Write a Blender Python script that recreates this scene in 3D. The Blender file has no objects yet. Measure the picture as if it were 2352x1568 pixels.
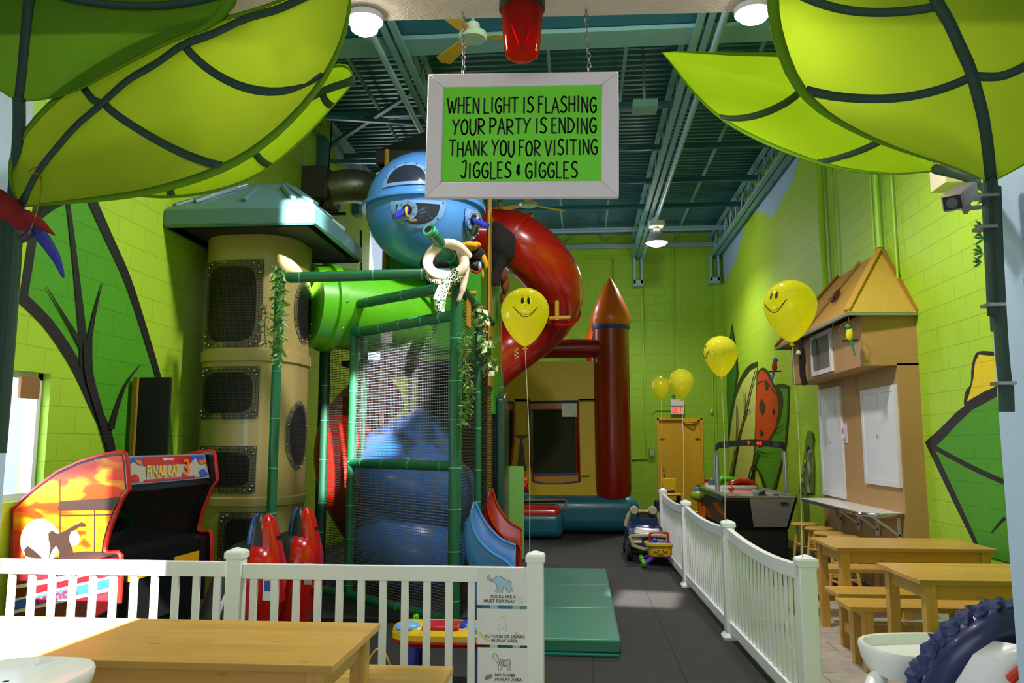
import bpy, bmesh, math, random
from mathutils import Vector, Matrix, Euler
random.seed(7)
SC = bpy.context.scene
COL = SC.collection
PI = math.pi
R = math.radians

# ------------------------------------------------------------------ camera, world, big lights, exposure
F = 1850.0                                   # focal length in pixels of the 2352 x 1568 frame
EYE = Vector((0.0, 0.0, 1.55))
YAW, PITCH = R(4.81), R(7.27)
cam = bpy.data.cameras.new('camera')
cam.sensor_fit = 'HORIZONTAL'
cam.sensor_width = 36.0
cam.lens = F / 2352.0 * 36.0
cam.clip_start = 0.05
cam_o = bpy.data.objects.new('camera', cam)
COL.objects.link(cam_o)
cam_o.location = EYE
cam_o.rotation_euler = Euler((PI / 2 + PITCH, 0, YAW), 'XYZ')
SC.camera = cam_o
FWD = Vector((-math.sin(YAW) * math.cos(PITCH), math.cos(YAW) * math.cos(PITCH), math.sin(PITCH)))
RGT = Vector((math.cos(YAW), math.sin(YAW), 0))
UPV = RGT.cross(FWD)

def ray(px, py):
    return FWD + RGT * ((px - 1176) / F) + UPV * ((784 - py) / F)
def at(px, py, Y):
    d = ray(px, py)
    return EYE + d * ((Y - EYE.y) / d.y)
def onz(px, py, z=0.0):
    d = ray(px, py)
    return EYE + d * ((z - EYE.z) / d.z)
def onx(px, py, X):
    d = ray(px, py)
    return EYE + d * ((X - EYE.x) / d.x)

SC.view_settings.view_transform = 'Standard'
SC.view_settings.look = 'None'
SC.view_settings.gamma = 1.0
SC.view_settings.use_curve_mapping = False
SC.view_settings.exposure = 0.2
SC.cycles.use_denoising = True
SC.cycles.max_bounces = 8
SC.cycles.diffuse_bounces = 4
SC.cycles.transparent_max_bounces = 16
SC.cycles.sample_clamp_indirect = 4.0
SC.cycles.caustics_reflective = False
SC.cycles.caustics_refractive = False

world = bpy.data.worlds.new('daylight')
SC.world = world
world.use_nodes = True
world.node_tree.nodes['Background'].inputs[0].default_value = (0.86, 0.93, 1.0, 1)
world.node_tree.nodes['Background'].inputs[1].default_value = 0.8

def light(name, kind, loc, power, color=(1, 1, 1), aim=None, size=0.3, sizey=None, spot=None, blend=0.1):
    l = bpy.data.lights.new(name, kind)
    l.energy = power
    l.color = color
    o = bpy.data.objects.new(name, l)
    COL.objects.link(o)
    o.location = loc
    if kind == 'AREA':
        l.size = size
        if sizey:
            l.shape = 'RECTANGLE'
            l.size_y = sizey
    else:
        l.shadow_soft_size = size
    if spot:
        l.spot_size = R(spot)
        l.spot_blend = blend
    if aim is not None:
        o.rotation_euler = (Vector(aim) - Vector(loc)).to_track_quat('-Z', 'Y').to_euler()
    return o

LAMP = (1.0, 0.90, 0.90)
DAY = (0.93, 0.94, 1.0)
# high-bay lamps: back right has a body below; the other lights are added, bodiless
def bay(name, loc, power, up):
    """light as from a bell lamp: most goes down, a little spills up to the roof"""
    light(name, 'SPOT', loc, power, LAMP, aim=(loc[0], loc[1], 0), size=0.15, spot=158, blend=0.55)
    light(name + '_spill', 'POINT', loc, up, LAMP, size=0.15)
bay('lamp_light_back_right', (1.52, 15.6, 5.38), 400, 55)
bay('added_light_back_left', (-2.0, 15.4, 5.45), 110, 15)
bay('added_light_front_right', (0.6, 6.2, 5.6), 560, 90)
bay('added_light_front_left', (-1.6, 6.4, 5.6), 110, 25)
# daylight through the side windows
light('window_light_near', 'AREA', (-4.15, 4.8, 1.75), 40, DAY, aim=(0, 5.4, 1.2), size=1.5, sizey=1.0)
light('window_light_far', 'AREA', (-4.2, 15.2, 3.4), 170, DAY, aim=(0, 13.5, 2.5), size=1.8, sizey=4.2)
# daylight from the front of the building behind the camera
light('front_daylight', 'AREA', (-0.2, -1.6, 1.7), 25, DAY, aim=(-0.2, 4, 1.5), size=2.4, sizey=1.8)
# narrow area lights hung inside the hall, standing in for sun through front windows
SUN = (1.0, 0.96, 0.93)
def beam(name, loc, aim, w, h, power, spread=1.5):
    o = light(name, 'AREA', loc, power, SUN, aim=aim, size=w, sizey=h)
    o.data.spread = R(spread)
    return o
beam('sun_beam_structure', (0.9, 2.5, 5.3), (-1.68, 7.15, 2.40), 0.60, 0.80, 12)
beam('sun_beam_tower_roof', (-0.9, 2.5, 5.4), (-2.50, 7.0, 3.70), 0.36, 0.36, 8)
beam('sun_beam_arcade', (-2.75, 2.5, 2.3), (-3.45, 5.25, 1.0), 0.55, 0.62, 9)
beam('sun_beam_fence', (-2.3, 2.5, 2.4), (-3.0, 4.75, 0.7), 0.95, 0.8, 30)
beam('sun_beam_table', (-2.75, 2.45, 2.7), (-2.72, 3.4, 0.74), 1.25, 0.85, 75)
beam('sun_beam_floor', (-0.4, 2.5, 5.4), (0.66, 8.5, 0.0), 0.60, 0.55, 9, 1.5)

# ------------------------------------------------------------------ materials
def lin(h):
    if isinstance(h, str):
        h = h.lstrip('#')
        c = [int(h[i:i + 2], 16) / 255 for i in (0, 2, 4)]
    else:
        c = [v / 255 for v in h]
    return tuple(v / 12.92 if v <= 0.04045 else ((v + 0.055) / 1.055) ** 2.4 for v in c) + (1.0,)

MATS = {}
def nodes_of(m):
    return m.node_tree.nodes, m.node_tree.links
def mat(name, col, rough=0.5, metal=0.0, var=0.06, scale=6.0, bump=0.0, bscale=60.0, coat=0.0, emit=0.0, spec=0.5, stretch=None):
    """a plain painted / moulded surface with slight uneven colour and optional fine bump"""
    if name in MATS:
        return MATS[name]
    m = bpy.data.materials.new(name)
    m.use_nodes = True
    n, l = nodes_of(m)
    b = n['Principled BSDF']
    c = lin(col)
    b.inputs['Roughness'].default_value = rough
    b.inputs['Metallic'].default_value = metal
    b.inputs['Specular IOR Level'].default_value = spec
    if coat:
        b.inputs['Coat Weight'].default_value = coat
        b.inputs['Coat Roughness'].default_value = 0.08
    geo = n.new('ShaderNodeNewGeometry')
    vec = geo.outputs['Position']
    if stretch:
        mp = n.new('ShaderNodeMapping')
        mp.inputs['Scale'].default_value = stretch
        l.new(vec, mp.inputs['Vector'])
        vec = mp.outputs['Vector']
    nz = n.new('ShaderNodeTexNoise')
    nz.inputs['Scale'].default_value = scale
    nz.inputs['Detail'].default_value = 4
    l.new(vec, nz.inputs['Vector'])
    mx = n.new('ShaderNodeMix')
    mx.data_type = 'RGBA'
    mx.inputs[6].default_value = tuple(max(0, v * (1 - var)) for v in c[:3]) + (1,)
    mx.inputs[7].default_value = tuple(min(1, v * (1 + var)) for v in c[:3]) + (1,)
    l.new(nz.outputs['Fac'], mx.inputs[0])
    l.new(mx.outputs[2], b.inputs['Base Color'])
    if bump:
        n2 = n.new('ShaderNodeTexNoise')
        n2.inputs['Scale'].default_value = bscale
        n2.inputs['Detail'].default_value = 3
        l.new(vec, n2.inputs['Vector'])
        bp = n.new('ShaderNodeBump')
        bp.inputs['Strength'].default_value = bump
        bp.inputs['Distance'].default_value = 0.01
        l.new(n2.outputs['Fac'], bp.inputs['Height'])
        l.new(bp.outputs['Normal'], b.inputs['Normal'])
    if emit:
        b.inputs['Emission Color'].default_value = c
        b.inputs['Emission Strength'].default_value = emit
    MATS[name] = m
    return m

def block_mat(name, col, swap, rough=0.55, mortar=0.86):
    """painted concrete block: 0.2032 m courses in bond; swap picks which world axis runs along the wall ('x' or 'y')"""
    if name in MATS:
        return MATS[name]
    m = bpy.data.materials.new(name)
    m.use_nodes = True
    n, l = nodes_of(m)
    b = n['Principled BSDF']
    b.inputs['Roughness'].default_value = rough
    geo = n.new('ShaderNodeNewGeometry')
    sp = n.new('ShaderNodeSeparateXYZ')
    l.new(geo.outputs['Position'], sp.inputs[0])
    cb = n.new('ShaderNodeCombineXYZ')
    l.new(sp.outputs['X' if swap == 'x' else 'Y'], cb.inputs[0])
    l.new(sp.outputs['Z'], cb.inputs[1])
    br = n.new('ShaderNodeTexBrick')
    br.offset = 0.5
    br.inputs['Scale'].default_value = 1.0
    br.inputs['Brick Width'].default_value = 0.4064
    br.inputs['Row Height'].default_value = 0.2032
    br.inputs['Mortar Size'].default_value = 0.006
    br.inputs['Mortar Smooth'].default_value = 0.35
    c = lin(col)
    br.inputs['Color1'].default_value = c
    br.inputs['Color2'].default_value = tuple(v * 0.96 for v in c[:3]) + (1,)
    br.inputs['Mortar'].default_value = tuple(v * mortar for v in c[:3]) + (1,)
    l.new(cb.outputs[0], br.inputs['Vector'])
    l.new(br.outputs['Color'], b.inputs['Base Color'])
    nz = n.new('ShaderNodeTexNoise')
    nz.inputs['Scale'].default_value = 90
    l.new(geo.outputs['Position'], nz.inputs['Vector'])
    mt = n.new('ShaderNodeMath')
    mt.operation = 'MULTIPLY_ADD'
    mt.inputs[1].default_value = -1.0
    l.new(br.outputs['Fac'], mt.inputs[0])
    m2 = n.new('ShaderNodeMath')
    m2.operation = 'MULTIPLY'
    m2.inputs[1].default_value = 0.25
    l.new(nz.outputs['Fac'], m2.inputs[0])
    l.new(m2.outputs[0], mt.inputs[2])
    bp = n.new('ShaderNodeBump')
    bp.inputs['Strength'].default_value = 0.55
    bp.inputs['Distance'].default_value = 0.008
    l.new(mt.outputs[0], bp.inputs['Height'])
    l.new(bp.outputs['Normal'], b.inputs['Normal'])
    MATS[name] = m
    return m

def grid_floor_mat(name, c1, c2, cm, w, h, offs, mort, rough, origin, var_scale=30.0, bump=0.4, speck=0.12):
    m = bpy.data.materials.new(name)
    m.use_nodes = True
    n, l = nodes_of(m)
    b = n['Principled BSDF']
    b.inputs['Roughness'].default_value = rough
    geo = n.new('ShaderNodeNewGeometry')
    mp = n.new('ShaderNodeMapping')
    mp.inputs['Location'].default_value = (-origin[0], -origin[1], 0)
    l.new(geo.outputs['Position'], mp.inputs['Vector'])
    br = n.new('ShaderNodeTexBrick')
    br.offset = offs
    br.inputs['Scale'].default_value = 1.0
    br.inputs['Brick Width'].default_value = w
    br.inputs['Row Height'].default_value = h
    br.inputs['Mortar Size'].default_value = mort
    br.inputs['Mortar Smooth'].default_value = 0.3
    br.inputs['Color1'].default_value = lin(c1)
    br.inputs['Color2'].default_value = lin(c2)
    br.inputs['Mortar'].default_value = lin(cm)
    l.new(mp.outputs[0], br.inputs['Vector'])
    nz = n.new('ShaderNodeTexNoise')
    nz.inputs['Scale'].default_value = var_scale
    nz.inputs['Detail'].default_value = 5
    l.new(geo.outputs['Position'], nz.inputs['Vector'])
    mx = n.new('ShaderNodeMix')
    mx.data_type = 'RGBA'
    mx.blend_type = 'OVERLAY'
    mx.inputs[0].default_value = speck * 4
    l.new(br.outputs['Color'], mx.inputs[6])
    l.new(nz.outputs['Fac'], mx.inputs[7])
    l.new(mx.outputs[2], b.inputs['Base Color'])
    mt = n.new('ShaderNodeMath')
    mt.operation = 'MULTIPLY_ADD'
    mt.inputs[1].default_value = -1.0
    l.new(br.outputs['Fac'], mt.inputs[0])
    m2 = n.new('ShaderNodeMath')
    m2.operation = 'MULTIPLY'
    m2.inputs[1].default_value = 0.3
    l.new(nz.outputs['Fac'], m2.inputs[0])
    l.new(m2.outputs[0], mt.inputs[2])
    bp = n.new('ShaderNodeBump')
    bp.inputs['Strength'].default_value = bump
    bp.inputs['Distance'].default_value = 0.006
    l.new(mt.outputs[0], bp.inputs['Height'])
    l.new(bp.outputs['Normal'], b.inputs['Normal'])
    MATS[name] = m
    return m

def wood_mat(name, col, dark, along='x', plank=0.09, length=0.6):
    """glued pine staves with grain and a few knots; along = the world axis of the grain"""
    m = bpy.data.materials.new(name)
    m.use_nodes = True
    n, l = nodes_of(m)
    b = n['Principled BSDF']
    b.inputs['Roughness'].default_value = 0.34
    tc = n.new('ShaderNodeTexCoord')
    sp = n.new('ShaderNodeSeparateXYZ')
    l.new(tc.outputs['Object'], sp.inputs[0])
    cb = n.new('ShaderNodeCombineXYZ')
    ax = {'x': ('X', 'Y', 'Z'), 'y': ('Y', 'X', 'Z'), 'z': ('Z', 'X', 'Y')}[along]
    for i, a in enumerate(ax):
        l.new(sp.outputs[a], cb.inputs[i])
    br = n.new('ShaderNodeTexBrick')
    br.offset = 0.37
    br.inputs['Scale'].default_value = 1.0
    br.inputs['Brick Width'].default_value = length
    br.inputs['Row Height'].default_value = plank
    br.inputs['Mortar Size'].default_value = 0.0008
    c, d = lin(col), lin(dark)
    br.inputs['Color1'].default_value = c
    br.inputs['Color2'].default_value = tuple(v * 0.82 for v in c[:3]) + (1,)
    br.inputs['Mortar'].default_value = tuple(v * 0.6 for v in c[:3]) + (1,)
    l.new(cb.outputs[0], br.inputs['Vector'])
    mp = n.new('ShaderNodeMapping')
    mp.inputs['Scale'].default_value = (2.2, 38, 38)
    l.new(cb.outputs[0], mp.inputs['Vector'])
    nz = n.new('ShaderNodeTexNoise')
    nz.inputs['Scale'].default_value = 1.0
    nz.inputs['Detail'].default_value = 5
    nz.inputs['Distortion'].default_value = 0.6
    l.new(mp.outputs[0], nz.inputs['Vector'])
    rp = n.new('ShaderNodeValToRGB')
    rp.color_ramp.elements[0].position = 0.48
    rp.color_ramp.elements[1].position = 0.78
    l.new(nz.outputs['Fac'], rp.inputs[0])
    mx = n.new('ShaderNodeMix')
    mx.data_type = 'RGBA'
    mx.inputs[7].default_value = d
    l.new(br.outputs['Color'], mx.inputs[6])
    mul = n.new('ShaderNodeMath')
    mul.operation = 'MULTIPLY'
    mul.inputs[1].default_value = 0.45
    l.new(rp.outputs[0], mul.inputs[0])
    l.new(mul.outputs[0], mx.inputs[0])
    mp2 = n.new('ShaderNodeMapping')
    mp2.inputs['Scale'].default_value = (3.5, 9, 9)
    l.new(cb.outputs[0], mp2.inputs['Vector'])
    vo = n.new('ShaderNodeTexVoronoi')
    vo.inputs['Scale'].default_value = 1.0
    l.new(mp2.outputs[0], vo.inputs['Vector'])
    rk = n.new('ShaderNodeValToRGB')
    rk.color_ramp.elements[0].position = 0.03
    rk.color_ramp.elements[0].color = (1, 1, 1, 1)
    rk.color_ramp.elements[1].position = 0.13
    rk.color_ramp.elements[1].color = (0, 0, 0, 1)
    l.new(vo.outputs['Distance'], rk.inputs[0])
    mk = n.new('ShaderNodeMix')
    mk.data_type = 'RGBA'
    mk.inputs[7].default_value = tuple(v * 0.55 for v in d[:3]) + (1,)
    l.new(mx.outputs[2], mk.inputs[6])
    ml2 = n.new('ShaderNodeMath')
    ml2.operation = 'MULTIPLY'
    ml2.inputs[1].default_value = 0.6
    l.new(rk.outputs[0], ml2.inputs[0])
    l.new(ml2.outputs[0], mk.inputs[0])
    l.new(mk.outputs[2], b.inputs['Base Color'])
    MATS[name] = m
    return m

def cloth_mat(name, col, trans=0.55, rough=0.8):
    """thin fabric that lets light through"""
    m = bpy.data.materials.new(name)
    m.use_nodes = True
    n, l = nodes_of(m)
    b = n['Principled BSDF']
    out = n['Material Output']
    geo = n.new('ShaderNodeNewGeometry')
    nz = n.new('ShaderNodeTexNoise')
    nz.inputs['Scale'].default_value = 5
    nz.inputs['Detail'].default_value = 4
    l.new(geo.outputs['Position'], nz.inputs['Vector'])
    mx = n.new('ShaderNodeMix')
    mx.data_type = 'RGBA'
    c = lin(col)
    mx.inputs[6].default_value = tuple(v * 0.9 for v in c[:3]) + (1,)
    mx.inputs[7].default_value = tuple(min(1, v * 1.1) for v in c[:3]) + (1,)
    l.new(nz.outputs['Fac'], mx.inputs[0])
    l.new(mx.outputs[2], b.inputs['Base Color'])
    b.inputs['Roughness'].default_value = rough
    b.inputs['Specular IOR Level'].default_value = 0.15
    tr = n.new('ShaderNodeBsdfTranslucent')
    l.new(mx.outputs[2], tr.inputs['Color'])
    ms = n.new('ShaderNodeMixShader')
    ms.inputs[0].default_value = trans
    l.new(b.outputs[0], ms.inputs[1])
    l.new(tr.outputs[0], ms.inputs[2])
    l.new(ms.outputs[0], out.inputs['Surface'])
    MATS[name] = m
    return m

def glassy(name, col, alpha_mix, rough=0.05):
    """see-through plastic or rubber film: part transparent, part glossy body"""
    m = bpy.data.materials.new(name)
    m.use_nodes = True
    n, l = nodes_of(m)
    b = n['Principled BSDF']
    b.inputs['Base Color'].default_value = lin(col)
    b.inputs['Roughness'].default_value = rough
    b.inputs['Coat Weight'].default_value = 0.6
    b.inputs['Coat Roughness'].default_value = 0.04
    t = n.new('ShaderNodeBsdfTransparent')
    t.inputs[0].default_value = lin(col)
    tr = n.new('ShaderNodeBsdfTranslucent')
    tr.inputs[0].default_value = lin(col)
    m1 = n.new('ShaderNodeMixShader')
    m1.inputs[0].default_value = 0.45
    l.new(b.outputs[0], m1.inputs[1])
    l.new(tr.outputs[0], m1.inputs[2])
    ms = n.new('ShaderNodeMixShader')
    ms.inputs[0].default_value = alpha_mix
    l.new(m1.outputs[0], ms.inputs[1])
    l.new(t.outputs[0], ms.inputs[2])
    l.new(ms.outputs[0], n['Material Output'].inputs['Surface'])
    MATS[name] = m
    return m

def emit_mat(name, col, strength):
    m = bpy.data.materials.new(name)
    m.use_nodes = True
    n, l = nodes_of(m)
    b = n['Principled BSDF']
    b.inputs['Base Color'].default_value = lin(col)
    b.inputs['Emission Color'].default_value = lin(col)
    b.inputs['Emission Strength'].default_value = strength
    MATS[name] = m
    return m

# ------------------------------------------------------------------ mesh building
class MB:
    def __init__(s):
        s.v, s.f, s.m = [], [], []
        s.cur = 0
    def mi(s, i):
        s.cur = i
        return s
    def add(s, vs, fs):
        o = len(s.v)
        s.v += [Vector(p) for p in vs]
        s.f += [tuple(i + o for i in f) for f in fs]
        s.m += [s.cur] * len(fs)
        return s
    def box(s, a, b):
        x0, x1 = sorted((a[0], b[0])); y0, y1 = sorted((a[1], b[1])); z0, z1 = sorted((a[2], b[2]))
        vs = [(x0, y0, z0), (x1, y0, z0), (x1, y1, z0), (x0, y1, z0), (x0, y0, z1), (x1, y0, z1), (x1, y1, z1), (x0, y1, z1)]
        return s.add(vs, [(3, 2, 1, 0), (4, 5, 6, 7), (0, 1, 5, 4), (1, 2, 6, 5), (2, 3, 7, 6), (3, 0, 4, 7)])
    def bar(s, p, q, w, h=None, up=(0, 0, 1)):
        """rectangular bar from p to q, w wide sideways, h along up"""
        p, q = Vector(p), Vector(q)
        h = h or w
        d = (q - p).normalized()
        u = Vector(up)
        if abs(d.dot(u)) > 0.99:
            u = Vector((0, 1, 0))
        sd = d.cross(u).normalized()
        u = sd.cross(d)
        vs = []
        for c in (p, q):
            for a, b in ((-1, -1), (1, -1), (1, 1), (-1, 1)):
                vs.append(c + sd * (a * w / 2) + u * (b * h / 2))
        return s.add(vs, [(3, 2, 1, 0), (4, 5, 6, 7), (0, 1, 5, 4), (1, 2, 6, 5), (2, 3, 7, 6), (3, 0, 4, 7)])
    def tube(s, pts, r, n=12, cap=True, closed=False):
        pts = [Vector(p) for p in pts]
        k = len(pts)
        rs = r if isinstance(r, (list, tuple)) else [r] * k
        t0 = (pts[1] - pts[0]).normalized()
        u = Vector((0, 0, 1)) if abs(t0.z) < 0.9 else Vector((1, 0, 0))
        u = (u - t0 * u.dot(t0)).normalized()
        vs, fs = [], []
        for i in range(k):
            if closed:
                t = (pts[(i + 1) % k] - pts[i - 1])
            else:
                t = pts[min(i + 1, k - 1)] - pts[max(i - 1, 0)]
            t = t.normalized() if t.length > 1e-9 else t0
            u = u - t * u.dot(t)
            u = u.normalized() if u.length > 1e-6 else t.orthogonal().normalized()
            w = t.cross(u)
            for j in range(n):
                a = 2 * PI * j / n
                vs.append(pts[i] + (u * math.cos(a) + w * math.sin(a)) * rs[i])
        for i in range(k if closed else k - 1):
            i2 = (i + 1) % k
            for j in range(n):
                j2 = (j + 1) % n
                fs.append((i * n + j, i * n + j2, i2 * n + j2, i2 * n + j))
        if cap and not closed:
            fs.append(tuple(range(n - 1, -1, -1)))
            fs.append(tuple((k - 1) * n + j for j in range(n)))
        return s.add(vs, fs)
    def cyl(s, p, q, r, n=16, r2=None):
        return s.tube([p, q], [r, r if r2 is None else r2], n)
    def lathe(s, prof, c=(0, 0, 0), n=24, axis='z', cap=True):
        """prof = (radius, height) pairs"""
        vs, fs = [], []
        c = Vector(c)
        for r_, h in prof:
            for j in range(n):
                a = 2 * PI * j / n
                x, y = r_ * math.cos(a), r_ * math.sin(a)
                p = {'z': (x, y, h), 'x': (h, x, y), 'y': (y, h, x)}[axis]
                vs.append(c + Vector(p))
        k = len(prof)
        for i in range(k - 1):
            for j in range(n):
                j2 = (j + 1) % n
                fs.append((i * n + j, i * n + j2, (i + 1) * n + j2, (i + 1) * n + j))
        if cap:
            if prof[0][0] > 1e-6: fs.append(tuple(range(n - 1, -1, -1)))
            if prof[-1][0] > 1e-6: fs.append(tuple((k - 1) * n + j for j in range(n)))
        return s.add(vs, fs)
    def ball(s, c, r, n=16, k=10):
        rx, ry, rz = (r, r, r) if not isinstance(r, (tuple, list)) else r
        vs, fs = [], []
        for i in range(k + 1):
            th = PI * i / k
            for j in range(n):
                a = 2 * PI * j / n
                vs.append((c[0] + rx * math.sin(th) * math.cos(a), c[1] + ry * math.sin(th) * math.sin(a), c[2] - rz * math.cos(th)))
        for i in range(k):
            for j in range(n):
                j2 = (j + 1) % n
                fs.append((i * n + j, i * n + j2, (i + 1) * n + j2, (i + 1) * n + j))
        return s.add(vs, fs)
    def prism(s, pts, d):
        """closed outline pts (3-D, planar) pushed along vector d"""
        pts = [Vector(p) for p in pts]
        d = Vector(d)
        n = len(pts)
        vs = pts + [p + d for p in pts]
        fs = [tuple(range(n - 1, -1, -1)), tuple(range(n, 2 * n))]
        for i in range(n):
            j = (i + 1) % n
            fs.append((i, j, n + j, n + i))
        return s.add(vs, fs)
    def face(s, pts):
        return s.add(pts, [tuple(range(len(pts)))])
    def grid(s, rows, wrap=False):
        k, n = len(rows), len(rows[0])
        vs = [p for r_ in rows for p in r_]
        fs = []
        for i in range(k - 1):
            for j in range(n if wrap else n - 1):
                j2 = (j + 1) % n
                fs.append((i * n + j, i * n + j2, (i + 1) * n + j2, (i + 1) * n + j))
        return s.add(vs, fs)
    def torus(s, c, R_, r, axis='z', n=32, k=8, a0=0, a1=2 * PI):
        full = abs(a1 - a0 - 2 * PI) < 1e-6
        pts = []
        m = n if full else n + 1
        for i in range(m):
            a = a0 + (a1 - a0) * i / n
            x, y = R_ * math.cos(a), R_ * math.sin(a)
            p = {'z': (x, y, 0), 'x': (0, x, y), 'y': (x, 0, y)}[axis]
            pts.append(Vector(c) + Vector(p))
        return s.tube(pts, r, k, closed=full)

def link_mesh(name, mb, mats, parent=None, smooth=True, bevel=0.0, solid=0.0, sub=0, M=None, autosm=35):
    me = bpy.data.meshes.new(name)
    vs = [M @ v for v in mb.v] if M is not None else mb.v
    me.from_pydata([tuple(v) for v in vs], [], mb.f)
    if not isinstance(mats, (list, tuple)):
        mats = [mats]
    for x in mats:
        me.materials.append(x)
    if len(mats) > 1:
        me.polygons.foreach_set('material_index', [min(i, len(mats) - 1) for i in mb.m])
    bm = bmesh.new()
    bm.from_mesh(me)
    bmesh.ops.remove_doubles(bm, verts=bm.verts, dist=1e-6)
    bmesh.ops.recalc_face_normals(bm, faces=bm.faces)
    bm.to_mesh(me)
    bm.free()
    o = bpy.data.objects.new(name, me)
    COL.objects.link(o)
    if parent:
        o.parent = parent
    if smooth:
        me.polygons.foreach_set('use_smooth', [True] * len(me.polygons))
        try:
            me.set_sharp_from_angle(angle=R(autosm))
        except Exception:
            pass
    if solid:
        md = o.modifiers.new('thick', 'SOLIDIFY')
        md.thickness = solid
        md.offset = 0
    if bevel:
        md = o.modifiers.new('edge', 'BEVEL')
        md.width = bevel
        md.segments = 2
        md.limit_method = 'ANGLE'
        md.angle_limit = R(40)
    if sub:
        md = o.modifiers.new('smooth', 'SUBSURF')
        md.levels = md.render_levels = sub
    return o

def tag(o, label=None, cat=None, group=None, kind=None):
    if label: o['label'] = label
    if cat: o['category'] = cat
    if group: o['group'] = group
    if kind: o['kind'] = kind
    return o

class Thing:
    """an Empty at the thing's base; parts are given in world coordinates (w) or in the thing's own frame (p)"""
    def __init__(s, name, label, cat, loc=(0, 0, 0), rz=0.0, group=None):
        s.o = bpy.data.objects.new(name, None)
        s.o.empty_display_size = 0.1
        COL.objects.link(s.o)
        s.o.location = loc
        s.o.rotation_euler = (0, 0, rz)
        tag(s.o, label, cat, group)
        s.M = (Matrix.Translation(Vector(loc)) @ Matrix.Rotation(rz, 4, 'Z')).inverted()
    def w(s, name, mb, mats, parent=None, **k):
        return link_mesh(name, mb, mats, parent or s.o, M=s.M, **k)
    def p(s, name, mb, mats, parent=None, **k):
        return link_mesh(name, mb, mats, parent or s.o, **k)

def single(name, mb, mats, label, cat, group=None, **k):
    """a thing that is one mesh, origin moved to its base"""
    xs = [v for v in mb.v]
    c = Vector((sum(v.x for v in xs) / len(xs), sum(v.y for v in xs) / len(xs), min(v.z for v in xs)))
    o = link_mesh(name, mb, mats, M=Matrix.Translation(-c), **k)
    o.location = c
    return tag(o, label, cat, group)

def struct(name, mb, mats, **k):
    return tag(link_mesh(name, mb, mats, **k), kind='structure')

def dup(root, loc, rz=None, label=None, group=None):
    r_ = root.copy()
    COL.objects.link(r_)
    r_.location = loc
    if rz is not None: r_.rotation_euler = (0, 0, rz)
    if label: r_['label'] = label
    if group: r_['group'] = group
    for ch in list(root.children):
        c = ch.copy()
        COL.objects.link(c)
        c.parent = r_
        for g in ch.children:
            d = g.copy()
            COL.objects.link(d)
            d.parent = c
    return r_

def text_mb(body, p, right, up, h, width=None, depth=0.002, offset=0.0, align='CENTER', mb=None):
    """lettering as a mesh: baseline point p, unit vectors right and up, cap height h"""
    cu = bpy.data.curves.new('lettering', 'FONT')
    cu.body = body
    cu.size = 1.0
    cu.align_x = align
    cu.extrude = 0.0
    cu.offset = offset
    cu.resolution_u = 3
    o = bpy.data.objects.new('lettering', cu)
    COL.objects.link(o)
    dg = bpy.context.evaluated_depsgraph_get()
    me = bpy.data.meshes.new_from_object(o.evaluated_get(dg))
    bpy.data.objects.remove(o)
    bpy.data.curves.remove(cu)
    xs = [v.co.x for v in me.vertices] or [0]
    sy = h / 0.70
    sx = sy
    if width:
        sx = width / max(1e-6, max(xs) - min(xs))
    right, up = Vector(right).normalized(), Vector(up).normalized()
    nrm = right.cross(up)
    mb = mb or MB()
    c0 = (max(xs) + min(xs)) / 2 if align == 'CENTER' else min(xs)
    vs = [Vector(p) + right * ((v.co.x - c0) * sx) + up * (v.co.y * sy) + nrm * depth for v in me.vertices]
    mb.add(vs, [tuple(f.vertices) for f in me.polygons])
    bpy.data.meshes.remove(me)
    return mb

def spline(pts, n=8):
    """Catmull-Rom through pts (any dimension given as tuples)"""
    P = [Vector(p) for p in pts]
    out = []
    for i in range(len(P) - 1):
        a, b, c, d = P[max(i - 1, 0)], P[i], P[i + 1], P[min(i + 2, len(P) - 1)]
        for k in range(n):
            t = k / n
            out.append(0.5 * ((2 * b) + (c - a) * t + (2 * a - 5 * b + 4 * c - d) * t * t + (3 * b - 3 * c + d - a) * t ** 3))
    out.append(P[-1])
    return out

def resample(pts, n):
    P = [Vector(p) for p in pts]
    L = [0]
    for i in range(1, len(P)): L.append(L[-1] + (P[i] - P[i - 1]).length)
    out = []
    k = 0
    for i in range(n):
        t = L[-1] * i / (n - 1)
        while k < len(P) - 2 and L[k + 1] < t: k += 1
        s = (t - L[k]) / max(1e-9, L[k + 1] - L[k])
        out.append(P[k].lerp(P[k + 1], min(1, max(0, s))))
    return out

def blob(name, balls, m, parent=None, M=None, vox=0.012, rough=0.0, thing=None):
    """one continuous skin over overlapping ellipsoids"""
    mb = MB()
    for c, r_ in balls:
        mb.ball(c, r_, 16, 10)
    o = link_mesh(name, mb, m, parent, M=M)
    rm = o.modifiers.new('skin', 'REMESH')
    rm.mode = 'VOXEL'
    rm.voxel_size = vox
    rm.use_smooth_shade = True
    sm = o.modifiers.new('soft', 'SMOOTH')
    sm.iterations = 3
    return o
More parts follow.
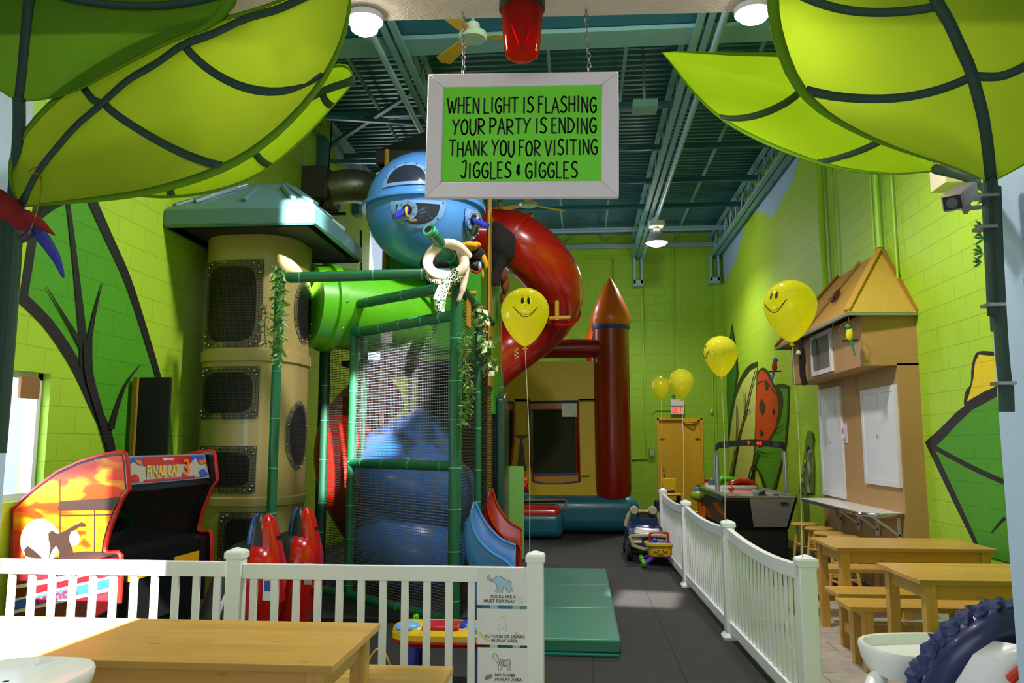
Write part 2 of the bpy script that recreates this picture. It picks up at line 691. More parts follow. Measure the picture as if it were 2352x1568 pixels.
# ------------------------------------------------------------------ palette
XL, XR, YB, YF, ZD = -3.85, 3.40, 19.2, 2.25, 6.6
LIME = '#a5d02e'
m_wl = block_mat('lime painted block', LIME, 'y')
m_wb = block_mat('lime painted block dimmed', '#94c626', 'x')  # same lime paint darkened to put the dimmer light into the back wall
m_sky_y = block_mat('pale blue painted block', '#9cc0d8', 'y')
m_sky_x = block_mat('pale blue painted block end', '#9cc0d8', 'x')
m_mgreen = block_mat('leaf green paint on block', '#4a9a18', 'y')
m_mgreen2 = block_mat('deep green paint on block', '#2f7a16', 'y')
m_mblack = block_mat('black paint on block', '#1d1b1a', 'y', mortar=1.2)
m_mcream = block_mat('cream green paint on block', '#c6d264', 'y')
m_mred = block_mat('red paint on block', '#c83c06', 'y')
m_myel = block_mat('yellow paint on block', '#e4cc1c', 'y')
m_mdark = block_mat('olive black paint on block', '#26300c', 'y')
m_entry = mat('pale blue wall paint', '#b4cfe6', 0.6, bump=0.1, bscale=200)
m_trimw = mat('white trim paint', '#dcdce0', 0.4)
m_stucco = mat('beige stucco', '#cbbfae', 0.9, bump=0.6, bscale=160, var=0.1, scale=40)
m_teal = mat('teal roof paint', '#35707a', 0.42, var=0.12, scale=2.0)
m_teal2 = mat('pale teal steel paint', '#76a8a4', 0.7, var=0.1)
m_teal3 = mat('blue teal panel', '#2c7086', 0.6, var=0.1)
m_steelblue = mat('blue painted steel', '#8fb6c4', 0.45)
m_door = mat('mustard door paint', '#e0b021', 0.45, var=0.05)
m_white = mat('white vinyl', '#eef0f2', 0.38, var=0.03)
m_whitep = mat('white plastic', '#ececea', 0.35, coat=0.2)
m_black = mat('black plastic', '#101112', 0.45)
m_blackm = mat('black rubber', '#141414', 0.7)
m_chrome = mat('bright metal', '#c8c8c8', 0.22, metal=1.0)
m_steel = mat('galvanised steel', '#9a9c9a', 0.42, metal=1.0, var=0.2, scale=20)
m_limepipe = mat('lime pipe paint', '#9fd024', 0.4)
m_red = mat('red plastic', '#c8180c', 0.25, coat=0.5)
m_redd = mat('deep red plastic', '#b51c08', 0.24, coat=0.6)
m_blue = mat('sky blue plastic', '#5296e2', 0.28, coat=0.4)
m_blueb = mat('bright blue plastic', '#2a66d0', 0.28, coat=0.4)
m_bluer = mat('royal blue plastic', '#2236b8', 0.3, coat=0.4)
m_navy = mat('navy plastic', '#1b2a58', 0.35, coat=0.3)
m_yel = mat('yellow plastic', '#eec415', 0.3, coat=0.4)
m_yelp = mat('mustard pipe paint', '#b98a22', 0.4)
m_green = mat('green plastic', '#3fae1e', 0.3, coat=0.4)
m_lgreen = mat('bright green plastic', '#62c820', 0.32, coat=0.3)
m_gpad = mat('green foam vinyl', '#1f6b44', 0.42, var=0.08)
m_gpadd = mat('dark green foam vinyl', '#1d5238', 0.5, var=0.08)
m_gtie = mat('pale green cable tie', '#5cc096', 0.4)
m_tan = mat('tan plastic', '#b5a163', 0.36, var=0.05, coat=0.15)
m_beige = mat('beige plastic', '#c9bd92', 0.4)
m_purple = mat('purple plastic', '#7a30c8', 0.3, coat=0.3)
m_paper = mat('laminated white paper', '#e6e6ec', 0.25, coat=0.5, var=0.02)
m_ink = mat('dark grey ink', '#43484c', 0.6)
m_inkb = mat('black marker ink', '#0d120c', 0.7)

# ------------------------------------------------------------------ floors
m_rub = grid_floor_mat('black rubber tile', '#282725', '#252422', '#0e0e0d', 0.61, 0.61, 0.0, 0.006, 0.75, (0.07, 0.32), 45, 0.5, 0.10)
m_cer = grid_floor_mat('grey ceramic tile', '#bdb7ad', '#b2aca2', '#6d675e', 0.61, 0.305, 0.5, 0.004, 0.25, (0.1, 0.13), 9, 0.3, 0.08)
struct('floor', MB().box((XL, 4.6, -0.1), (1.28, YB, 0)).box((1.28, 9.4, -0.1), (XR, YB, 0)), m_rub)
struct('floor', MB().box((XL, -3, -0.1), (1.28, 4.6, 0)).box((1.28, -3, -0.1), (XR, 9.4, 0)), m_cer)

def holed_wall(u0, u1, v0, v1, holes, put):
    us = sorted({u0, u1} | {h[0] for h in holes} | {h[1] for h in holes})
    vs = sorted({v0, v1} | {h[2] for h in holes} | {h[3] for h in holes})
    for i in range(len(us) - 1):
        for j in range(len(vs) - 1):
            cu, cv = (us[i] + us[i + 1]) / 2, (vs[j] + vs[j + 1]) / 2
            if any(h[0] < cu < h[1] and h[2] < cv < h[3] for h in holes):
                continue
            put(us[i], us[i + 1], vs[j], vs[j + 1])

WIN = [(4.0, 5.57, 1.16, 2.06), (14.3, 16.3, 1.2, 5.6)]
mb = MB()
holed_wall(YF, YB, 0, ZD, WIN, lambda a, b, c, d: mb.box((XL - 0.2, a, c), (XL, b, d)))
struct('wall_left', mb, m_wl, smooth=False)
DOOR = (1.79, 2.84, 2.16)
mb = MB()
holed_wall(XL - 0.2, XR + 0.2, 0, ZD, [(DOOR[0], DOOR[1], 0, DOOR[2])], lambda a, b, c, d: mb.box((a, YB, c), (b, YB + 0.2, d)))
mb.box((3.18, YB - 0.12, 0), (3.4, YB, 5.9))
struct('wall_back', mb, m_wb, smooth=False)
struct('wall_right', MB().box((XR, YF, 0), (XR + 0.2, YB + 0.2, ZD)), m_wl, smooth=False)
# front wall of the hall, above and beside the entrance, and the entrance passage with its low ceiling
mb = MB()
holed_wall(XL - 0.2, XR + 0.2, 0, ZD, [(-1.72, 1.17, 0, 2.8), (-3.7, -1.75, 0.9, 2.6), (-2.2, 2.2, 4.6, 6.3)], lambda a, b, c, d: mb.box((a, 1.98, c), (b, 2.1, d)))
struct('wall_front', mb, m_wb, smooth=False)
struct('wall_entry_left', MB().box((-1.74, -3.0, 0), (-1.64, 2.2, 2.75)), m_entry, smooth=False)
mb = MB().box((1.085, -3.0, 0), (1.2, 2.2, 2.75))
struct('wall_entry_right', mb, m_entry, smooth=False)
p = MB().prism([(-1.74, -3.0, 2.72), (1.2, -3.0, 2.72), (1.2, 2.14, 2.72), (-1.74, 2.03, 2.72)], (0, 0, 0.12))
struct('ceiling', p, m_stucco, smooth=False)
# white door casing on the right passage wall, seen edge-on
struct('trim_1', MB().box((1.064, 1.905, 0), (1.086, 2.0, 1.95)).box((1.064, 1.0, 1.86), (1.086, 1.905, 1.95)), m_trimw, bevel=0.004)
struct('door_2', MB().box((1.078, 1.1, 0), (1.086, 1.905, 1.86)), m_trimw)

# windows: frame and pane
m_pane = glassy('window glass', '#eef6ff', 0.9)
for i, (a, b, c, d) in enumerate(WIN):
    t = MB()
    w_ = 0.05
    t.box((XL - 0.14, a, c), (XL - 0.06, a + w_, d)).box((XL - 0.14, b - w_, c), (XL - 0.06, b, d))
    t.box((XL - 0.14, a, c), (XL - 0.06, b, c + w_)).box((XL - 0.14, a, d - w_), (XL - 0.06, b, d))
    if i == 1: t.box((XL - 0.13, a, 3.3), (XL - 0.07, b, 3.38))
    o = struct('window_%d' % (i + 1), t, m_trimw)
    link_mesh('pane', MB().box((XL - 0.105, a + w_, c + w_), (XL - 0.1, b - w_, d - w_)), m_pane, o)
# brown cardboard scrap taped in the near window corner
single('cardboard_patch', MB().box((XL - 0.05, 5.3, 1.87), (XL - 0.03, 5.5, 2.02)), mat('brown card', '#8a6238', 0.8), 'small brown card piece in the top corner of the left window', 'card')

# ------------------------------------------------------------------ exit door with frame and hardware
D = Thing('door_1', None, None, (2.3, YB + 0.02, 0))
D.o['kind'] = 'structure'
x0, x1, zt = DOOR
mb = MB().box((x0, YB - 0.03, 0), (x0 + 0.05, YB + 0.12, zt)).box((x1 - 0.05, YB - 0.03, 0), (x1, YB + 0.12, zt)).box((x0, YB - 0.03, zt - 0.05), (x1, YB + 0.12, zt))
D.w('door_frame', mb, m_door, bevel=0.004)
lf = D.w('door_leaf', MB().box((x0 + 0.05, YB + 0.05, 0.01), (x1 - 0.05, YB + 0.1, zt - 0.05)), m_door)
D.w('lock_cylinder', MB().cyl((x0 + 0.13, YB + 0.05, 0.98), (x0 + 0.13, YB + 0.03, 0.98), 0.035), m_chrome, lf)
D.w('pull_plate', MB().box((x0 + 0.13, YB + 0.045, 0.72), (x0 + 0.16, YB + 0.05, 0.88)), mat('tarnished brass', '#6a531a', 0.5, 0.6), lf)
mb = MB().box((2.4, YB - 0.05, 2.06), (2.72, YB + 0.05, 2.12)).bar((2.44, YB - 0.03, 2.05), (2.6, YB - 0.12, 2.03), 0.03).bar((2.6, YB - 0.12, 2.03), (2.7, YB + 0.03, 2.04), 0.03)
D.w('door_closer', mb, m_door)
for z in (0.6, 1.68):
    for xx in ((x1 - 0.17, x1 - 0.05), (x0 + 0.06, x0 + 0.18)):
        if z < 1 and xx[0] < 2.2: continue
        D.w('hinge', MB().box((xx[0], YB + 0.035, z - 0.02), (xx[1], YB + 0.05, z + 0.005)).cyl((sum(xx) / 2, YB + 0.04, z - 0.04), (sum(xx) / 2, YB + 0.04, z + 0.03), 0.012), mat('tarnished brass', '#6a531a'), lf)
D.w('mail_slot', MB().box((x0 + 0.22, YB + 0.04, 0.61), (x0 + 0.36, YB + 0.05, 0.635)), m_black, lf)

# ------------------------------------------------------------------ roof: corrugated deck, smooth bulkhead, joists
mb = MB()
prof = []
y = 8.4
while y < YB:
    prof += [(y, ZD), (y + 0.05, ZD), (y + 0.065, ZD + 0.045), (y + 0.135, ZD + 0.045)]
    y += 0.15
prof.append((YB + 0.1, ZD))
mb.grid([[(XL - 0.2, a, b) for a, b in prof], [(XR + 0.2, a, b) for a, b in prof]])
struct('ceiling', mb, m_teal, smooth=False)
struct('ceiling', MB().box((XL - 0.2, 2.1, 6.06), (XR + 0.2, 8.42, 6.5)), m_teal3, smooth=False)
struct('roof_beam', MB().box((XL, 8.31, 6.0), (XR, 8.69, 6.05)).box((XL, 8.48, 6.05), (XR, 8.52, 6.5)), m_teal2, bevel=0.004)
struct('roof_cover', MB().box((XL - 0.2, 1.9, 6.7), (XR + 0.2, YB + 0.2, 6.8)), m_teal3, smooth=False)

def joist(x, y0, y1, zb, zt):
    t = Thing('roof_joist', None, None, (x, (y0 + y1) / 2, zb))
    t.o['kind'] = 'structure'
    mb = MB()
    for s in (-0.055, 0.055):
        mb.box((x + s - 0.035, y0, zt - 0.05), (x + s + 0.035, y1, zt)).box((x + s - 0.035, y0, zb), (x + s + 0.035, y1, zb + 0.05))
    t.w('chord', mb, m_teal2)
    mb = MB()
    n = int((y1 - y0) / 0.62)
    for i in range(n):
        a = y0 + (y1 - y0) * i / n
        b = y0 + (y1 - y0) * (i + 1) / n
        c = (a + b) / 2
        mb.cyl((x, a, zt - 0.03), (x, c, zb + 0.03), 0.016, 6).cyl((x, c, zb + 0.03), (x, b, zt - 0.03), 0.016, 6)
    t.w('web_bar', mb, m_steelblue)
joist(-2.0, 2.4, YB, 5.95, 6.48)
joist(1.36, 2.4, YB, 5.95, 6.48)
joist(3.2, 2.4, YB, 5.95, 6.48)
for yc in (10.9, 12.55, 14.2, 15.8, 17.55, 19.05):
    struct('roof_bridging', MB().box((XL, yc - 0.03, 6.22), (XR, yc + 0.03, 6.26)).box((XL, yc - 0.005, 6.22), (XR, yc + 0.005, 6.32)), m_teal if yc < 17 else m_steelblue)
for xc in (-0.35, 0.62, 2.3, -2.9):
    struct('roof_bridging', MB().box((xc - 0.02, 9.0, 6.42), (xc + 0.02, YB, 6.46)), m_teal2)
for ya, yb in ((10.1, 11.7), (11.9, 13.4), (13.5, 15.2)):
    struct('roof_brace', MB().bar((XL, ya, 5.95), (-2.05, yb, 6.4), 0.06, 0.05).bar((XL, yb, 6.1), (-2.05, ya, 6.3), 0.06, 0.05), m_teal)
for x, z0, z1 in ((1.4, 5.32, 6.0), (3.19, 5.36, 6.0)):
    mb = MB()
    for s in (-0.1, 0.07):
        mb.box((x + s, YB - 0.3, z0), (x + s + 0.045, YB - 0.1, z1))
    mb.box((x - 0.11, YB - 0.3, z0 - 0.06), (x + 0.125, YB, z0 + 0.08))
    struct('joist_seat', mb, m_steelblue)
for x, y in ((XL, 11.2), (XL, 13.1)):
    struct('joist_seat', MB().box((x, y, 5.45), (x + 0.12, y + 0.22, 6.1)), m_teal)
for x, z in ((1.52, 5.9), (-2.17, 5.88)):
    single('sprinkler_pipe', MB().cyl((x, 2.5, z), (x, YB - 0.05 if x > 0 else 18, z), 0.04, 12), m_steelblue,
           'pale blue sprinkler pipe running under the right roof joist' if x > 0 else 'pale blue sprinkler pipe running under the left roof joist', 'pipe')
single('box_light', MB().box((0.74, 10.2, 5.95), (1.06, 10.5, 6.05)).cyl((0.9, 10.35, 6.05), (0.9, 10.35, 6.66), 0.02), m_teal2, 'small pale box hung under the roof beside the green sign', 'junction box')

# ------------------------------------------------------------------ murals painted on the block walls
def mural(name, label, X, layers, step=0.0025):
    """layers = (material, [pixel outline]) painted one over another on the plane x = X"""
    s = 1 if X < 0 else -1
    mb = MB()
    ms = []
    for k, (m, pts) in enumerate(layers):
        if m not in ms: ms.append(m)
        mb.mi(ms.index(m))
        q = []
        for px, py in pts:
            v = onx(px, py, X)
            v.x = X + s * step * (k + 1)
            v.y = min(v.y, YB - 0.14)
            q.append(v)
        mb.face(q)
    o = link_mesh(name, mb, ms, smooth=False)
    bm = bmesh.new()
    bm.from_mesh(o.data)
    bmesh.ops.triangulate(bm, faces=bm.faces, ngon_method='EAR_CLIP')
    bm.to_mesh(o.data)
    bm.free()
    return tag(o, label, 'mural')
def brush(pts, w0, w1=None):
    """a painted stroke as a closed pixel outline"""
    P = spline([(a, b, 0) for a, b in pts], 6)
    n = len(P)
    A, B = [], []
    for i, q in enumerate(P):
        t = P[min(i + 1, n - 1)] - P[max(i - 1, 0)]
        nn = Vector((-t.y, t.x, 0)).normalized()
        w = (w0 + ((w1 if w1 is not None else w0) - w0) * i / (n - 1)) / 2
        A.append((q.x + nn.x * w, q.y + nn.y * w))
        B.append((q.x - nn.x * w, q.y - nn.y * w))
    return A + B[::-1]
def smooth_px(pts, n=6):
    P = spline([(a, b, 0) for a, b in list(pts) + [pts[0]]], n)
    return [(q.x, q.y) for q in P[:-1]]

leafL = [(85, 430), (70, 560), (52, 690), (110, 745), (170, 835), (215, 930), (245, 1000), (265, 1080), (400, 1080), (392, 960), (372, 880), (330, 760), (290, 640), (245, 540), (200, 440)]
mural('leaf_mural', 'tall green leaf with black veins painted on the left block wall', XL, [
    (m_mgreen, leafL),
    (m_mblack, brush([(95, 420), (72, 560), (52, 690)], 22, 18)),
    (m_mblack, brush([(45, 680), (110, 745), (170, 835), (215, 930), (245, 1000), (262, 1080)], 26, 22)),
    (m_mblack, brush([(200, 440), (245, 540), (290, 640), (330, 760), (372, 900)], 22, 12)),
    (m_mblack, brush([(150, 440), (165, 560), (178, 680), (188, 780), (190, 840)], 7, 22)),
    (m_mblack, brush([(103, 658), (140, 720), (170, 770), (188, 800)], 1, 16)),
    (m_mblack, brush([(231, 648), (215, 710), (203, 770), (196, 800)], 1, 16)),
    (m_mblack, brush([(196, 780), (200, 860), (225, 950), (250, 1040)], 22, 14)),
    (m_mblack, brush([(318, 836), (285, 880), (262, 940), (250, 985)], 1, 14)),
])
mural('sky_mural', 'pale blue painted sky patch high on the left wall by the duct', XL, [
    (m_sky_y, [(740, 230), (762, 300), (770, 360), (800, 405), (822, 450), (838, 500), (880, 545), (900, 520), (880, 440), (860, 380), (800, 250), (760, 180)])])
mural('sky_mural', 'pale blue painted sky patch high on the right wall under the roof', XR, [
    (m_sky_y, [(1655, 648), (1668, 640), (1690, 600), (1700, 560), (1712, 515), (1730, 490), (1752, 486), (1768, 500), (1782, 492), (1800, 450), (1820, 420), (1832, 372), (1850, 340), (1820, 330), (1740, 430), (1660, 535)])])
mural('ladybug_mural', 'ladybug with a cream wing and green leaves painted at the far right wall', XR, [
    (m_mdark, [(1682, 742), (1672, 800), (1663, 900), (1662, 1000), (1668, 1075), (1672, 1120), (1680, 1000), (1690, 900), (1697, 860), (1694, 810)]),
    (m_mgreen2, [(1682, 756), (1675, 810), (1667, 900), (1666, 990), (1670, 1040), (1684, 920), (1692, 860), (1690, 810)]),
    (m_mdark, smooth_px([(1741, 830), (1722, 838), (1704, 862), (1686, 905), (1676, 965), (1670, 1030), (1668, 1130), (1690, 1150), (1730, 1140), (1736, 1000), (1739, 900)], 4)),
    (m_mcream, [(1740, 843), (1724, 852), (1707, 876), (1692, 912), (1682, 965), (1674, 1030), (1672, 1130), (1722, 1135), (1733, 1030), (1737, 940)]),
    (m_mdark, [(1778, 885), (1798, 880), (1815, 886), (1813, 960), (1808, 1020), (1800, 1060), (1782, 1130), (1760, 1130), (1745, 1085), (1731, 1072), (1735, 1010)]),
    (m_mgreen, [(1786, 890), (1811, 893), (1810, 955), (1804, 1020), (1797, 1055), (1778, 1122), (1765, 1124), (1752, 1090), (1736, 1066), (1738, 1010), (1764, 1014), (1788, 960)]),
    (m_mdark, smooth_px([(1740, 856), (1753, 844), (1766, 852), (1778, 880), (1796, 896), (1801, 925), (1796, 958), (1786, 985), (1768, 1016), (1738, 1016)], 4)),
    (m_mred, [(1742, 862), (1752, 850), (1764, 858), (1774, 880), (1786, 900), (1792, 935), (1784, 980), (1766, 1012), (1736, 1013)]),
    (m_mdark, brush([(1741, 882), (1752, 876), (1766, 880), (1778, 896), (1787, 908)], 3, 3)),
    (m_mdark, smooth_px([(1763, 870), (1768, 885), (1764, 898), (1759, 885)], 4)),
    (m_mdark, smooth_px([(1753, 914), (1760, 934), (1754, 953), (1747, 934)], 4)),
    (m_mdark, smooth_px([(1780, 936), (1783, 944), (1780, 952), (1777, 944)], 4)),
    (m_mdark, smooth_px([(1752, 985), (1756, 993), (1752, 1002), (1749, 993)], 4)),
    (m_mdark, brush([(1739, 850), (1726, 900), (1715, 950), (1704, 990), (1696, 1030), (1684, 1100)], 2, 4)),
    (m_mdark, brush([(1713, 900), (1714, 950)], 1, 3)),
    (m_mdark, brush([(1727, 940), (1718, 948), (1712, 958)], 2, 4)),
    (m_mdark, brush([(1696, 930), (1695, 1010), (1680, 1100)], 1, 3)),
    (m_mdark, brush([(1807, 972), (1795, 982), (1780, 992)], 1, 4)),
    (m_mdark, brush([(1746, 1035), (1738, 1060), (1728, 1085), (1722, 1120)], 5, 4)),
    (m_mdark, brush([(1785, 1040), (1765, 1041), (1748, 1036)], 1, 4)),
    (m_mdark, brush([(1732, 1072), (1748, 1082), (1757, 1105), (1762, 1125)], 3, 4)),
])
petal = smooth_px([(2340, 805), (2300, 808), (2255, 806), (2240, 815), (2232, 845), (2230, 880), (2218, 900), (2215, 930), (2230, 925), (2300, 890), (2345, 870)], 4)
mural('leaf_mural', 'big green leaf and yellow petal outlined in black on the near right wall', XR, [
    (m_mblack, petal),
    (m_myel, [(2340, 817), (2290, 818), (2250, 814), (2241, 832), (2237, 870), (2230, 898), (2222, 922), (2260, 900), (2345, 862)]),
    (m_mblack, [(2126, 1015), (2160, 985), (2200, 945), (2240, 915), (2300, 880), (2350, 860), (2352, 1300), (2252, 1275), (2190, 1150)]),
    (m_mgreen, [(2148, 1028), (2170, 1008), (2200, 975), (2235, 942), (2290, 912), (2350, 890), (2352, 1300), (2262, 1275), (2205, 1150)]),
    (m_mblack, brush([(2140, 1022), (2200, 1055), (2260, 1085), (2330, 1115)], 10, 12)),
    (m_mblack, brush([(2312, 1188), (2296, 1205), (2280, 1225)], 8, 1)),
])

# ------------------------------------------------------------------ pipes and boxes on the walls
def pipe(label, pts, r, m=None, n=10):
    return single('conduit', MB().tube(pts, r, n), m or m_limepipe, label, 'pipe')
for px, r_, lab in ((1888, 0.05, 'thick lime painted pipe on the right wall above the balloon'), (1917, 0.014, 'thin lime conduit right of the thick wall pipe'),
                    (2018, 0.035, 'lime pipe dropping to the peak of the straw hut roof'), (2006, 0.014, 'thin lime conduit just left of the pipe at the hut roof peak'), (2055, 0.012, 'thin lime conduit on the right wall past the hut roof peak')):
    q = onx(px, 560, XR - r_ - 0.03)
    zb = {1888: 3.1, 1917: 3.6, 2018: 3.72, 2006: 3.75, 2055: 2.9}[px]
    pipe(lab, [(XR - r_ - 0.02, q.y, zb), (XR - r_ - 0.02, q.y, 5.4)], r_)
b = YB - 0.03
pipe('lime conduit loop on the back wall behind the red slide', [at(1345, 596, b), at(1404, 596, b), at(1404, 700, b)], 0.025)
pipe('long lime conduit down the back wall left of the exit door', [at(1473, 655, b), at(1480, 860, b), at(1486, 1054, b), at(1452, 1054, b)], 0.022)
pipe('thin lime conduit down the back wall above the exit door', [at(1545, 540, b), at(1548, 850, b)], 0.012)
pipe('thin bent conduit from the exit sign to the wall switch', [at(1540, 942, b), at(1506, 942, b), at(1498, 950, b), at(1496, 1030, b)], 0.01)
pipe('thin lime conduit on the right end of the back wall', [at(1637, 850, b), at(1640, 1040, b)], 0.012)
t = Thing('wall_switch', 'white wall switch in a clear cover left of the yellow door', 'switch', at(1498, 1041, b))
t.w('plate', MB().box(at(1493, 1046, b), at(1502, 1032, b - 0.04)), m_whitep, bevel=0.005)
t.w('cover', MB().box(at(1490, 1053, b), at(1505, 1030, b - 0.06)), glassy('clear plastic', '#d8e8c0', 0.75))
single('alarm_box', MB().box(at(1632, 949, b), at(1637, 939, b - 0.08)), m_whitep, 'small white alarm sensor on the back wall right of the exit sign', 'alarm', bevel=0.006)
t = Thing('exit_sign', 'white lit EXIT sign with red letters over the yellow door', 'exit sign', at(1556, 951, b))
t.w('housing', MB().box(at(1540, 952, b), at(1571, 917, b - 0.09)), m_whitep, bevel=0.006)
t.w('letters', text_mb('EXIT', at(1556, 948.5, b - 0.093), (1, 0, 0), (0, 0, 1), 0.15, 0.23, offset=0.02), emit_mat('red lit letters', '#ff2a14', 0.7))
t.w('divider', MB().box(at(1540, 933, b - 0.088), at(1571, 931.5, b - 0.094)), m_ink)
mb = MB().ball(at(1547, 909, b - 0.06), 0.035, 12, 8).cyl(at(1547, 912, b - 0.06), at(1547, 918, b - 0.06), 0.015)
t.w('emergency_lamp', mb, mat('grey lamp head', '#7a705a', 0.3, 0.3))
t = Thing('wall_speaker', 'cream box speaker high on the right wall behind the security camera', 'speaker', (XR, 7.2, 3.9))
t.w('cabinet', MB().box((XR - 0.22, 7.05, 3.8), (XR, 7.35, 4.22)), mat('cream paint', '#d8d0a8', 0.5), bevel=0.01)
t.w('bracket', MB().box((XR - 0.05, 6.95, 3.86), (XR, 7.05, 4.1)), mat('cream paint', '#d8d0a8'))

# ------------------------------------------------------------------ unit heater and duct on the left wall
t = Thing('unit_heater', 'dark grey heater box hung by chains above the tower roof', 'heater', at(735, 480, 11.2))
A = at(735, 435, 11.0)
t.w('casing', MB().box((A.x - 0.25, 10.6, A.z - 0.25), (A.x + 0.22, 11.3, A.z + 0.22)), mat('dull brown steel', '#4c4a40', 0.5, 0.3), bevel=0.01)
t.w('hanger_frame', MB().bar((A.x - 0.28, 10.6, A.z - 0.28), (A.x + 0.3, 10.6, A.z - 0.28), 0.04).bar((A.x - 0.28, 11.3, A.z - 0.28), (A.x + 0.3, 11.3, A.z - 0.28), 0.04).bar((A.x + 0.2, 10.6, A.z - 0.28), (A.x - 0.1, 10.9, A.z - 0.55), 0.03), m_black)
for dx in (-0.15, 0.15):
    t.w('chain', MB().cyl((A.x + dx, 10.9, A.z + 0.22), (A.x + dx * 1.2, 10.9, 6.2), 0.012, 6), m_black)
pts = [(A.x + 0.2, 10.95, A.z + 0.0), (A.x + 0.55, 11.0, A.z + 0.03), (A.x + 0.85, 11.3, A.z - 0.02), (A.x + 1.0, 11.7, A.z - 0.25), (A.x + 1.0, 11.9, A.z - 0.8)]
t.w('duct', MB().tube(spline(pts, 5), 0.24, 18), mat('foil duct wrap', '#9fa08a', 0.35, 0.75, var=0.3, scale=14, bump=0.4, bscale=40))
pipe('black power cord with switch box on the left wall by the far window', [(XL + 0.03, 13.6, 5.3), (XL + 0.03, 13.7, 4.4), (XL + 0.03, 13.65, 3.2)], 0.015, m_black)
# ------------------------------------------------------------------ leaf canopies at the entrance
m_leaf_y = cloth_mat('yellow green leaf cloth', '#86a01c', 0.5)
m_leaf_b = cloth_mat('bright lime leaf cloth', '#b4d820', 0.5)
m_leaf_d = cloth_mat('deep green leaf cloth', '#5e8a1c', 0.45)
m_hem = cloth_mat('green hem tape', '#6d9a1c', 0.25)
m_rib = mat('dark green webbing', '#24402e', 0.75)

def leaf(name, label, low, mid, high, m, veins, ribw=0.020, hem=True, rows=26, belly=0.03, stem=None, rib=True):
    """cloth leaf through three 3-D curves: one edge, the midrib, the other edge"""
    n = rows
    L, Mi, H = [resample(spline(c, 8), n) for c in (low, mid, high)]
    t = Thing(name, label, 'leaf canopy', tuple(Mi[0]))
    def S(u, v):
        i = min(int(u * (n - 1)), n - 2)
        f = u * (n - 1) - i
        a, b_, c = L[i].lerp(L[i + 1], f), Mi[i].lerp(Mi[i + 1], f), H[i].lerp(H[i + 1], f)
        # parabola-free blend: straight from edge to rib with a slight sag
        p_ = b_.lerp(a, -v) if v < 0 else b_.lerp(c, v)
        s = belly * 4 * abs(v) * (1 - abs(v)) * math.sin(PI * min(1, max(0, u)))
        wr = 0.004 * math.sin(u * 37 + v * 9) * (1 - abs(v)) * math.sin(PI * u)
        return p_ + Vector((0, 0, -s * 0.5 + wr)) + Vector((0, s, 0))
    vs = [i / 9 - 1 for i in range(19)]
    mb = MB().grid([[S(i / (n - 1), v) for v in vs] for i in range(n)])
    c = t.w('cloth', mb, m, autosm=80)
    off = Vector((0, -0.004, -0.003))
    def strip(pts, w, side):
        P = pts
        rows_ = []
        for i, q in enumerate(P):
            d = (P[min(i + 1, len(P) - 1)] - P[max(i - 1, 0)]).normalized()
            s = side(i)
            s = (s - d * s.dot(d)).normalized() * w / 2
            rows_.append([q - s + off, q + s + off])
        return MB().grid(rows_)
    us = [i / 30 for i in range(31)]
    ribp = [S(u, 0) for u in us]
    if rib: t.w('midrib', strip(ribp, ribw * 1.3, lambda i: S(us[i], 0.2) - S(us[i], -0.2)), m_rib, solid=0.004)
    for u0, u1, va, vb in veins:
        pts = [S(u0 + (u1 - u0) * abs(k / 14) ** 1.25, va + (vb - va) * k / 14) for k in range(15)]
        def sd(i, pts=pts, u0=u0):
            return S(min(1, u0 + 0.06), 0) - S(max(0, u0 - 0.06), 0)
        t.w('side_rib', strip(pts, ribw, sd), m_rib, solid=0.004)
    if hem:
        for e in (-1, 1):
            rows_ = [[S(u, e) + off * 0.6, S(u, e * 0.92) + off * 0.6] for u in us]
            t.w('hem', MB().grid(rows_), m_hem, solid=0.003)
    if stem:
        t.w('stem', MB().tube(spline(stem, 6), 0.016, 10), m_rib)
    return t

def P3(lst):
    return [at(a, b, y) for a, b, y in lst]
leaf('leaf_canopy', 'large yellow-green cloth leaf canopy in front, left of the sign', 
     P3([(52, 474, 1.92), (140, 468, 1.85), (290, 455, 1.78), (420, 428, 1.72), (540, 382, 1.68), (640, 312, 1.64), (725, 220, 1.62), (782, 120, 1.6), (805, 30, 1.6), (808, -60, 1.62)]),
     P3([(50, 472, 1.92), (90, 390, 1.92), (150, 318, 1.9), (205, 262, 1.9), (290, 190, 1.87), (395, 120, 1.83), (490, 74, 1.78), (590, 36, 1.74), (700, -5, 1.68), (808, -62, 1.62)]),
     P3([(48, 472, 1.92), (22, 420, 1.97), (25, 350, 2.0), (70, 280, 2.0), (130, 218, 2.0), (215, 158, 1.98), (330, 92, 1.94), (440, 55, 1.9), (580, 20, 1.84), (806, -64, 1.62)]),
     m_leaf_y, [(0.31, 0.54, 0, -0.93), (0.31, 0.34, 0, 0.93), (0.55, 0.80, 0, -0.93), (0.55, 0.56, 0, 0.5)])
leaf('leaf_canopy', 'dark green cloth leaf canopy in the top left corner of the entrance',
     P3([(45, 232, 2.0), (105, 228, 1.98), (180, 208, 1.96), (290, 150, 1.93), (400, 95, 1.9), (490, 62, 1.88), (545, 5, 1.84), (540, -70, 1.78), (400, -190, 1.7), (100, -260, 1.62)]),
     P3([(44, 232, 2.0), (52, 170, 1.97), (62, 60, 1.92), (72, -30, 1.86), (84, -140, 1.74), (98, -262, 1.62)]),
     P3([(42, 232, 2.0), (-10, 200, 1.98), (-60, 130, 1.94), (-110, 30, 1.88), (-100, -120, 1.76), (96, -262, 1.62)]),
     m_leaf_d, [(0.5, 0.60, 0, -0.95), (0.5, 0.55, 0, 0.9)], ribw=0.02,
     stem=P3([(44, 225, 1.98), (43, 320, 2.0), (30, 470, 2.04), (16, 700, 2.06), (0, 1000, 2.06)]))
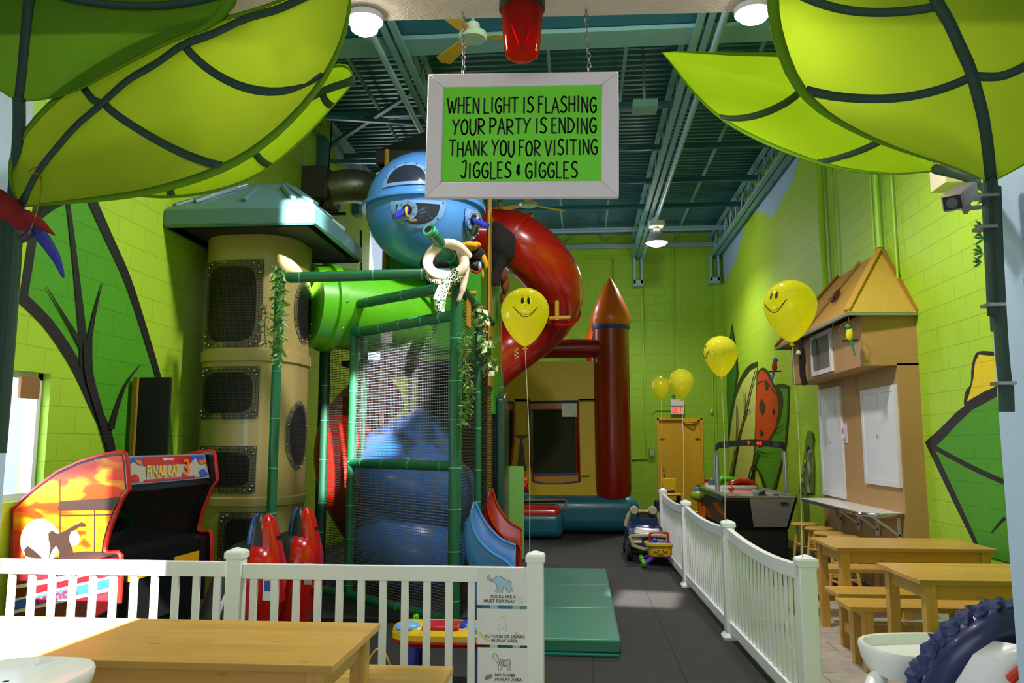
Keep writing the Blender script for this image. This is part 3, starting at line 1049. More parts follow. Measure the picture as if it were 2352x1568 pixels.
leaf('leaf_canopy', 'bright lime leaf canopy half hidden behind the front left leaf',
     P3([(200, 440, 2.5), (300, 448, 2.48), (390, 454, 2.46), (500, 438, 2.44), (600, 398, 2.42), (690, 325, 2.4), (760, 250, 2.38), (800, 205, 2.36), (816, 184, 2.35)]),
     P3([(200, 436, 2.5), (300, 385, 2.52), (400, 350, 2.53), (520, 310, 2.52), (640, 260, 2.48), (740, 210, 2.42), (815, 183, 2.35)]),
     P3([(200, 430, 2.5), (280, 330, 2.6), (400, 260, 2.64), (560, 200, 2.62), (700, 165, 2.52), (790, 146, 2.42), (814, 181, 2.35)]),
     m_leaf_b, [(0.25, 0.30, 0, -0.93), (0.55, 0.64, 0, -0.93), (0.86, 0.90, 0, -0.9)], ribw=0.024,
     stem=P3([(200, 440, 2.5), (120, 470, 2.35), (60, 520, 2.24), (30, 560, 2.18)]))
leaf('leaf_canopy', 'large green leaf canopy in front at the top right corner',
     P3([(2272, 418, 2.02), (2200, 388, 1.96), (2100, 357, 1.92), (2000, 322, 1.89), (1900, 272, 1.87), (1838, 222, 1.86), (1800, 165, 1.86), (1772, 80, 1.86), (1761, 0, 1.87), (1780, -90, 1.86), (1900, -200, 1.82), (2090, -290, 1.75)]),
     P3([(2274, 418, 2.02), (2266, 330, 1.95), (2250, 240, 1.9), (2228, 165, 1.87), (2195, 85, 1.84), (2150, 0, 1.81), (2110, -120, 1.78), (2092, -292, 1.75)]),
     P3([(2276, 418, 2.02), (2352, 378, 1.96), (2440, 320, 1.9), (2500, 220, 1.84), (2510, 90, 1.8), (2460, -60, 1.77), (2320, -200, 1.75), (2094, -292, 1.75)]),
     m_leaf_y, [(0.36, 0.46, 0, -0.93), (0.36, 0.44, 0, 0.93), (0.60, 0.70, 0, -0.95)], ribw=0.02,
     stem=P3([(2274, 410, 2.02), (2279, 480, 2.02), (2284, 620, 2.02), (2292, 760, 2.02)]))
leaf('leaf_canopy', 'lower lime leaf canopy on the right with its tip toward the sign',
     P3([(2150, 392, 2.45), (2050, 400, 2.46), (1950, 392, 2.47), (1880, 376, 2.48), (1790, 345, 2.48), (1700, 302, 2.48), (1640, 262, 2.47), (1585, 205, 2.45), (1545, 150, 2.42), (1522, 122, 2.4)]),
     P3([(2150, 386, 2.45), (2060, 335, 2.54), (1960, 285, 2.6), (1880, 235, 2.62), (1810, 200, 2.61), (1700, 172, 2.56), (1600, 148, 2.48), (1545, 134, 2.42), (1520, 121, 2.4)]),
     P3([(2150, 380, 2.45), (2080, 280, 2.48), (2000, 200, 2.5), (1900, 142, 2.51), (1810, 122, 2.5), (1700, 121, 2.47), (1620, 119, 2.44), (1560, 117, 2.41), (1521, 120, 2.4)]),
     m_leaf_b, [(0.2, 0.36, 0, -0.93), (0.50, 0.72, 0, -0.95)], ribw=0.024, belly=0.02, rib=False,
     stem=P3([(2150, 388, 2.45), (2220, 405, 2.3), (2280, 440, 2.2), (2296, 470, 2.16)]))

# dark fabric-wrapped poles at the ends of the passage walls
t = Thing('leaf_pole', 'dark green wrapped pole with straps on the right end wall', 'pole', at(2290, 760, 2.0))
PY = 2.0
t.w('pole_tube', MB().tube(spline(P3([(2266, 420, PY), (2270, 520, PY), (2276, 640, PY), (2280, 724, PY)]), 4), 0.012, 10), m_rib)
t.w('pole_tube', MB().tube(spline(P3([(2284, 430, PY), (2290, 600, PY), (2301, 800, PY), (2309, 880, PY)]), 4), 0.015, 10), m_rib)
t.w('sleeve_end', MB().tube(P3([(2310, 885, PY - .01), (2312, 945, PY - .01)]), 0.017, 10), m_rib)
for a in ((2270, 450), (2266, 522), (2285, 700), (2309, 880)):
    c = at(a[0], a[1], PY - .02)
    t.w('strap', MB().box(c + Vector((-0.02, -0.012, -0.004)), c + Vector((0.02, 0.03, 0.004))), m_steel)
t = Thing('leaf_pole', 'dark green wrapped pole at the left end wall behind the parrot', 'pole', at(10, 760, 2.0))
t.w('pole_tube', MB().tube(spline(P3([(44, 300, 2.0), (38, 500, 2.0), (26, 700, 2.0), (10, 900, 2.0), (-2, 1040, 2.0)]), 4), 0.017, 10), m_rib)
t.w('pole_tube', MB().tube(spline(P3([(14, 480, 2.03), (4, 700, 2.03), (-12, 900, 2.03)]), 4), 0.022, 10), m_rib)
# a few artificial bamboo sprigs along the right pole
mb = MB()
for px, py in ((2262, 425), (2258, 520), (2256, 530), (2260, 548), (2256, 575), (2259, 583), (2255, 602), (2262, 455)):
    a = at(px, py, 2.2)
    for k in range(3):
        d = Vector((-0.012 - 0.008 * random.random(), 0, -0.01 + 0.012 * k)).normalized()
        e = a + d * 0.028
        s = Vector((-d.z, 0.3, d.x)).normalized() * 0.004
        mb.add([a, a.lerp(e, .5) + s, e, a.lerp(e, .5) - s], [(0, 1, 2, 3)])
m_ivy = mat('artificial leaf green', '#3f7a2a', 0.5, var=0.25, scale=30)
tag(link_mesh('bamboo_sprig', mb, m_ivy, solid=0.001), 'small artificial bamboo leaves sticking out beside the right pole', 'artificial plant')

# ------------------------------------------------------------------ hand-lettered sign on chains
STROKES = {
 'A': [[(0, 0), (.5, 1), (1, 0)], [(.2, .38), (.8, .38)]], 'D': [[(.1, 0), (.1, 1)], [(.0, 1), (.55, .9), (.95, .5), (.6, .08), (0, 0)]],
 'E': [[(.85, 1), (.1, 1), (.1, 0), (.9, 0)], [(.1, .52), (.7, .52)]], 'F': [[(.9, 1), (.1, 1), (.1, 0)], [(.1, .55), (.7, .55)]],
 'G': [[(.9, .86), (.6, 1), (.25, .85), (.08, .5), (.25, .12), (.6, 0), (.9, .15), (.9, .45), (.5, .45)]], 'H': [[(.1, 0), (.1, 1)], [(.9, 0), (.9, 1)], [(.1, .5), (.9, .5)]],
 'I': [[(.5, 0), (.5, 1)]], 'J': [[(.2, .95), (.85, 1), (.75, .15), (.4, 0), (0, .12)]], 'K': [[(.1, 0), (.1, 1)], [(.9, 1), (.1, .45), (.95, 0)]], 'L': [[(.1, 1), (.1, 0), (.95, 0)]],
 'N': [[(.1, 0), (.1, 1), (.9, 0), (.9, 1)]], 'O': [[(.5, 1), (.15, .8), (.05, .45), (.2, .1), (.5, 0), (.82, .12), (.95, .5), (.82, .85), (.5, 1)]],
 'P': [[(.1, 0), (.1, 1)], [(0, 1), (.6, .98), (.92, .75), (.6, .48), (.1, .44)]], 'R': [[(.1, 0), (.1, 1)], [(0, 1), (.6, .98), (.9, .75), (.6, .5), (.1, .47), (.95, 0)]],
 'S': [[(.9, .9), (.55, 1), (.2, .85), (.25, .62), (.7, .45), (.9, .22), (.55, 0), (.05, .08)]], 'T': [[(0, 1), (1, 1)], [(.5, 1), (.5, 0)]], 'U': [[(.1, 1), (.1, .3), (.35, 0), (.65, 0), (.9, .3), (.9, 1)]],
 'V': [[(0, 1), (.5, 0), (1, 1)]], 'W': [[(0, 1), (.28, 0), (.5, .75), (.72, 0), (1, 1)]], 'Y': [[(0, 1), (.45, .5), (1, 1)], [(.45, .5), (.3, 0)]],
 '&': [[(.85, .8), (.4, .9), (.3, .62), (.6, .52), (.2, .4), (.3, .12), (.9, .2)], [(.55, 1.1), (.55, -.1)]],
}
WID = {'I': .45, 'W': 1.35, 'L': .8, 'E': .8, 'F': .8, '&': .6, 'J': .8}
SY = 2.04
TL, TR, BR, BL = at(985, 174, SY), at(1420, 168, SY), at(1421, 454, SY), at(977, 456, SY)
rt, dn = (TR - TL), (BL - TL)
NRM = Vector((0, -1, 0))
def sq(u, v, d=0.0):
    a = TL.lerp(TR, u)
    b_ = BL.lerp(BR, u)
    return a.lerp(b_, v) + NRM * d
t = Thing('hanging_sign', 'white framed green notice hanging on chains with hand lettering', 'sign', tuple((TL + TR + BR + BL) / 4))
g = (0.085, 0.105)
m_frame = mat('white painted picture frame', '#e2d8d6', 0.5, var=0.06, scale=20)
inner = [(g[0], g[1]), (1 - g[0], g[1] - 0.005), (1 - g[0] - 0.002, 1 - g[1] - 0.025), (g[0] - 0.002, 1 - g[1] - 0.02)]
outer = [(0, 0), (1, 0), (1, 1), (0, 1)]
for i in range(4):
    j = (i + 1) % 4
    pts = [sq(*outer[i], .012), sq(*outer[j], .012), sq(*inner[j], .008), sq(*inner[i], .008)]
    t.w('frame_rail', MB().prism(pts, (0, 0.024, 0)), m_frame, bevel=0.003)
t.w('notice', MB().prism([sq(*q, 0.001) for q in inner], (0, 0.006, 0)), mat('fluorescent green card', '#6ed826', 0.55, var=0.02))
lines = [("WHEN LIGHT IS FLASHING", .105, .895, .185, .315), ("YOUR PARTY IS ENDING", .135, .895, .36, .485), ("THANK YOU FOR VISITING", .12, .90, .535, .66), ("JIGGLES & GIGGLES", .185, .80, .71, .84)]
mb = MB()
for body, u0, u1, v0, v1 in lines:
    adv = [0.45 if c == ' ' else WID.get(c, 1.0) + 0.22 for c in body]
    k = (u1 - u0) / sum(adv)
    u = u0
    for c, a in zip(body, adv):
        if c != ' ':
            w_ = WID.get(c, 1.0)
            dy = random.uniform(-.006, .006)
            hv = (v1 - v0) * random.uniform(.92, 1.0)
            if c == '&': hv *= .6
            vb = v1 - (v1 - v0) * (.2 if c == '&' else 0)
            for st in STROKES[c]:
                cur = len(st) > 4
                Q = [sq(u + a_ * w_ * k, vb + dy - b_ * hv, 0.0016) for a_, b_ in st]
                if cur: Q = spline(Q, 5)
                for i in range(len(Q) - 1):
                    d = (Q[i + 1] - Q[i])
                    if d.length < 1e-6: continue
                    n_ = d.cross(NRM).normalized() * 0.0023
                    e = d.normalized() * 0.0012
                    mb.add([Q[i] - n_ - e, Q[i + 1] - n_ + e, Q[i + 1] + n_ + e, Q[i] + n_ - e], [(0, 1, 2, 3)])
        u += a * k
t.w('hand_lettering', mb, m_inkb, smooth=False)
for (a, b_), e in (((1064, 28, ), (1064, 172)), ((1346, 22), (1352, 168))):
    top = onz(a, b_, 2.72)
    bot = at(e[0], e[1], SY)
    ch = MB()
    n = 13
    for i in range(n):
        c = top.lerp(bot, (i + .5) / n) + Vector((random.uniform(-.002, .002), 0, 0))
        d = (bot - top).normalized() * 0.0085
        s = Vector((0.0046, 0, 0)) if i % 2 else Vector((0.0018, 0.0044, 0))
        loop = [c + d * math.cos(w) + s * math.sin(w) for w in [2 * PI * q / 8 for q in range(8)]]
        ch.tube(loop, 0.0014, 5, closed=True)
    t.w('chain', ch, m_steel)
    t.w('hook', MB().cyl(top + Vector((0, 0, 0.02)), top, 0.0022, 6), m_steel)

# ------------------------------------------------------------------ red warning beacon, dome lights, camera, parrot at the entrance
m_bea = glassy('red lens plastic', '#d81c04', 0.55)
cx = at(1199, 60, 1.9)
t = Thing('warning_beacon', 'red warning beacon with black base hanging from the ceiling above the sign', 'beacon', (cx.x, cx.y, 2.72))
zt = at(1199, 22, 1.9).z
zb = at(1199, 137, 1.9).z
t.w('base', MB().lathe([(0.05, 2.72), (0.057, 2.72), (0.058, zt), (0.05, zt - 0.004)], (cx.x, cx.y, 0), 32), m_black)
t.w('lens', MB().lathe([(0.052, zt + 0.004), (0.053, zt - 0.004), (0.052, zt - 0.02), (0.045, zb + 0.03), (0.041, zb + 0.012), (0.028, zb + 0.002), (0, zb)], (cx.x, cx.y, 0), 32, cap=False), m_bea)
t.w('reflector', MB().lathe([(0.028, zt), (0.03, zt - 0.05), (0.012, zb + 0.045), (0.012, zb + 0.03)], (cx.x, cx.y, 0), 20), mat('mirror bowl', '#b0241a', 0.15, 0.9))
for px, lab in ((838, 'lit round ceiling light at the end of the big left leaf'), (1730, 'lit round ceiling light beside the right leaf canopy')):
    c = onz(px, 34 if px < 1000 else 16, 2.72)
    t = Thing('ceiling_light', lab, 'ceiling light', (c.x, c.y, 2.72), group='round ceiling lights at the entrance')
    t.w('trim_ring', MB().lathe([(0.045, 2.72), (0.052, 2.715), (0.05, 2.70), (0.04, 2.7)], (c.x, c.y, 0), 24), m_whitep)
    dz = 0.035 if px < 1000 else 0.02
    t.w('bulb', MB().lathe([(0.038, 2.715), (0.04, 2.70), (0.036, 2.70 - dz * .7), (0.02, 2.70 - dz), (0, 2.70 - dz - 0.003)], (c.x, c.y, 0), 24), emit_mat('lit bulb glass', '#fff6e8', 28))
    light('entry_lamp', 'AREA', (c.x, c.y, 2.65), 5, LAMP, aim=(c.x, c.y, 0), size=0.08)
t = Thing('security_camera', 'grey box security camera on a bracket beside the right pole', 'camera', at(2262, 472, 2.18))
a, b_ = at(2188, 465, 2.05), at(2222, 438, 2.17)
d = (a - b_).normalized()
sd = d.cross(Vector((0, 0, 1))).normalized()
upv = sd.cross(d)
def cbox(p_, q_, w, h): return MB().bar(p_, q_, w, h)
m_cam = mat('warm grey plastic', '#8f877c', 0.5)
t.w('housing', cbox(a, b_, 0.052, 0.044), m_cam, bevel=0.006)
t.w('window', cbox(a + d * 0.001, a + d * 0.003, 0.042, 0.034), m_black)
t.w('lens_ring', MB().tube([a + d * 0.003, a + d * 0.007], 0.013, 20), mat('grey lens ring', '#5a5650', 0.3))
t.w('bracket', MB().tube(P3([(2215, 456, 2.12), (2218, 472, 2.12), (2232, 478, 2.14), (2262, 474, 2.2)]), 0.006, 8).cyl(at(2212, 476, 2.12), at(2226, 476, 2.12), 0.011).cyl(at(2218, 478, 2.12), at(2218, 490, 2.12), 0.006), m_cam)
# parrot near the lens at the left edge
t = Thing('toy_parrot', 'red and blue toy parrot hanging at the left edge under the leaf', 'toy parrot', at(60, 560, 1.9))
m_pred = mat('red feather plush', '#7c0f08', 0.9, var=0.25, scale=60)
m_pblue = mat('blue feather plush', '#28357e', 0.9, var=0.3, scale=60)
def PB(px, py, r_, Y=1.9, k=1.0): return (at(px, py, Y), (r_, r_, r_ * k))
blob('body', [PB(-10, 462, .035), PB(20, 480, .034), PB(50, 505, .03), PB(75, 522, .02), PB(-35, 440, .03)], m_pred, t.o, M=t.M, vox=0.006)
t.w('wing', MB().tube(P3([(60, 495, 1.88), (95, 515, 1.88), (126, 540, 1.88)]), [0.016, 0.012, 0.002], 8), m_pred)
t.w('tail', MB().tube(spline(P3([(78, 520, 1.9), (105, 555, 1.9), (130, 595, 1.9), (146, 638, 1.9)]), 4), [0.019, 0.019, 0.018, 0.017, 0.016, 0.015, 0.014, 0.013, 0.011, 0.009, 0.007, 0.005, 0.002], 8), m_pblue)
t.w('claw', MB().tube(P3([(75, 530, 1.88), (62, 542, 1.88), (48, 550, 1.88)]), 0.011, 8), mat('dark grey claw', '#2c2a38', 0.6))
t.w('ring', MB().tube(spline(P3([(90, 380, 1.9), (66, 395, 1.9), (93, 405, 1.88), (92, 455, 1.87), (80, 500, 1.87), (66, 540, 1.87)]), 6), 0.0016, 6), mat('gold wire', '#c08a2a', 0.3, 0.8))
# ------------------------------------------------------------------ crawl tower (tan rounded tube tower with a hipped roof)
TX, TY, TH, TR_ = -3.245, 7.85, 0.475, 0.36
def tower_pt(s, z, off=0.0, cx=TX, cy=TY, h=TH, r=TR_):
    """point on the rounded-square outline; s = length along it from the middle of the front (-Y) face, positive to the right"""
    st = h - r
    q = PI / 2 * r
    per = 8 * st + 4 * q
    s = s % per
    segs = [(st, 'l'), (q, 'a'), (2 * st, 'l'), (q, 'a'), (2 * st, 'l'), (q, 'a'), (2 * st, 'l'), (q, 'a'), (st, 'l')]
    p = Vector((cx, cy - h, z)); d = Vector((1, 0, 0)); nrm = Vector((0, -1, 0))
    for L, k in segs:
        u = min(s, L)
        if k == 'l':
            p = p + d * u
        else:
            a = u / r
            c = p - nrm * r
            n2 = nrm * math.cos(a) + d * math.sin(a)
            d2 = d * math.cos(a) - nrm * math.sin(a)
            p = c + n2 * r
            nrm, d = n2, d2
        s -= L
        if s <= 1e-9: break
    return p + nrm * off
PER = 8 * (TH - TR_) + 4 * PI / 2 * TR_
t = Thing('crawl_tower', 'tan rounded plastic crawl tower with mesh windows and a dark green roof', 'play tower', (TX, TY, 0))
rows = []
for z, o in ((0, 0), (0.97, 0), (0.98, .02), (1.05, .02), (1.06, 0), (2.33, 0), (2.34, .022), (2.44, .022), (2.45, 0), (3.56, 0), (3.72, -.03)):
    rows.append([tower_pt(PER * i / 64, z, o) for i in range(64)])
body = t.w('tower_shell', MB().grid(rows, wrap=True), m_tan)
m_hole = mat('black mesh opening', '#0b0b0a', 0.8)
m_plate = mat('grey brown mesh plate', '#7a7054', 0.6)
def mesh_plate(s0, s1, z0, z1, oval=False, name='window'):
    """perforated plate with a dark rounded opening, bolts round its rim, wrapped on the tower"""
    mb = MB()
    W, H = s1 - s0, z1 - z0
    n = 12
    mb.mi(0)
    def outline(k, inset, e):
        out = []
        for i in range(k):
            a = 2 * PI * i / k
            ca, sa = math.cos(a), math.sin(a)
            u = math.copysign(abs(ca) ** e, ca) * (W / 2 - inset)
            v = math.copysign(abs(sa) ** e, sa) * (H / 2 - inset)
            out.append((s0 + W / 2 + u, z0 + H / 2 + v))
        return out
    K = 48
    e0 = 0.9 if oval else 0.16
    e1 = 0.9 if oval else 0.42
    ins = 0.058
    A, B = outline(K, 0, e0), outline(K, ins, e1)
    mb.grid([[tower_pt(a, b, 0.006) for a, b in A] + [], [tower_pt(a, b, 0.008) for a, b in B]], wrap=True)
    mb.mi(1)
    C = outline(K, ins, e1)
    ctr = [(s0 + W / 2 + (a - s0 - W / 2) * f, z0 + H / 2 + (b - z0 - H / 2) * f) for f in (1, .66, .33, .001) for a, b in C]
    mb.grid([[tower_pt(ctr[k * K + i][0], ctr[k * K + i][1], 0.009) for i in range(K)] for k in range(4)], wrap=True)
    p = t.w(name, mb, [m_plate, m_hole], body, smooth=False)
    # net strands over the whole plate
    nb = MB()
    step = 0.026
    k = int(W / step)
    def inside(u, v):
        if not oval: return True
        return ((u - s0 - W / 2) / (W / 2)) ** 2 + ((v - z0 - H / 2) / (H / 2)) ** 2 < 0.98
    for i in range(k + 1):
        s = s0 + W * i / k
        zz = [z for z in [z0 + H * j / 16 for j in range(17)] if inside(s, z)]
        if len(zz) > 1:
            nb.grid([[tower_pt(s - 0.003, z, 0.013) for z in zz], [tower_pt(s + 0.003, z, 0.013) for z in zz]])
    k = int(H / step)
    for j in range(k + 1):
        z = z0 + H * j / k
        ss = [s for s in [s0 + W * i / 12 for i in range(13)] if inside(s, z)]
        if len(ss) > 1:
            nb.grid([[tower_pt(s, z - 0.003, 0.013) for s in ss], [tower_pt(s, z + 0.003, 0.013) for s in ss]])
    t.w('net', nb, mat('dark net strand', '#2c2a22', 0.5), body, smooth=False)
    bo = MB()
    for i in range(12):
        a = 2 * PI * (i + .5) / 12
        ca, sa = math.cos(a), math.sin(a)
        e = 0.9 if oval else 0.2
        u = math.copysign(abs(ca) ** e, ca) * (W / 2 - .022); v = math.copysign(abs(sa) ** e, sa) * (H / 2 - .022)
        c = tower_pt(s0 + W / 2 + u, z0 + H / 2 + v, 0.012)
        bo.ball(tuple(c), 0.012, 8, 5)
    t.w('bolt', bo, m_chrome, body)
mesh_plate(-0.40, 0.22, 2.47, 3.31)
mesh_plate(-0.41, 0.22, 1.79, 2.28)
mesh_plate(-0.41, 0.22, 1.10, 1.53)
mesh_plate(-0.10, 0.40, 0.42, 0.92)
s_r = (TH - TR_) + PI / 2 * TR_ + 0.14
mesh_plate(s_r - 0.27, s_r + 0.21, 2.55, 3.20, True)
mesh_plate(s_r - 0.33, s_r + 0.16, 1.30, 1.98, True)
m_roof = mat('dark slate green roof plastic', '#4c7274', 0.28, coat=0.4)
EX0, EX1, EY0, EY1 = -3.85, -2.40, 7.0, 8.62
cz, ez = 4.16, 3.55
C_ = Vector(((EX0 + EX1) / 2, (EY0 + EY1) / 2, cz))
mb = MB()
def ring(f, z):
    return [Vector((C_.x + (x - C_.x) * f, C_.y + (y - C_.y) * f, z)) for x, y in ((EX0, EY0), (EX1, EY0), (EX1, EY1), (EX0, EY1))]
rr = [ring(0.97, ez), ring(1, ez + 0.02), ring(1, ez + 0.17), ring(0.94, ez + 0.22), ring(0.28, cz - 0.02), ring(0.2, cz)]
mb.grid(rr, wrap=True)
mb.face(rr[-1])
rf = t.w('roof', mb, m_roof, bevel=0.01)
# ribs cast on the roof slopes
def rib_(a, b, w): t.w('roof_rib', MB().bar(a, b, w, 0.05), m_roof, rf, bevel=0.012)
for x in (-0.42, 0.0, 0.42):
    rib_((C_.x + x * 1.15, EY0 + 0.1, ez + 0.27), (C_.x + x * 0.55, EY0 + 0.1 + 0.36, ez + 0.52), 0.05)
    rib_((EX1 - 0.1, C_.y + x * 1.15, ez + 0.28), (EX1 - 0.1 - 0.33, C_.y + x * .55, ez + 0.535), 0.05)
for sx in (-1, 1):
    rib_((C_.x + sx * 0.66, EY0 + 0.06, ez + 0.22), (C_.x + sx * 0.19, C_.y - 0.2, cz - 0.02), 0.06)
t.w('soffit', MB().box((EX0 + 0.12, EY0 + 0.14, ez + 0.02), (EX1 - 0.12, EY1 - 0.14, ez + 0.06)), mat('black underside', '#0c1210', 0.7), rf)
q0, q1 = at(393, 802, 7.35), at(386, 1060, 7.35)
single('support_pole', MB().cyl((q0.x, 7.45, 0), (q0.x, 7.45, q0.z), 0.018, 10), m_steel, 'thin grey steel pole standing left of the tan tower', 'pole')
t = Thing('net_panel', 'dark safety net panel with a yellow edge strip between wall and tower', 'net', (-3.8, 7.5, 0))
a = onx(312, 866, -3.79)
t.w('net', MB().box((-3.77, a.y + .02, 0.0), (-3.49, a.y + .05, a.z)), mat('black net sheet', '#10130f', 0.9))
t.w('edge_strip', MB().box((-3.81, a.y - .01, 0.0), (-3.77, a.y + .05, a.z)), mat('mustard strip', '#9a7818', 0.6))

# ------------------------------------------------------------------ climbing frame
Lp, Dp, Mp, Fp, Gp, Hp = (-2.74, 7.08), (-2.77, 8.6), (-2.33, 8.15), (-1.085, 7.0), (-1.04, 8.2), (-1.02, 9.75)
t = Thing('climbing_frame', 'green padded climbing frame with black net sides in front of the slides', 'climbing frame', (-1.7, 8.2, 0))
m_net = mat('grey net cord', '#96949a', 0.35)
m_netd = mat('dark net cord', '#3a3634', 0.5)
def padded(name, pts, r, gap=0.2, m=None, tie=True, joint=None):
    o = t.w(name, MB().tube(pts, r, 16), m or m_gpad)
    if tie:
        P = [Vector(p) for p in pts]
        for i in range(len(P) - 1):
            d = P[i + 1] - P[i]
            k = max(1, int(d.length / (gap * 1.35)))
            for j in range(k):
                c = P[i] + d * ((j + 0.5 + random.uniform(-.15, .15)) / k)
                e = d.normalized() * 0.004
                t.w('cable_tie', MB().tube([c - e, c + e], r + 0.003, 14), m_gtie, o)
    return o
def post(p, z0, z1, r, m=None, gap=0.27):
    return padded('post', [(p[0], p[1], z0), (p[0], p[1], z1)], r, gap, m)
post(Lp, 0, 3.14, 0.043)
post(Dp, 0, 3.13, 0.046, m_gpadd)
post(Mp, 0, 3.06, 0.046)
post((Mp[0] + 0.08, Mp[1] + 0.1), 0, 2.86, 0.04, m_gpadd)
post(Fp, 0, 3.12, 0.056)
post(Gp, 0, 2.97, 0.034)
post(Hp, 0, 2.3, 0.036)
post((-1.02, 10.4), 0, 2.5, 0.04)
post((-3.0, 9.2), 0, 2.9, 0.045, m_gpadd)
padded('rail', [(Lp[0] - 0.0, Lp[1], 3.07), (Fp[0], Fp[1] + 0.1, 3.09)], 0.05, 0.36)
padded('rail', [(Mp[0], Mp[1], 3.0), (Fp[0], Fp[1], 2.96)], 0.05, 0.33)
padded('rail', [(Mp[0], Mp[1], 2.7), (Fp[0], Fp[1], 2.69)], 0.05, 0.22)
padded('rail', [(Mp[0], Mp[1], 1.36), (Fp[0], Fp[1], 1.36)], 0.046, 0.3)
padded('rail', [(Mp[0] - 0.8, Mp[1] + 0.5, 0.05), (Mp[0], Mp[1], 0.05), (Fp[0], Fp[1], 0.05)], 0.048, 0.4)
padded('rail', [(Dp[0], Dp[1], 3.1), (-2.22, 8.5, 3.1)], 0.055, 0.5, m_gpadd)
padded('rail', [(Fp[0], Fp[1], 2.97), (-1.01, 9.2, 2.95)], 0.045, 0.4, m_gpadd)
cannon = padded('cannon', [at(984, 526, 6.62), at(1000, 545, 6.72), at(1046, 606, 7.05)], 0.052, 0.14)
aim_ = (at(984, 526, 6.62) - at(1046, 606, 7.05)).normalized()
c0 = at(984, 526, 6.62)
t.w('muzzle', MB().tube([c0 + aim_ * 0.002, c0 + aim_ * 0.004], 0.034, 20), m_black, cannon)
t.w('muzzle_ring', MB().tube([c0 - aim_ * 0.03, c0 + aim_ * 0.001], 0.056, 20), m_gtie, cannon)

def net(name, a, b, z0, z1, m, step=0.026, w=0.0065):
    """net of cords between two posts"""
    a, b = Vector((a[0], a[1], 0)), Vector((b[0], b[1], 0))
    d = b - a
    L = d.length
    u = d / L
    nrm = Vector((-u.y, u.x, 0))
    mb = MB()
    k = int(L / step)
    for i in range(k + 1):
        c = a + d * (i / k)
        mb.add([c - u * w / 2 * .6 + Vector((0, 0, z0)), c + u * w / 2 * .6 + Vector((0, 0, z0)), c + u * w / 2 * .6 + Vector((0, 0, z1)), c - u * w / 2 * .6 + Vector((0, 0, z1))], [(0, 1, 2, 3)])
    k = int((z1 - z0) / step)
    for j in range(k + 1):
        z = z0 + (z1 - z0) * j / k
        o = nrm * 0.0015
        mb.add([a + o + Vector((0, 0, z - w / 2)), b + o + Vector((0, 0, z - w / 2)), b + o + Vector((0, 0, z + w / 2)), a + o + Vector((0, 0, z + w / 2))], [(0, 1, 2, 3)])
    return t.w(name, mb, m, smooth=False)
net('safety_net', Mp, Fp, 0.08, 2.68, m_net, 0.026, 0.0068)
net('safety_net', Fp, (-1.02, 9.3), 0.05, 2.9, m_netd, 0.03, 0.012)
net('safety_net', Dp, (Mp[0] - 0.02, Mp[1] + 0.1), 0.1, 3.06, m_netd)
net('safety_net', (-1.02, 9.3), Hp, 0.05, 2.2, m_netd, 0.03, 0.012)
m_dark = mat('black pad and panel', '#131211', 0.8)
t.w('darkening_panel', MB().box((-2.9, 10.1, 0), (-2.62, 10.16, 2.6)).box((-2.62, 10.1, 0), (-1.1, 10.16, 1.2)).box((-2.05, 10.1, 1.2), (-1.1, 10.16, 2.42)), m_dark)  # black panels added so the inside of the frame stays dark
t.w('deck_board', MB().box((-2.6, 8.6, 2.40), (-1.1, 10.1, 2.46)), m_dark)
t.w('deck_board', MB().box((-2.5, 8.8, 1.2), (-1.1, 10.1, 1.26)), m_dark)
t.w('floor_pad', MB().box((-2.9, 7.2, 0.0), (-1.1, 10.1, 0.03)), m_dark)
t.w('side_panel', MB().box((-2.25, 9.05, 2.46), (-1.12, 9.1, 3.75)), mat('green panel plastic', '#3f9a1c', 0.35))
t.w('side_panel', MB().box((-1.06, 9.3, 1.9), (-1.0, 10.2, 3.9)), mat('green panel plastic', '#3f9a1c', 0.35))
t.w('side_panel', MB().box((-1.02, 8.9, 2.2), (-1.0, 9.3, 4.2)), mat('mustard panel', '#a07f1e', 0.5), )
for (p, q) in (((-2.24, 9.0, 0), (-2.24, 9.0, 5.0)), ((-1.05, 9.3, 0), (-1.05, 9.3, 5.0)), ((-2.24, 10.5, 0), (-2.24, 10.5, 5.0)), ((-1.05, 10.5, 0), (-1.05, 10.5, 5.0))):
    t.w('steel_post', MB().cyl(p, q, 0.03, 12), m_yelp)
for (p, q) in (((-2.65, 8.75, 3.17), (-1.1, 8.5, 3.17)), ((-2.3, 8.7, 2.98), (-1.1, 8.7, 2.96)), ((-2.24, 9.0, 4.62), (-1.05, 9.0, 4.62)), ((-2.5, 8.3, 3.05), (-2.05, 8.95, 2.9)), ((-2.77, 9.2, 2.12), (-2.24, 9.0, 2.12)), ((-1.52, 8.6, 3.0), (-1.52, 8.6, 3.8))):
    t.w('steel_rail', MB().cyl(p, q, 0.026, 12), m_yelp)
mb = MB()
for c in ((-2.3, 8.7, 2.98), (-1.52, 8.68, 2.97), (-2.24, 9.0, 4.62), (-2.24, 9.0, 2.12), (-1.52, 8.62, 3.5)):
    mb.cyl((c[0] - 0.04, c[1], c[2]), (c[0] + 0.04, c[1], c[2]), 0.036, 12).cyl((c[0], c[1], c[2] - 0.05), (c[0], c[1], c[2] + 0.05), 0.036, 12)
t.w('pipe_clamp', mb, m_steel)
q = at(890, 768, 8.05)
sg = t.w('warning_label', MB().box((q.x - 0.07, 8.05, q.z - 0.09), (q.x + 0.05, 8.055, q.z + 0.09)), mat('grey vinyl label', '#b8b8b4', 0.4))
t.w('label_text', text_mb('SPI', (q.x - 0.01, 8.045, q.z + 0.03), (1, 0, 0), (0, 0, 1), 0.045, 0.09, offset=.03), m_red, sg)
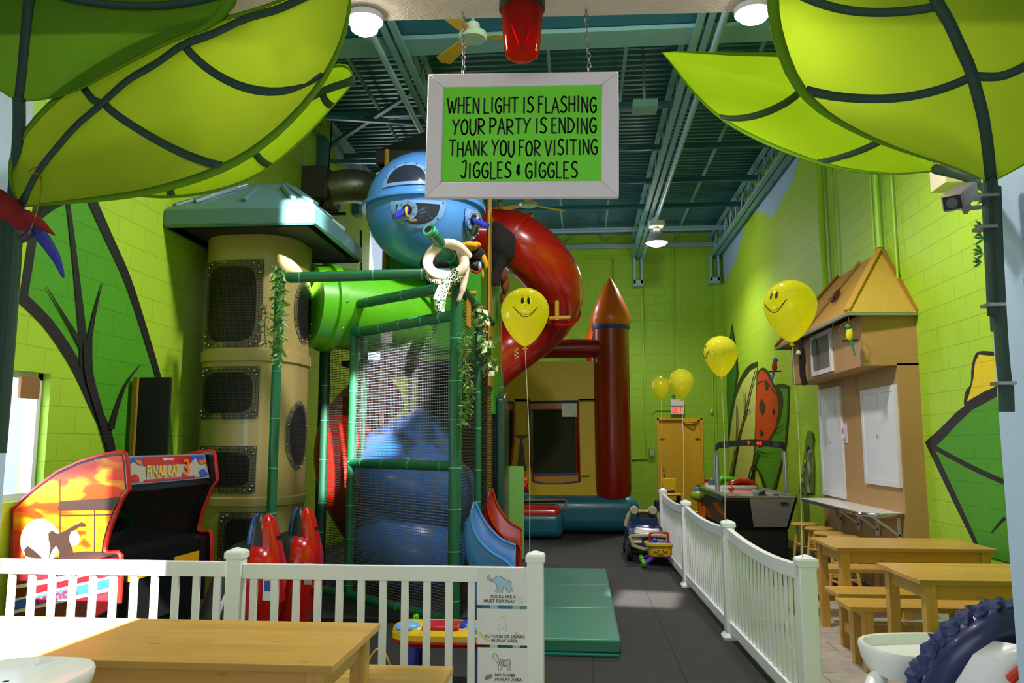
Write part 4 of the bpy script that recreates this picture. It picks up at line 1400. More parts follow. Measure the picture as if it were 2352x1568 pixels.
q = at(1072, 690, 7.6)
t.w('yellow_label', MB().box((-1.06, 7.45, 2.66), (-1.05, 7.7, 2.95)), m_yelp)
# roof over the climbing frame
t = Thing('shade_roof', 'dark grey pyramid roof on mustard poles above the blue pod', 'roof', (-1.65, 9.75, 4.8))
ex0, ex1, ey0, ey1, e = -2.38, -0.92, 9.0, 10.5, 4.83
mb = MB()
C2 = ((ex0 + ex1) / 2, (ey0 + ey1) / 2)
def rg(f, z): return [Vector((C2[0] + (x - C2[0]) * f, C2[1] + (y - C2[1]) * f, z)) for x, y in ((ex0, ey0), (ex1, ey0), (ex1, ey1), (ex0, ey1))]
rr = [rg(.96, e), rg(1, e + .02), rg(1, e + .17), rg(.95, e + .2), rg(.2, 5.5)]
mb.grid(rr, wrap=True); mb.face(rr[-1])
t.w('roof_shell', mb, mat('charcoal roof plastic', '#2e302e', 0.4), bevel=0.01)
t.w('soffit', MB().box((ex0 + .1, ey0 + .1, e + .02), (ex1 - .1, ey1 - .1, e + .05)), mat('brown underside', '#5a5030', 0.7))

# ------------------------------------------------------------------ blue pod
PC, PR_ = Vector(at(974, 483, 8.55)), 0.635
t = Thing('bubble_pod', 'round sky blue plastic pod with mesh windows and toy blasters on top of the frame', 'play pod', tuple(PC))
def sph(az, el, r=PR_):
    a, b_ = R(az), R(el)
    return PC + Vector((math.sin(a) * math.cos(b_), -math.cos(a) * math.cos(b_), math.sin(b_))) * r
rows = []
for i in range(37):
    el = -90 + i * 5
    rows.append([sph(j * 7.5, max(-89.9, min(89.9, el))) for j in range(48)])
body = t.w('pod_shell', MB().grid(rows, wrap=True), m_blue)
mb = MB().lathe([(PR_ - .01, -.02), (PR_ + .045, -.02), (PR_ + .05, 0), (PR_ + .045, .02), (PR_ - .01, .02)], tuple(PC + Vector((0, 0, 0.0))), 56)
t.w('flange', mb, m_blue, body)
m_dwin = mat('smoky window', '#2a3140', 0.08, coat=0.6)
m_lblue = mat('pale blue plastic', '#7aa6dc', 0.3, coat=0.3)
def podwin(az0, azw, el0, el1, up, name='window'):
    """half-round window; flat side at el0, arched to el1"""
    out, inn = [], []
    K = 28
    for lst, f in ((out, 1.0), (inn, 0.78)):
        for i in range(K + 1):
            a = PI * i / K
            lst.append((az0 + azw * f * math.cos(a), (el0 + (el1 - el0) * (0 if f == 1 else .12)) + (el1 - el0) * (f - .04 if f < 1 else 1) * math.sin(a) ** .8))
    for lst in (out, inn):
        (xa, ya), (xb, yb) = lst[-1], lst[0]
        lst += [(xa + (xb - xa) * q / 12, ya + (yb - ya) * q / 12) for q in range(1, 12)]
    mb = MB()
    mb.mi(0).grid([[sph(a, b_, PR_ + .012) for a, b_ in out + [out[0]]], [sph(a, b_, PR_ + .014) for a, b_ in inn + [inn[0]]]])
    mb.mi(1)
    cx_, cy_ = az0, (el0 + el1) / 2
    mb.grid([[sph(cx_ + (a - cx_) * f, cy_ + (b_ - cy_) * f, PR_ + .008) for a, b_ in inn + [inn[0]]] for f in (1, .7, .4, .02)])
    o = t.w(name, mb, [m_lblue, m_dwin], body)
    bo = MB()
    for i in range(0, K + 1, 5):
        a, b_ = out[i]
        c = sph(az0 + (a - az0) * .9, el0 + (b_ - el0) * .93 + (el1 - el0) * .03, PR_ + .018)
        bo.ball(tuple(c), 0.011, 8, 5)
    t.w('bolt', bo, m_chrome, o)
    return o
podwin(-7, 25, 8, 34, True)
podwin(5, 27, -7, -33, False)
podwin(78, 24, -8, -34, False)
def blaster(az, el, dirv):
    c = sph(az, el, PR_ + .03)
    n = (c - PC).normalized()
    k = t.w('blaster_plate', MB().tube([c - n * .01, c + n * .02], 0.105, 24), m_lblue, body)
    t.w('blaster_hub', MB().tube([c + n * .02, c + n * .03], 0.055, 20), m_black, body)
    bo = MB()
    s = n.cross(Vector((0, 0, 1))).normalized(); u = s.cross(n)
    for i in range(7):
        a = 2 * PI * i / 7
        p_ = c + n * .024 + (s * math.cos(a) + u * math.sin(a)) * .08
        bo.ball(tuple(p_), .01, 8, 5)
    t.w('bolt', bo, m_chrome, body)
    d = (n + Vector(dirv)).normalized()
    t.w('blaster_barrel', MB().tube([c - d * .02, c + d * .22], 0.033, 16), m_bluer, body)
    t.w('blaster_grip', MB().torus(tuple(c + d * .06 + s * -.03), .045, .013, 'x', 16, 8), m_yel, body)
blaster(-4, -16, (-.55, 0, -.45))
blaster(64, -17, (.5, -.2, -.5))

# ------------------------------------------------------------------ tube slides
t = Thing('tube_slide', 'red spiral tube slide curling down behind the blue pod', 'slide', (-0.86, 10.75, 3.5))
HC, HR, HRT = Vector((-0.84, 10.75, 0)), 0.52, 0.385
pts = [Vector((-1.35, 10.23, 4.23)), Vector((-1.1, 10.23, 4.22))]
for i in range(0, 21):
    th = -PI / 2 + i * PI / 16
    pts.append(HC + Vector((HR * math.cos(th), HR * math.sin(th), 4.2 - 0.075 * i)))
pts += [Vector((-1.35, 11.1, 2.55)), Vector((-1.5, 11.0, 2.3))]
t.w('tube', MB().tube(pts, HRT, 28), m_redd)
for k in (2, 12):
    d = (pts[k + 1] - pts[k]).normalized()
    t.w('joint_flange', MB().tube([pts[k] - d * .02, pts[k] + d * .02], HRT + .03, 28), m_redd)
t.w('support_post', MB().cyl(at(1279, 682, 10.4), at(1279, 735, 10.4), 0.032).cyl(at(1262, 731, 10.4), at(1310, 729, 10.4), 0.03), m_yelp)
t = Thing('tube_slide', 'bright green tube crawl link between tan tower and climbing frame', 'slide', (-2.2, 8.4, 3.0))
t.w('tube', MB().tube([(-2.85, 8.15, 3.0), (-2.4, 8.55, 3.0), (-2.05, 8.85, 3.0), (-1.9, 9.04, 3.0)], 0.44, 32), m_lgreen)
t.w('joint_flange', MB().tube([(-2.72, 8.262, 3.0), (-2.66, 8.316, 3.0)], 0.475, 32), m_lgreen)
mb = MB()
for i in range(10):
    a = 2 * PI * i / 10
    mb.ball((-2.66 + .30 * math.cos(a), 8.29 - .34 * math.cos(a), 3.0 + .46 * math.sin(a)), .014, 8, 5)
t.w('bolt', mb, m_chrome)
t = Thing('tube_slide', 'big blue spiral tube slide inside the net of the climbing frame', 'slide', (-1.45, 8.75, 0))
HC, HR = Vector((-1.74, 8.62, 0)), 0.26
pts = []
for i in range(0, 36):
    th = R(60) + i * PI / 10
    pts.append(HC + Vector((HR * math.cos(th), HR * math.sin(th), 1.55 - 0.034 * i)))
t.w('tube', MB().tube(pts, 0.43, 28), mat('mid blue plastic', '#3c7cda', 0.3, coat=0.4))
d = (pts[13] - pts[12]).normalized()
t.w('joint_flange', MB().tube([pts[12] - d * .02, pts[12] + d * .02], .45, 28), mat('mid blue plastic', '#2a62b8'))
t = Thing('tube_slide', 'red tube slide behind the net at the left of the climbing frame', 'slide', (-2.6, 9.3, 0))
t.w('tube', MB().tube(spline([(-2.4, 9.75, 2.2), (-2.62, 9.5, 1.95), (-2.72, 9.2, 1.6), (-2.6, 8.95, 1.15), (-2.35, 9.0, .7), (-2.2, 9.3, .45)], 6), 0.33, 24), mat('red slide plastic', '#c02008', 0.3, coat=.4))

def scoop(name, label, near, far, Yn, Yf, m, end_drop=0.5):
    """open slide mouth: rims given in pixels at two depths, channel sagging between them, skirt to the floor"""
    t = Thing(name, label, 'slide')
    A = resample(spline([at(a, b_, Yn) for a, b_ in near], 6), 18)
    B = resample(spline([at(a, b_, Yf) for a, b_ in far], 6), 18)
    rows = []
    for i in range(18):
        a, b_ = A[i], B[i]
        w = (b_ - a).length
        sag = min(0.42, 0.20 + 0.5 * i / 17)
        out_n = [a + Vector((0, 0.015, -min(a.z - 0.02, f * 2))) for f in (0.5, 0.25, 0.1, 0.03)]
        ch = []
        for k in range(13):
            s = PI * k / 12
            f = (1 - math.cos(s)) / 2
            c = a.lerp(b_, f)
            dep = sag * math.sin(s) ** .7
            ch.append(Vector((c.x - (0.10 * math.sin(s)) * (1 - i / 17), c.y, max(0.02, c.z - dep))))
        out_f = [b_ + Vector((0, 0.02, -min(b_.z - 0.02, f * 2))) for f in (0.03, 0.1, 0.25, 0.5)]
        rows.append(out_n + ch + out_f)
    o = t.w('chute', MB().grid(rows), m, solid=0.012, autosm=70)
    t.w('rim', MB().tube(A, 0.014, 8).tube(B, 0.014, 8), m, o)
    return t
scoop('slide_exit', 'sky blue slide mouth beside the green mats, nearer of two', [(1090, 1153), (1082, 1185), (1087, 1217), (1104, 1246), (1133, 1272), (1160, 1288), (1183, 1310)], [(1091, 1152), (1104, 1182), (1122, 1210), (1148, 1236), (1170, 1247), (1183, 1251), (1184, 1252)], 6.95, 7.25, m_blue)
scoop('slide_exit', 'red slide mouth just behind the blue one by the climbing frame', [(1129, 1123), (1120, 1150), (1122, 1180), (1138, 1212), (1160, 1236), (1187, 1247), (1195, 1262)], [(1130, 1122), (1140, 1155), (1154, 1180), (1172, 1200), (1190, 1210), (1197, 1213), (1198, 1215)], 7.7, 8.0, m_redd)
single('moulded_board', MB().prism([(-1.0, 9.6, z) for z in (0,)] + [(-1.0, 9.6, 2.1), (-1.0, 9.95, 2.2), (-1.0, 10.25, 2.0), (-1.0, 10.25, 0)], (0.1, 0, 0)), mat('dark green moulded plastic', '#1c4638', 0.3, coat=.4), 'dark green moulded panel at the back end of the climbing frame', 'panel', bevel=0.03)
single('moulded_board', MB().box((-0.98, 11.2, 0.0), (-0.78, 11.25, 1.25)), mat('pale lime panel', '#86c860', .5), 'pale lime panel behind the red slide mouth', 'panel')

# ------------------------------------------------------------------ plush animals and vines on the frame
t = Thing('plush_snake', 'plush snake with white belly and green scales knotted round the cannon', 'plush snake', at(1040, 600, 6.9))
def snake_mat():
    m = bpy.data.materials.new('green scale plush')
    m.use_nodes = True
    n, l = nodes_of(m)
    b = n['Principled BSDF']; b.inputs['Roughness'].default_value = .9
    geo = n.new('ShaderNodeNewGeometry')
    v = n.new('ShaderNodeTexVoronoi'); v.feature = 'DISTANCE_TO_EDGE'; v.inputs['Scale'].default_value = 42
    l.new(geo.outputs['Position'], v.inputs['Vector'])
    r_ = n.new('ShaderNodeValToRGB')
    r_.color_ramp.elements[0].position = .06; r_.color_ramp.elements[0].color = lin('#d2d4b0')
    r_.color_ramp.elements[1].position = .13; r_.color_ramp.elements[1].color = lin('#1d3a22')
    l.new(v.outputs['Distance'], r_.inputs[0]); l.new(r_.outputs[0], b.inputs['Base Color'])
    return m
m_scale = snake_mat()
m_belly = mat('cream plush', '#e2cbb4', .95, var=.08, bump=.3, bscale=120)
def snake_tube(name, pts, r, belly=True):
    P = spline(pts, 6)
    n = len(P)
    rr = [r] * n if not isinstance(r, list) else [r[min(len(r) - 1, int(i / (n - 1) * (len(r) - 1)))] for i in range(n)]
    mb = MB().tube(P, rr, 16)
    return t.w(name, mb, [m_belly] if belly else [m_scale])
snake_tube('coil', P3([(1075, 590, 6.98), (1052, 566, 6.88), (1022, 560, 6.82), (993, 578, 6.8), (982, 606, 6.8), (1000, 628, 6.8), (1040, 632, 6.84), (1066, 610, 6.9), (1058, 575, 7.0)]), 0.045)
snake_tube('coil_back', P3([(978, 612, 6.86), (992, 640, 6.84), (1030, 647, 6.82), (1052, 640, 6.86), (1066, 615, 6.97)]), 0.036, False)
snake_tube('neck', P3([(1048, 622, 6.83), (1032, 645, 6.8), (1020, 668, 6.78), (1013, 690, 6.76)]), 0.036, False)
snake_tube('neck_belly', P3([(1026, 640, 6.85), (1012, 665, 6.83), (1003, 690, 6.82)]), 0.034)
snake_tube('tail', P3([(1070, 615, 6.98), (1066, 645, 6.95), (1060, 672, 6.9), (1052, 692, 6.88)]), [.034, .03, .02, .014])
hd = blob('head', [(at(1010, 690, 6.75), (.04, .045, .035)), (at(1011, 703, 6.74), (.044, .05, .03)), (at(1014, 713, 6.73), (.03, .04, .025))], m_scale, t.o, M=t.M, vox=.007)
t.w('eye', MB().ball(tuple(at(1009, 693, 6.69)), .011, 10, 6), m_black, hd)
t.w('eye', MB().ball(tuple(at(1021, 696, 6.69)), .013, 10, 6), m_green, hd)
m_furb = mat('black plush fur', '#121012', .95, var=.4, scale=90, bump=1.0, bscale=150)
m_furo = mat('orange yellow plush fur', '#e09a1a', .95, var=.25, scale=90, bump=1.0, bscale=150)
t = Thing('plush_ape', 'black plush ape with orange back fur and a blue red face behind the snake', 'plush ape', at(1085, 600, 7.3))
def E(px, py, Y, rx, rz=None, ry=None): return (at(px, py, Y), (rx, ry or rx, rz or rx))
blob('body', [E(1062, 590, 7.4, .13, .1), E(1096, 588, 7.4, .09, .09), E(1000, 640, 7.5, .1, .14), E(985, 605, 7.45, .09, .09), E(1030, 610, 7.45, .1, .08)], m_furb, t.o, M=t.M, vox=.014)
blob('back_fur', [E(1078, 566, 7.3, .09, .045), E(1064, 574, 7.28, .07, .05), E(1093, 562, 7.3, .05, .03)], m_furo, t.o, M=t.M, vox=.009)
mz = blob('muzzle', [E(1092, 612, 7.2, .05, .045), E(1100, 608, 7.2, .04, .04)], m_black, t.o, M=t.M, vox=.009)
t.w('cheek', MB().ball(tuple(at(1102, 612, 7.14)), (.016, .015, .04), 12, 8), mat('pale blue felt', '#8fb4d0', .8), mz)
t.w('lip', MB().tube(spline(P3([(1083, 621, 7.14), (1096, 626, 7.14), (1106, 616, 7.14)]), 4), .012, 8), m_red, mz)
blob('beard', [E(1112, 596, 7.22, .025, .05), E(1116, 606, 7.22, .02, .06), E(1108, 630, 7.22, .016, .05)], m_furo, t.o, M=t.M, vox=.008)
t = Thing('plush_gorilla', 'black furry plush gorilla clinging to the mustard pole by the red slide', 'plush gorilla', at(1150, 600, 9.2))
blob('body', [E(1152, 560, 9.2, .17, .2), E(1140, 530, 9.2, .1, .12), E(1168, 552, 9.2, .09, .11), E(1146, 595, 9.2, .11, .14), E(1140, 625, 9.2, .08, .09), E(1160, 580, 9.2, .12, .12)], m_furb, t.o, M=t.M, vox=.02)
t.w('leg', MB().tube(spline(P3([(1150, 600, 9.15), (1138, 640, 9.1), (1136, 655, 9.1)]), 4), .06, 10), m_furb)
t = Thing('plush_leopard', 'small mottled brown plush hanging below the black gorilla', 'plush toy', at(1162, 650, 9.4))
blob('body', [E(1152, 628, 9.25, .07, .1), E(1160, 650, 9.35, .055, .12), E(1156, 685, 9.4, .04, .09)], mat('mottled brown plush', '#6a3418', .95, var=.6, scale=25), t.o, M=t.M, vox=.012)

def vine(label, pts, n, size, cols, droop=1.0, spread=.05, seed=1, shape='narrow'):
    rnd = random.Random(seed)
    P = resample(spline(pts, 6), 40)
    t = Thing('ivy_garland', label, 'artificial plant', tuple(P[0]))
    st = t.w('stem', MB().tube(P, .004, 6), mat('brown vine stem', '#7a6a38', .7))
    mb = MB()
    for i in range(n):
        c = P[rnd.randrange(len(P))]
        a = rnd.uniform(0, 2 * PI)
        d = Vector((math.cos(a), math.sin(a) * .8, rnd.uniform(-1.3, .25) * droop)).normalized()
        base = c + Vector((rnd.uniform(-1, 1), rnd.uniform(-.6, .6), rnd.uniform(-1, 1))) * spread * .6
        L = size * rnd.uniform(.6, 1.2)
        w = L * (.13 if shape == 'narrow' else .33)
        s = d.cross(Vector((rnd.uniform(-1, 1), rnd.uniform(-1, 1), rnd.uniform(-1, 1)))).normalized()
        k = s.cross(d)
        mb.mi(rnd.randrange(len(cols)))
        mid = base + d * L * .45 + k * L * .08
        tip = base + d * L
        mb.add([base, mid + s * w, tip, mid - s * w], [(0, 1, 2), (0, 2, 3)])
    o = t.w('leaves', mb, cols, st, smooth=False)
    tag(o, kind='stuff')
    return t
m_ivy1, m_ivy2 = mat('ivy leaf green', '#4c8a2c', .5, var=.2, scale=40), mat('ivy pale leaf', '#a4bc8c', .5, var=.15, scale=40)
m_ivy3, m_ivy4 = mat('ivy lime leaf', '#7ab428', .5, var=.2, scale=40), mat('variegated cream leaf', '#ccd8a4', .5, var=.15, scale=40)
vine('bamboo leaf garland hanging from the left corner post of the climbing frame', P3([(628, 612, 6.99), (645, 640, 6.97), (643, 700, 6.97), (640, 760, 6.97), (636, 830, 6.97)]), 230, .085, [m_ivy1, m_ivy1, m_ivy2, m_ivy3], spread=.07, seed=3)
vine('thin bamboo leaf strand left of the corner post in front of the tan tower', P3([(612, 700, 7.0), (608, 760, 7.0), (612, 800, 7.0)]), 40, .07, [m_ivy1, m_ivy2], spread=.04, seed=4)
vine('fern garland hanging down the front post of the climbing frame', P3([(1066, 765, 6.9), (1068, 820, 6.9), (1072, 870, 6.9), (1075, 920, 6.9), (1066, 970, 6.9)]), 260, .06, [m_ivy1, m_ivy3, m_ivy3, m_ivy2], spread=.06, seed=5)
vine('variegated ivy garland on the right side net of the climbing frame', P3([(1106, 700, 8.0), (1108, 760, 8.05), (1120, 800, 8.1), (1128, 850, 8.15)]), 70, .11, [m_ivy4, m_ivy4, m_ivy1], spread=.09, seed=6, shape='wide')
# ------------------------------------------------------------------ white fences
def fence_post(t, x, y, h=0.94):
    w = 0.047
    p = t.w('post', MB().box((x - w, y - w, 0.0), (x + w, y + w, h - 0.055)), m_white, bevel=0.006)
    mb = MB().grid([[(x + a * k, y + b * k, z) for a, b in ((-1, -1), (1, -1), (1, 1), (-1, 1))] for k, z in ((.055, h - .06), (.055, h - .03), (.048, h - .018), (.004, h))], wrap=True)
    t.w('post_cap', mb, m_white, p, smooth=False)
    mb = MB().grid([[(x + a * k, y + b * k, z) for a, b in ((-1, -1), (1, -1), (1, 1), (-1, 1))] for k, z in ((.07, 0.0), (.072, .02), (.05, .05))], wrap=True)
    t.w('post_skirt', mb, m_white, p, smooth=False)
def fence_panel(t, a, b, zt, zb, pitch, sag=0.0, bw=0.042, th=0.04):
    a, b = Vector((a[0], a[1], 0)), Vector((b[0], b[1], 0))
    u = (b - a).normalized()
    L = (b - a).length
    a2, b2 = a + u * 0.047, b - u * 0.047
    n = Vector((-u.y, u.x, 0))
    def zz(f): return zt - sag * 4 * f * (1 - f)
    K = 14 if sag else 1
    rows = []
    for i in range(K + 1):
        f = i / K
        c = a2.lerp(b2, f)
        z = zz(f)
        rows.append([c - n * .022 + Vector((0, 0, z - .085)), c + n * .022 + Vector((0, 0, z - .085)), c + n * .022 + Vector((0, 0, z)), c - n * .022 + Vector((0, 0, z))])
    mb = MB().grid(rows, wrap=True)
    mb.face(rows[0][::-1]).face(rows[-1])
    t.w('top_rail', mb, m_white, bevel=0.003)
    t.w('bottom_rail', MB().bar(a2 + Vector((0, 0, zb + .04)), b2 + Vector((0, 0, zb + .04)), .044, .08), m_white, bevel=0.003)
    k = int(round((b2 - a2).length / pitch))
    for i in range(k):
        f = (i + .5) / k
        c = a2.lerp(b2, f)
        t.w('baluster', MB().bar(c + Vector((0, 0, zb + .07)), c + Vector((0, 0, zz(f) - .08)), bw, th * .55, up=n), m_white, bevel=0.002)
FY = 4.78
t = Thing('picket_fence', 'long white vinyl fence behind the wooden tables on the left', 'fence', (-2.0, FY, 0))
xa, xb, xc = XL + 0.06, at(543, 1300, FY).x, at(1230, 1300, FY).x
for x in (xb, xc): fence_post(t, x, FY)
fence_panel(t, (xa - 0.04, FY), (xb, FY), 0.855, 0.07, 0.127)
fence_panel(t, (xb, FY), (xc, FY), 0.845, 0.07, 0.127)
t2 = Thing('picket_fence', 'white vinyl fence with dipped rails running down the right side of the rubber floor', 'fence', (1.25, 8, 0))
RP = [(at(a, b_, y).x, y) for a, b_, y in ((1849, 1256, 4.74), (1671, 1187, 6.86), (1574, 1143, 9.25), (1522, 1119, 11.6))]
for x, y in RP: fence_post(t2, x, y)
for i in range(3): fence_panel(t2, RP[i], RP[i + 1], 0.875, 0.06, 0.115, 0.04, 0.030, 0.032)
mb = MB()

# notices hung on the left fence
def notice(label, px0, py0, px1, py1, l1, l2, Y=4.735):
    a, b = at(px0, py0, Y), at(px1, py1, Y)
    t = Thing('notice_sheet', label, 'notice', (a.x, Y, b.z), group=None)
    sh = t.w('sheet', MB().box((a.x, Y, b.z), (b.x, Y + 0.002, a.z)), m_paper)
    W = b.x - a.x; H = a.z - b.z
    tx = MB()
    text_mb(l1[0], (a.x + W * l1[1], Y - .001, a.z - H * .80), (1, 0, 0), (0, 0, 1), .0165, W * l1[2], offset=.018, mb=tx)
    text_mb(l2[0], (a.x + W * l2[1], Y - .001, a.z - H * .92), (1, 0, 0), (0, 0, 1), .0165, W * l2[2], offset=.018, mb=tx)
    t.w('print', tx, m_ink, sh)
    def P(u, v): return Vector((a.x + W * u, Y - .0018, a.z - H * v))
    return t, sh, P
def outline(t, sh, P, pts, col=None, w=.0012, closed=True, name='drawing', m=None):
    Q = [P(*q) for q in pts]
    if col: t.w(name, MB().prism(Q, (0, .0006, 0)), col, sh, smooth=False)
    t.w(name + '_line', MB().tube(Q, w, 5, closed=closed), m or m_ink, sh)
m_pbl = mat('pale blue print', '#a8cdea', .4)
m_banana = mat('banana yellow print', '#e8c820', .4)
m_pgr = mat('pale grey print', '#b8b4b0', .5)
t, sh, P = notice('laminated notice with blue elephant about socks, topmost of three', 1096, 1304, 1212, 1391, ('SOCKS ARE A', .52, .5), ('MUST FOR PLAY', .45, .62))
ele = [(.22, .18), (.20, .27), (.26, .35), (.34, .36), (.38, .42), (.40, .52), (.36, .64), (.41, .66), (.46, .55), (.45, .66), (.50, .66), (.52, .50), (.56, .50), (.60, .64), (.65, .66), (.63, .54), (.68, .62), (.72, .62), (.67, .50), (.68, .40), (.64, .33), (.54, .30), (.50, .24), (.42, .20), (.36, .25), (.33, .30), (.27, .31), (.25, .25), (.25, .20)]
outline(t, sh, P, ele, m_pbl)
outline(t, sh, P, [(.81, .76), (.81, .86), (.86, .90), (.92, .90), (.90, .86), (.88, .84), (.88, .76)], None, .0007, m=m_pgr, name='sock')
t, sh, P = notice('laminated notice with a monkey and banana about food, middle of three', 1095, 1397, 1212, 1482, ('NO FOOD OR DRINKS', .55, .78), ('IN PLAY AREA', .55, .52))
outline(t, sh, P, [(.46, .27), (.49, .22), (.53, .22), (.56, .28), (.56, .34), (.58, .48), (.60, .56), (.57, .60), (.53, .58), (.52, .50), (.49, .52), (.47, .58), (.43, .60), (.41, .56), (.44, .46), (.46, .34)], None, .0009, m=m_pgr)
outline(t, sh, P, [(.07, .64), (.12, .76), (.22, .86), (.27, .87), (.2, .89), (.1, .8), (.06, .68)], m_banana, .0005, name='banana', m=m_banana)
outline(t, sh, P, [(.75, .66), (.77, .62), (.82, .70), (.76, .68)], m_banana, .0005, name='banana', m=m_banana)
t, sh, P = notice('laminated notice with a striped zebra about shoes, lowest of three', 1097, 1486, 1212, 1571, ('NO SHOES', .55, .40), ('IN PLAY AREA', .62, .54))
zeb = [(.31, .18), (.34, .16), (.38, .18), (.40, .26), (.44, .33), (.55, .35), (.64, .32), (.66, .38), (.65, .5), (.65, .64), (.61, .64), (.60, .52), (.52, .50), (.48, .52), (.46, .64), (.42, .64), (.42, .48), (.38, .38), (.35, .32), (.30, .32), (.29, .28), (.32, .24)]
outline(t, sh, P, zeb, None)
for x in (.42, .46, .5, .54, .58, .62):
    t.w('stripe', MB().tube([P(x, .36), P(x + .02, .43), P(x - .005, .50)], .0016, 5), m_ink, sh)
outline(t, sh, P, [(.14, .86), (.2, .78), (.28, .74), (.3, .8), (.24, .87), (.16, .9)], mat('grey print', '#8a8a90', .5), name='shoe')

# ------------------------------------------------------------------ pine tables and benches
m_pine = wood_mat('pine board', '#d8a850', '#a8702a')
m_piney = wood_mat('pine rail', '#d2a24c', '#a06a28', 'x', .2, 2)
m_pinev = wood_mat('pine leg', '#d4a652', '#a06c2c', 'z', .2, 2)
def make_table():
    t = Thing('pine_table', 'x', 'table')
    W, Dp_, H = 1.22, 0.72, 0.74
    t.p('tabletop', MB().box((-W / 2, -Dp_ / 2, H - .03), (W / 2, Dp_ / 2, H)), m_pine, bevel=0.004)
    for s in (-1, 1):
        t.p('apron', MB().box((-W / 2 + .06, s * (Dp_ / 2 - .06) - .011, H - .125), (W / 2 - .06, s * (Dp_ / 2 - .06) + .011, H - .03)), m_piney)
        t.p('apron', MB().box((s * (W / 2 - .07) - .011, -Dp_ / 2 + .06, H - .125), (s * (W / 2 - .07) + .011, Dp_ / 2 - .06, H - .03)), m_pinev)
        for q in (-1, 1):
            cx_, cy_ = s * (W / 2 - .075), q * (Dp_ / 2 - .065)
            t.p('leg', MB().box((cx_ - .035, cy_ - .035, 0), (cx_ + .035, cy_ + .035, H - .03)), m_pinev, bevel=0.003)
    return t.o
tb = make_table()
TAB = [((-1.53, 3.395), 'pine table in front of the left fence, right of the sunlit one'), ((-2.752, 3.395), 'sunlit pine table at the left edge abutting another table'),
       ((2.62, 7.08), 'pine table at the right wall, the one nearer the stools'), ((2.64, 5.55), 'pine table at the right wall behind the high chair')]
for i, ((x, y), lab) in enumerate(TAB):
    if i == 0:
        tb.location = (x, y, 0); tag(tb, lab, 'table', 'pine party tables')
    else:
        dup(tb, (x, y, 0), 0, lab, 'pine party tables')
def make_bench():
    t = Thing('pine_bench', 'x', 'bench')
    W, Dp_, H = 1.18, 0.34, 0.44
    for i in range(4):
        y = -Dp_ / 2 + Dp_ * (i + .5) / 4
        t.p('seat_slat', MB().box((-W / 2, y - Dp_ / 8 + .002, H - .035), (W / 2, y + Dp_ / 8 - .002, H)), m_pine, bevel=0.003)
    for s in (-1, 1):
        t.p('cross_rail', MB().box((s * (W / 2 - .13) - .03, -Dp_ / 2 + .02, H - .075), (s * (W / 2 - .13) + .03, Dp_ / 2 - .02, H - .035)), m_pinev)
        t.p('foot_rail', MB().box((s * (W / 2 - .13) - .02, -Dp_ / 2 + .03, .12), (s * (W / 2 - .13) + .02, Dp_ / 2 - .03, .19)), m_pinev)
        for q in (-1, 1):
            cx_, cy_ = s * (W / 2 - .13), q * (Dp_ / 2 - .055)
            t.p('leg', MB().box((cx_ - .035, cy_ - .032, 0), (cx_ + .035, cy_ + .032, H - .035)), m_pinev, bevel=0.003)
    t.p('stretcher', MB().box((-W / 2 + .13, -.015, .135), (W / 2 - .13, .015, .185)), m_piney)
    return t.o
bn = make_bench()
BEN = [((-1.24, 4.03), 'slatted pine bench between the left table and the white fence'),
       ((2.43, 7.82), 'slatted pine bench on the far side of the table by the stools'), ((2.5, 6.58), 'slatted pine bench on the near side of the table by the stools'),
       ((2.43, 6.08), 'slatted pine bench on the far side of the table behind the high chair'), ((2.7, 5.06), 'slatted pine bench just behind the blue and white high chair')]
for i, ((x, y), lab) in enumerate(BEN):
    if i == 0:
        bn.location = (x, y, 0); tag(bn, lab, 'bench', 'slatted pine benches')
    else:
        dup(bn, (x, y, 0), 0, lab, 'slatted pine benches')
def make_stool():
    t = Thing('bar_stool', 'x', 'stool')
    H = 0.61
    t.p('seat', MB().lathe([(0, H), (.13, H), (.155, H - .008), (.158, H - .02), (.15, H - .032), (0, H - .034)], n=28), m_pine)
    for a in range(4):
        an = R(45 + 90 * a)
        top, bot = Vector((.09 * math.cos(an), .09 * math.sin(an), H - .03)), Vector((.165 * math.cos(an), .165 * math.sin(an), 0))
        t.p('leg', MB().cyl(bot, top, .019, 12, .017), m_pinev)
        an2 = R(135 + 90 * a)
        t2_, b2_ = Vector((.09 * math.cos(an2), .09 * math.sin(an2), H - .03)), Vector((.165 * math.cos(an2), .165 * math.sin(an2), 0))
        for f in (.25 + .05 * (a % 2), .58 + .05 * (a % 2)):
            t.p('rung', MB().cyl(bot.lerp(top, f), b2_.lerp(t2_, f), .011, 8), m_pinev)
    return t.o
st = make_stool()
ST = [((2.69, 10.2), 'round pine stool beside the air hockey table, farthest of four'), ((2.71, 9.68), 'second farthest round pine stool under the white counter'),
      ((2.67, 9.18), 'third round pine stool from the far end of the white counter'), ((2.71, 8.82), 'round pine stool nearest the pine tables, closest of four')]
for i, ((x, y), lab) in enumerate(ST):
    if i == 0:
        st.location = (x, y, 0); st.rotation_euler = (0, 0, .2); tag(st, lab, 'stool', 'pine stools under the white counter')
    else:
        dup(st, (x, y, 0), .2 + i * .5, lab, 'pine stools under the white counter')

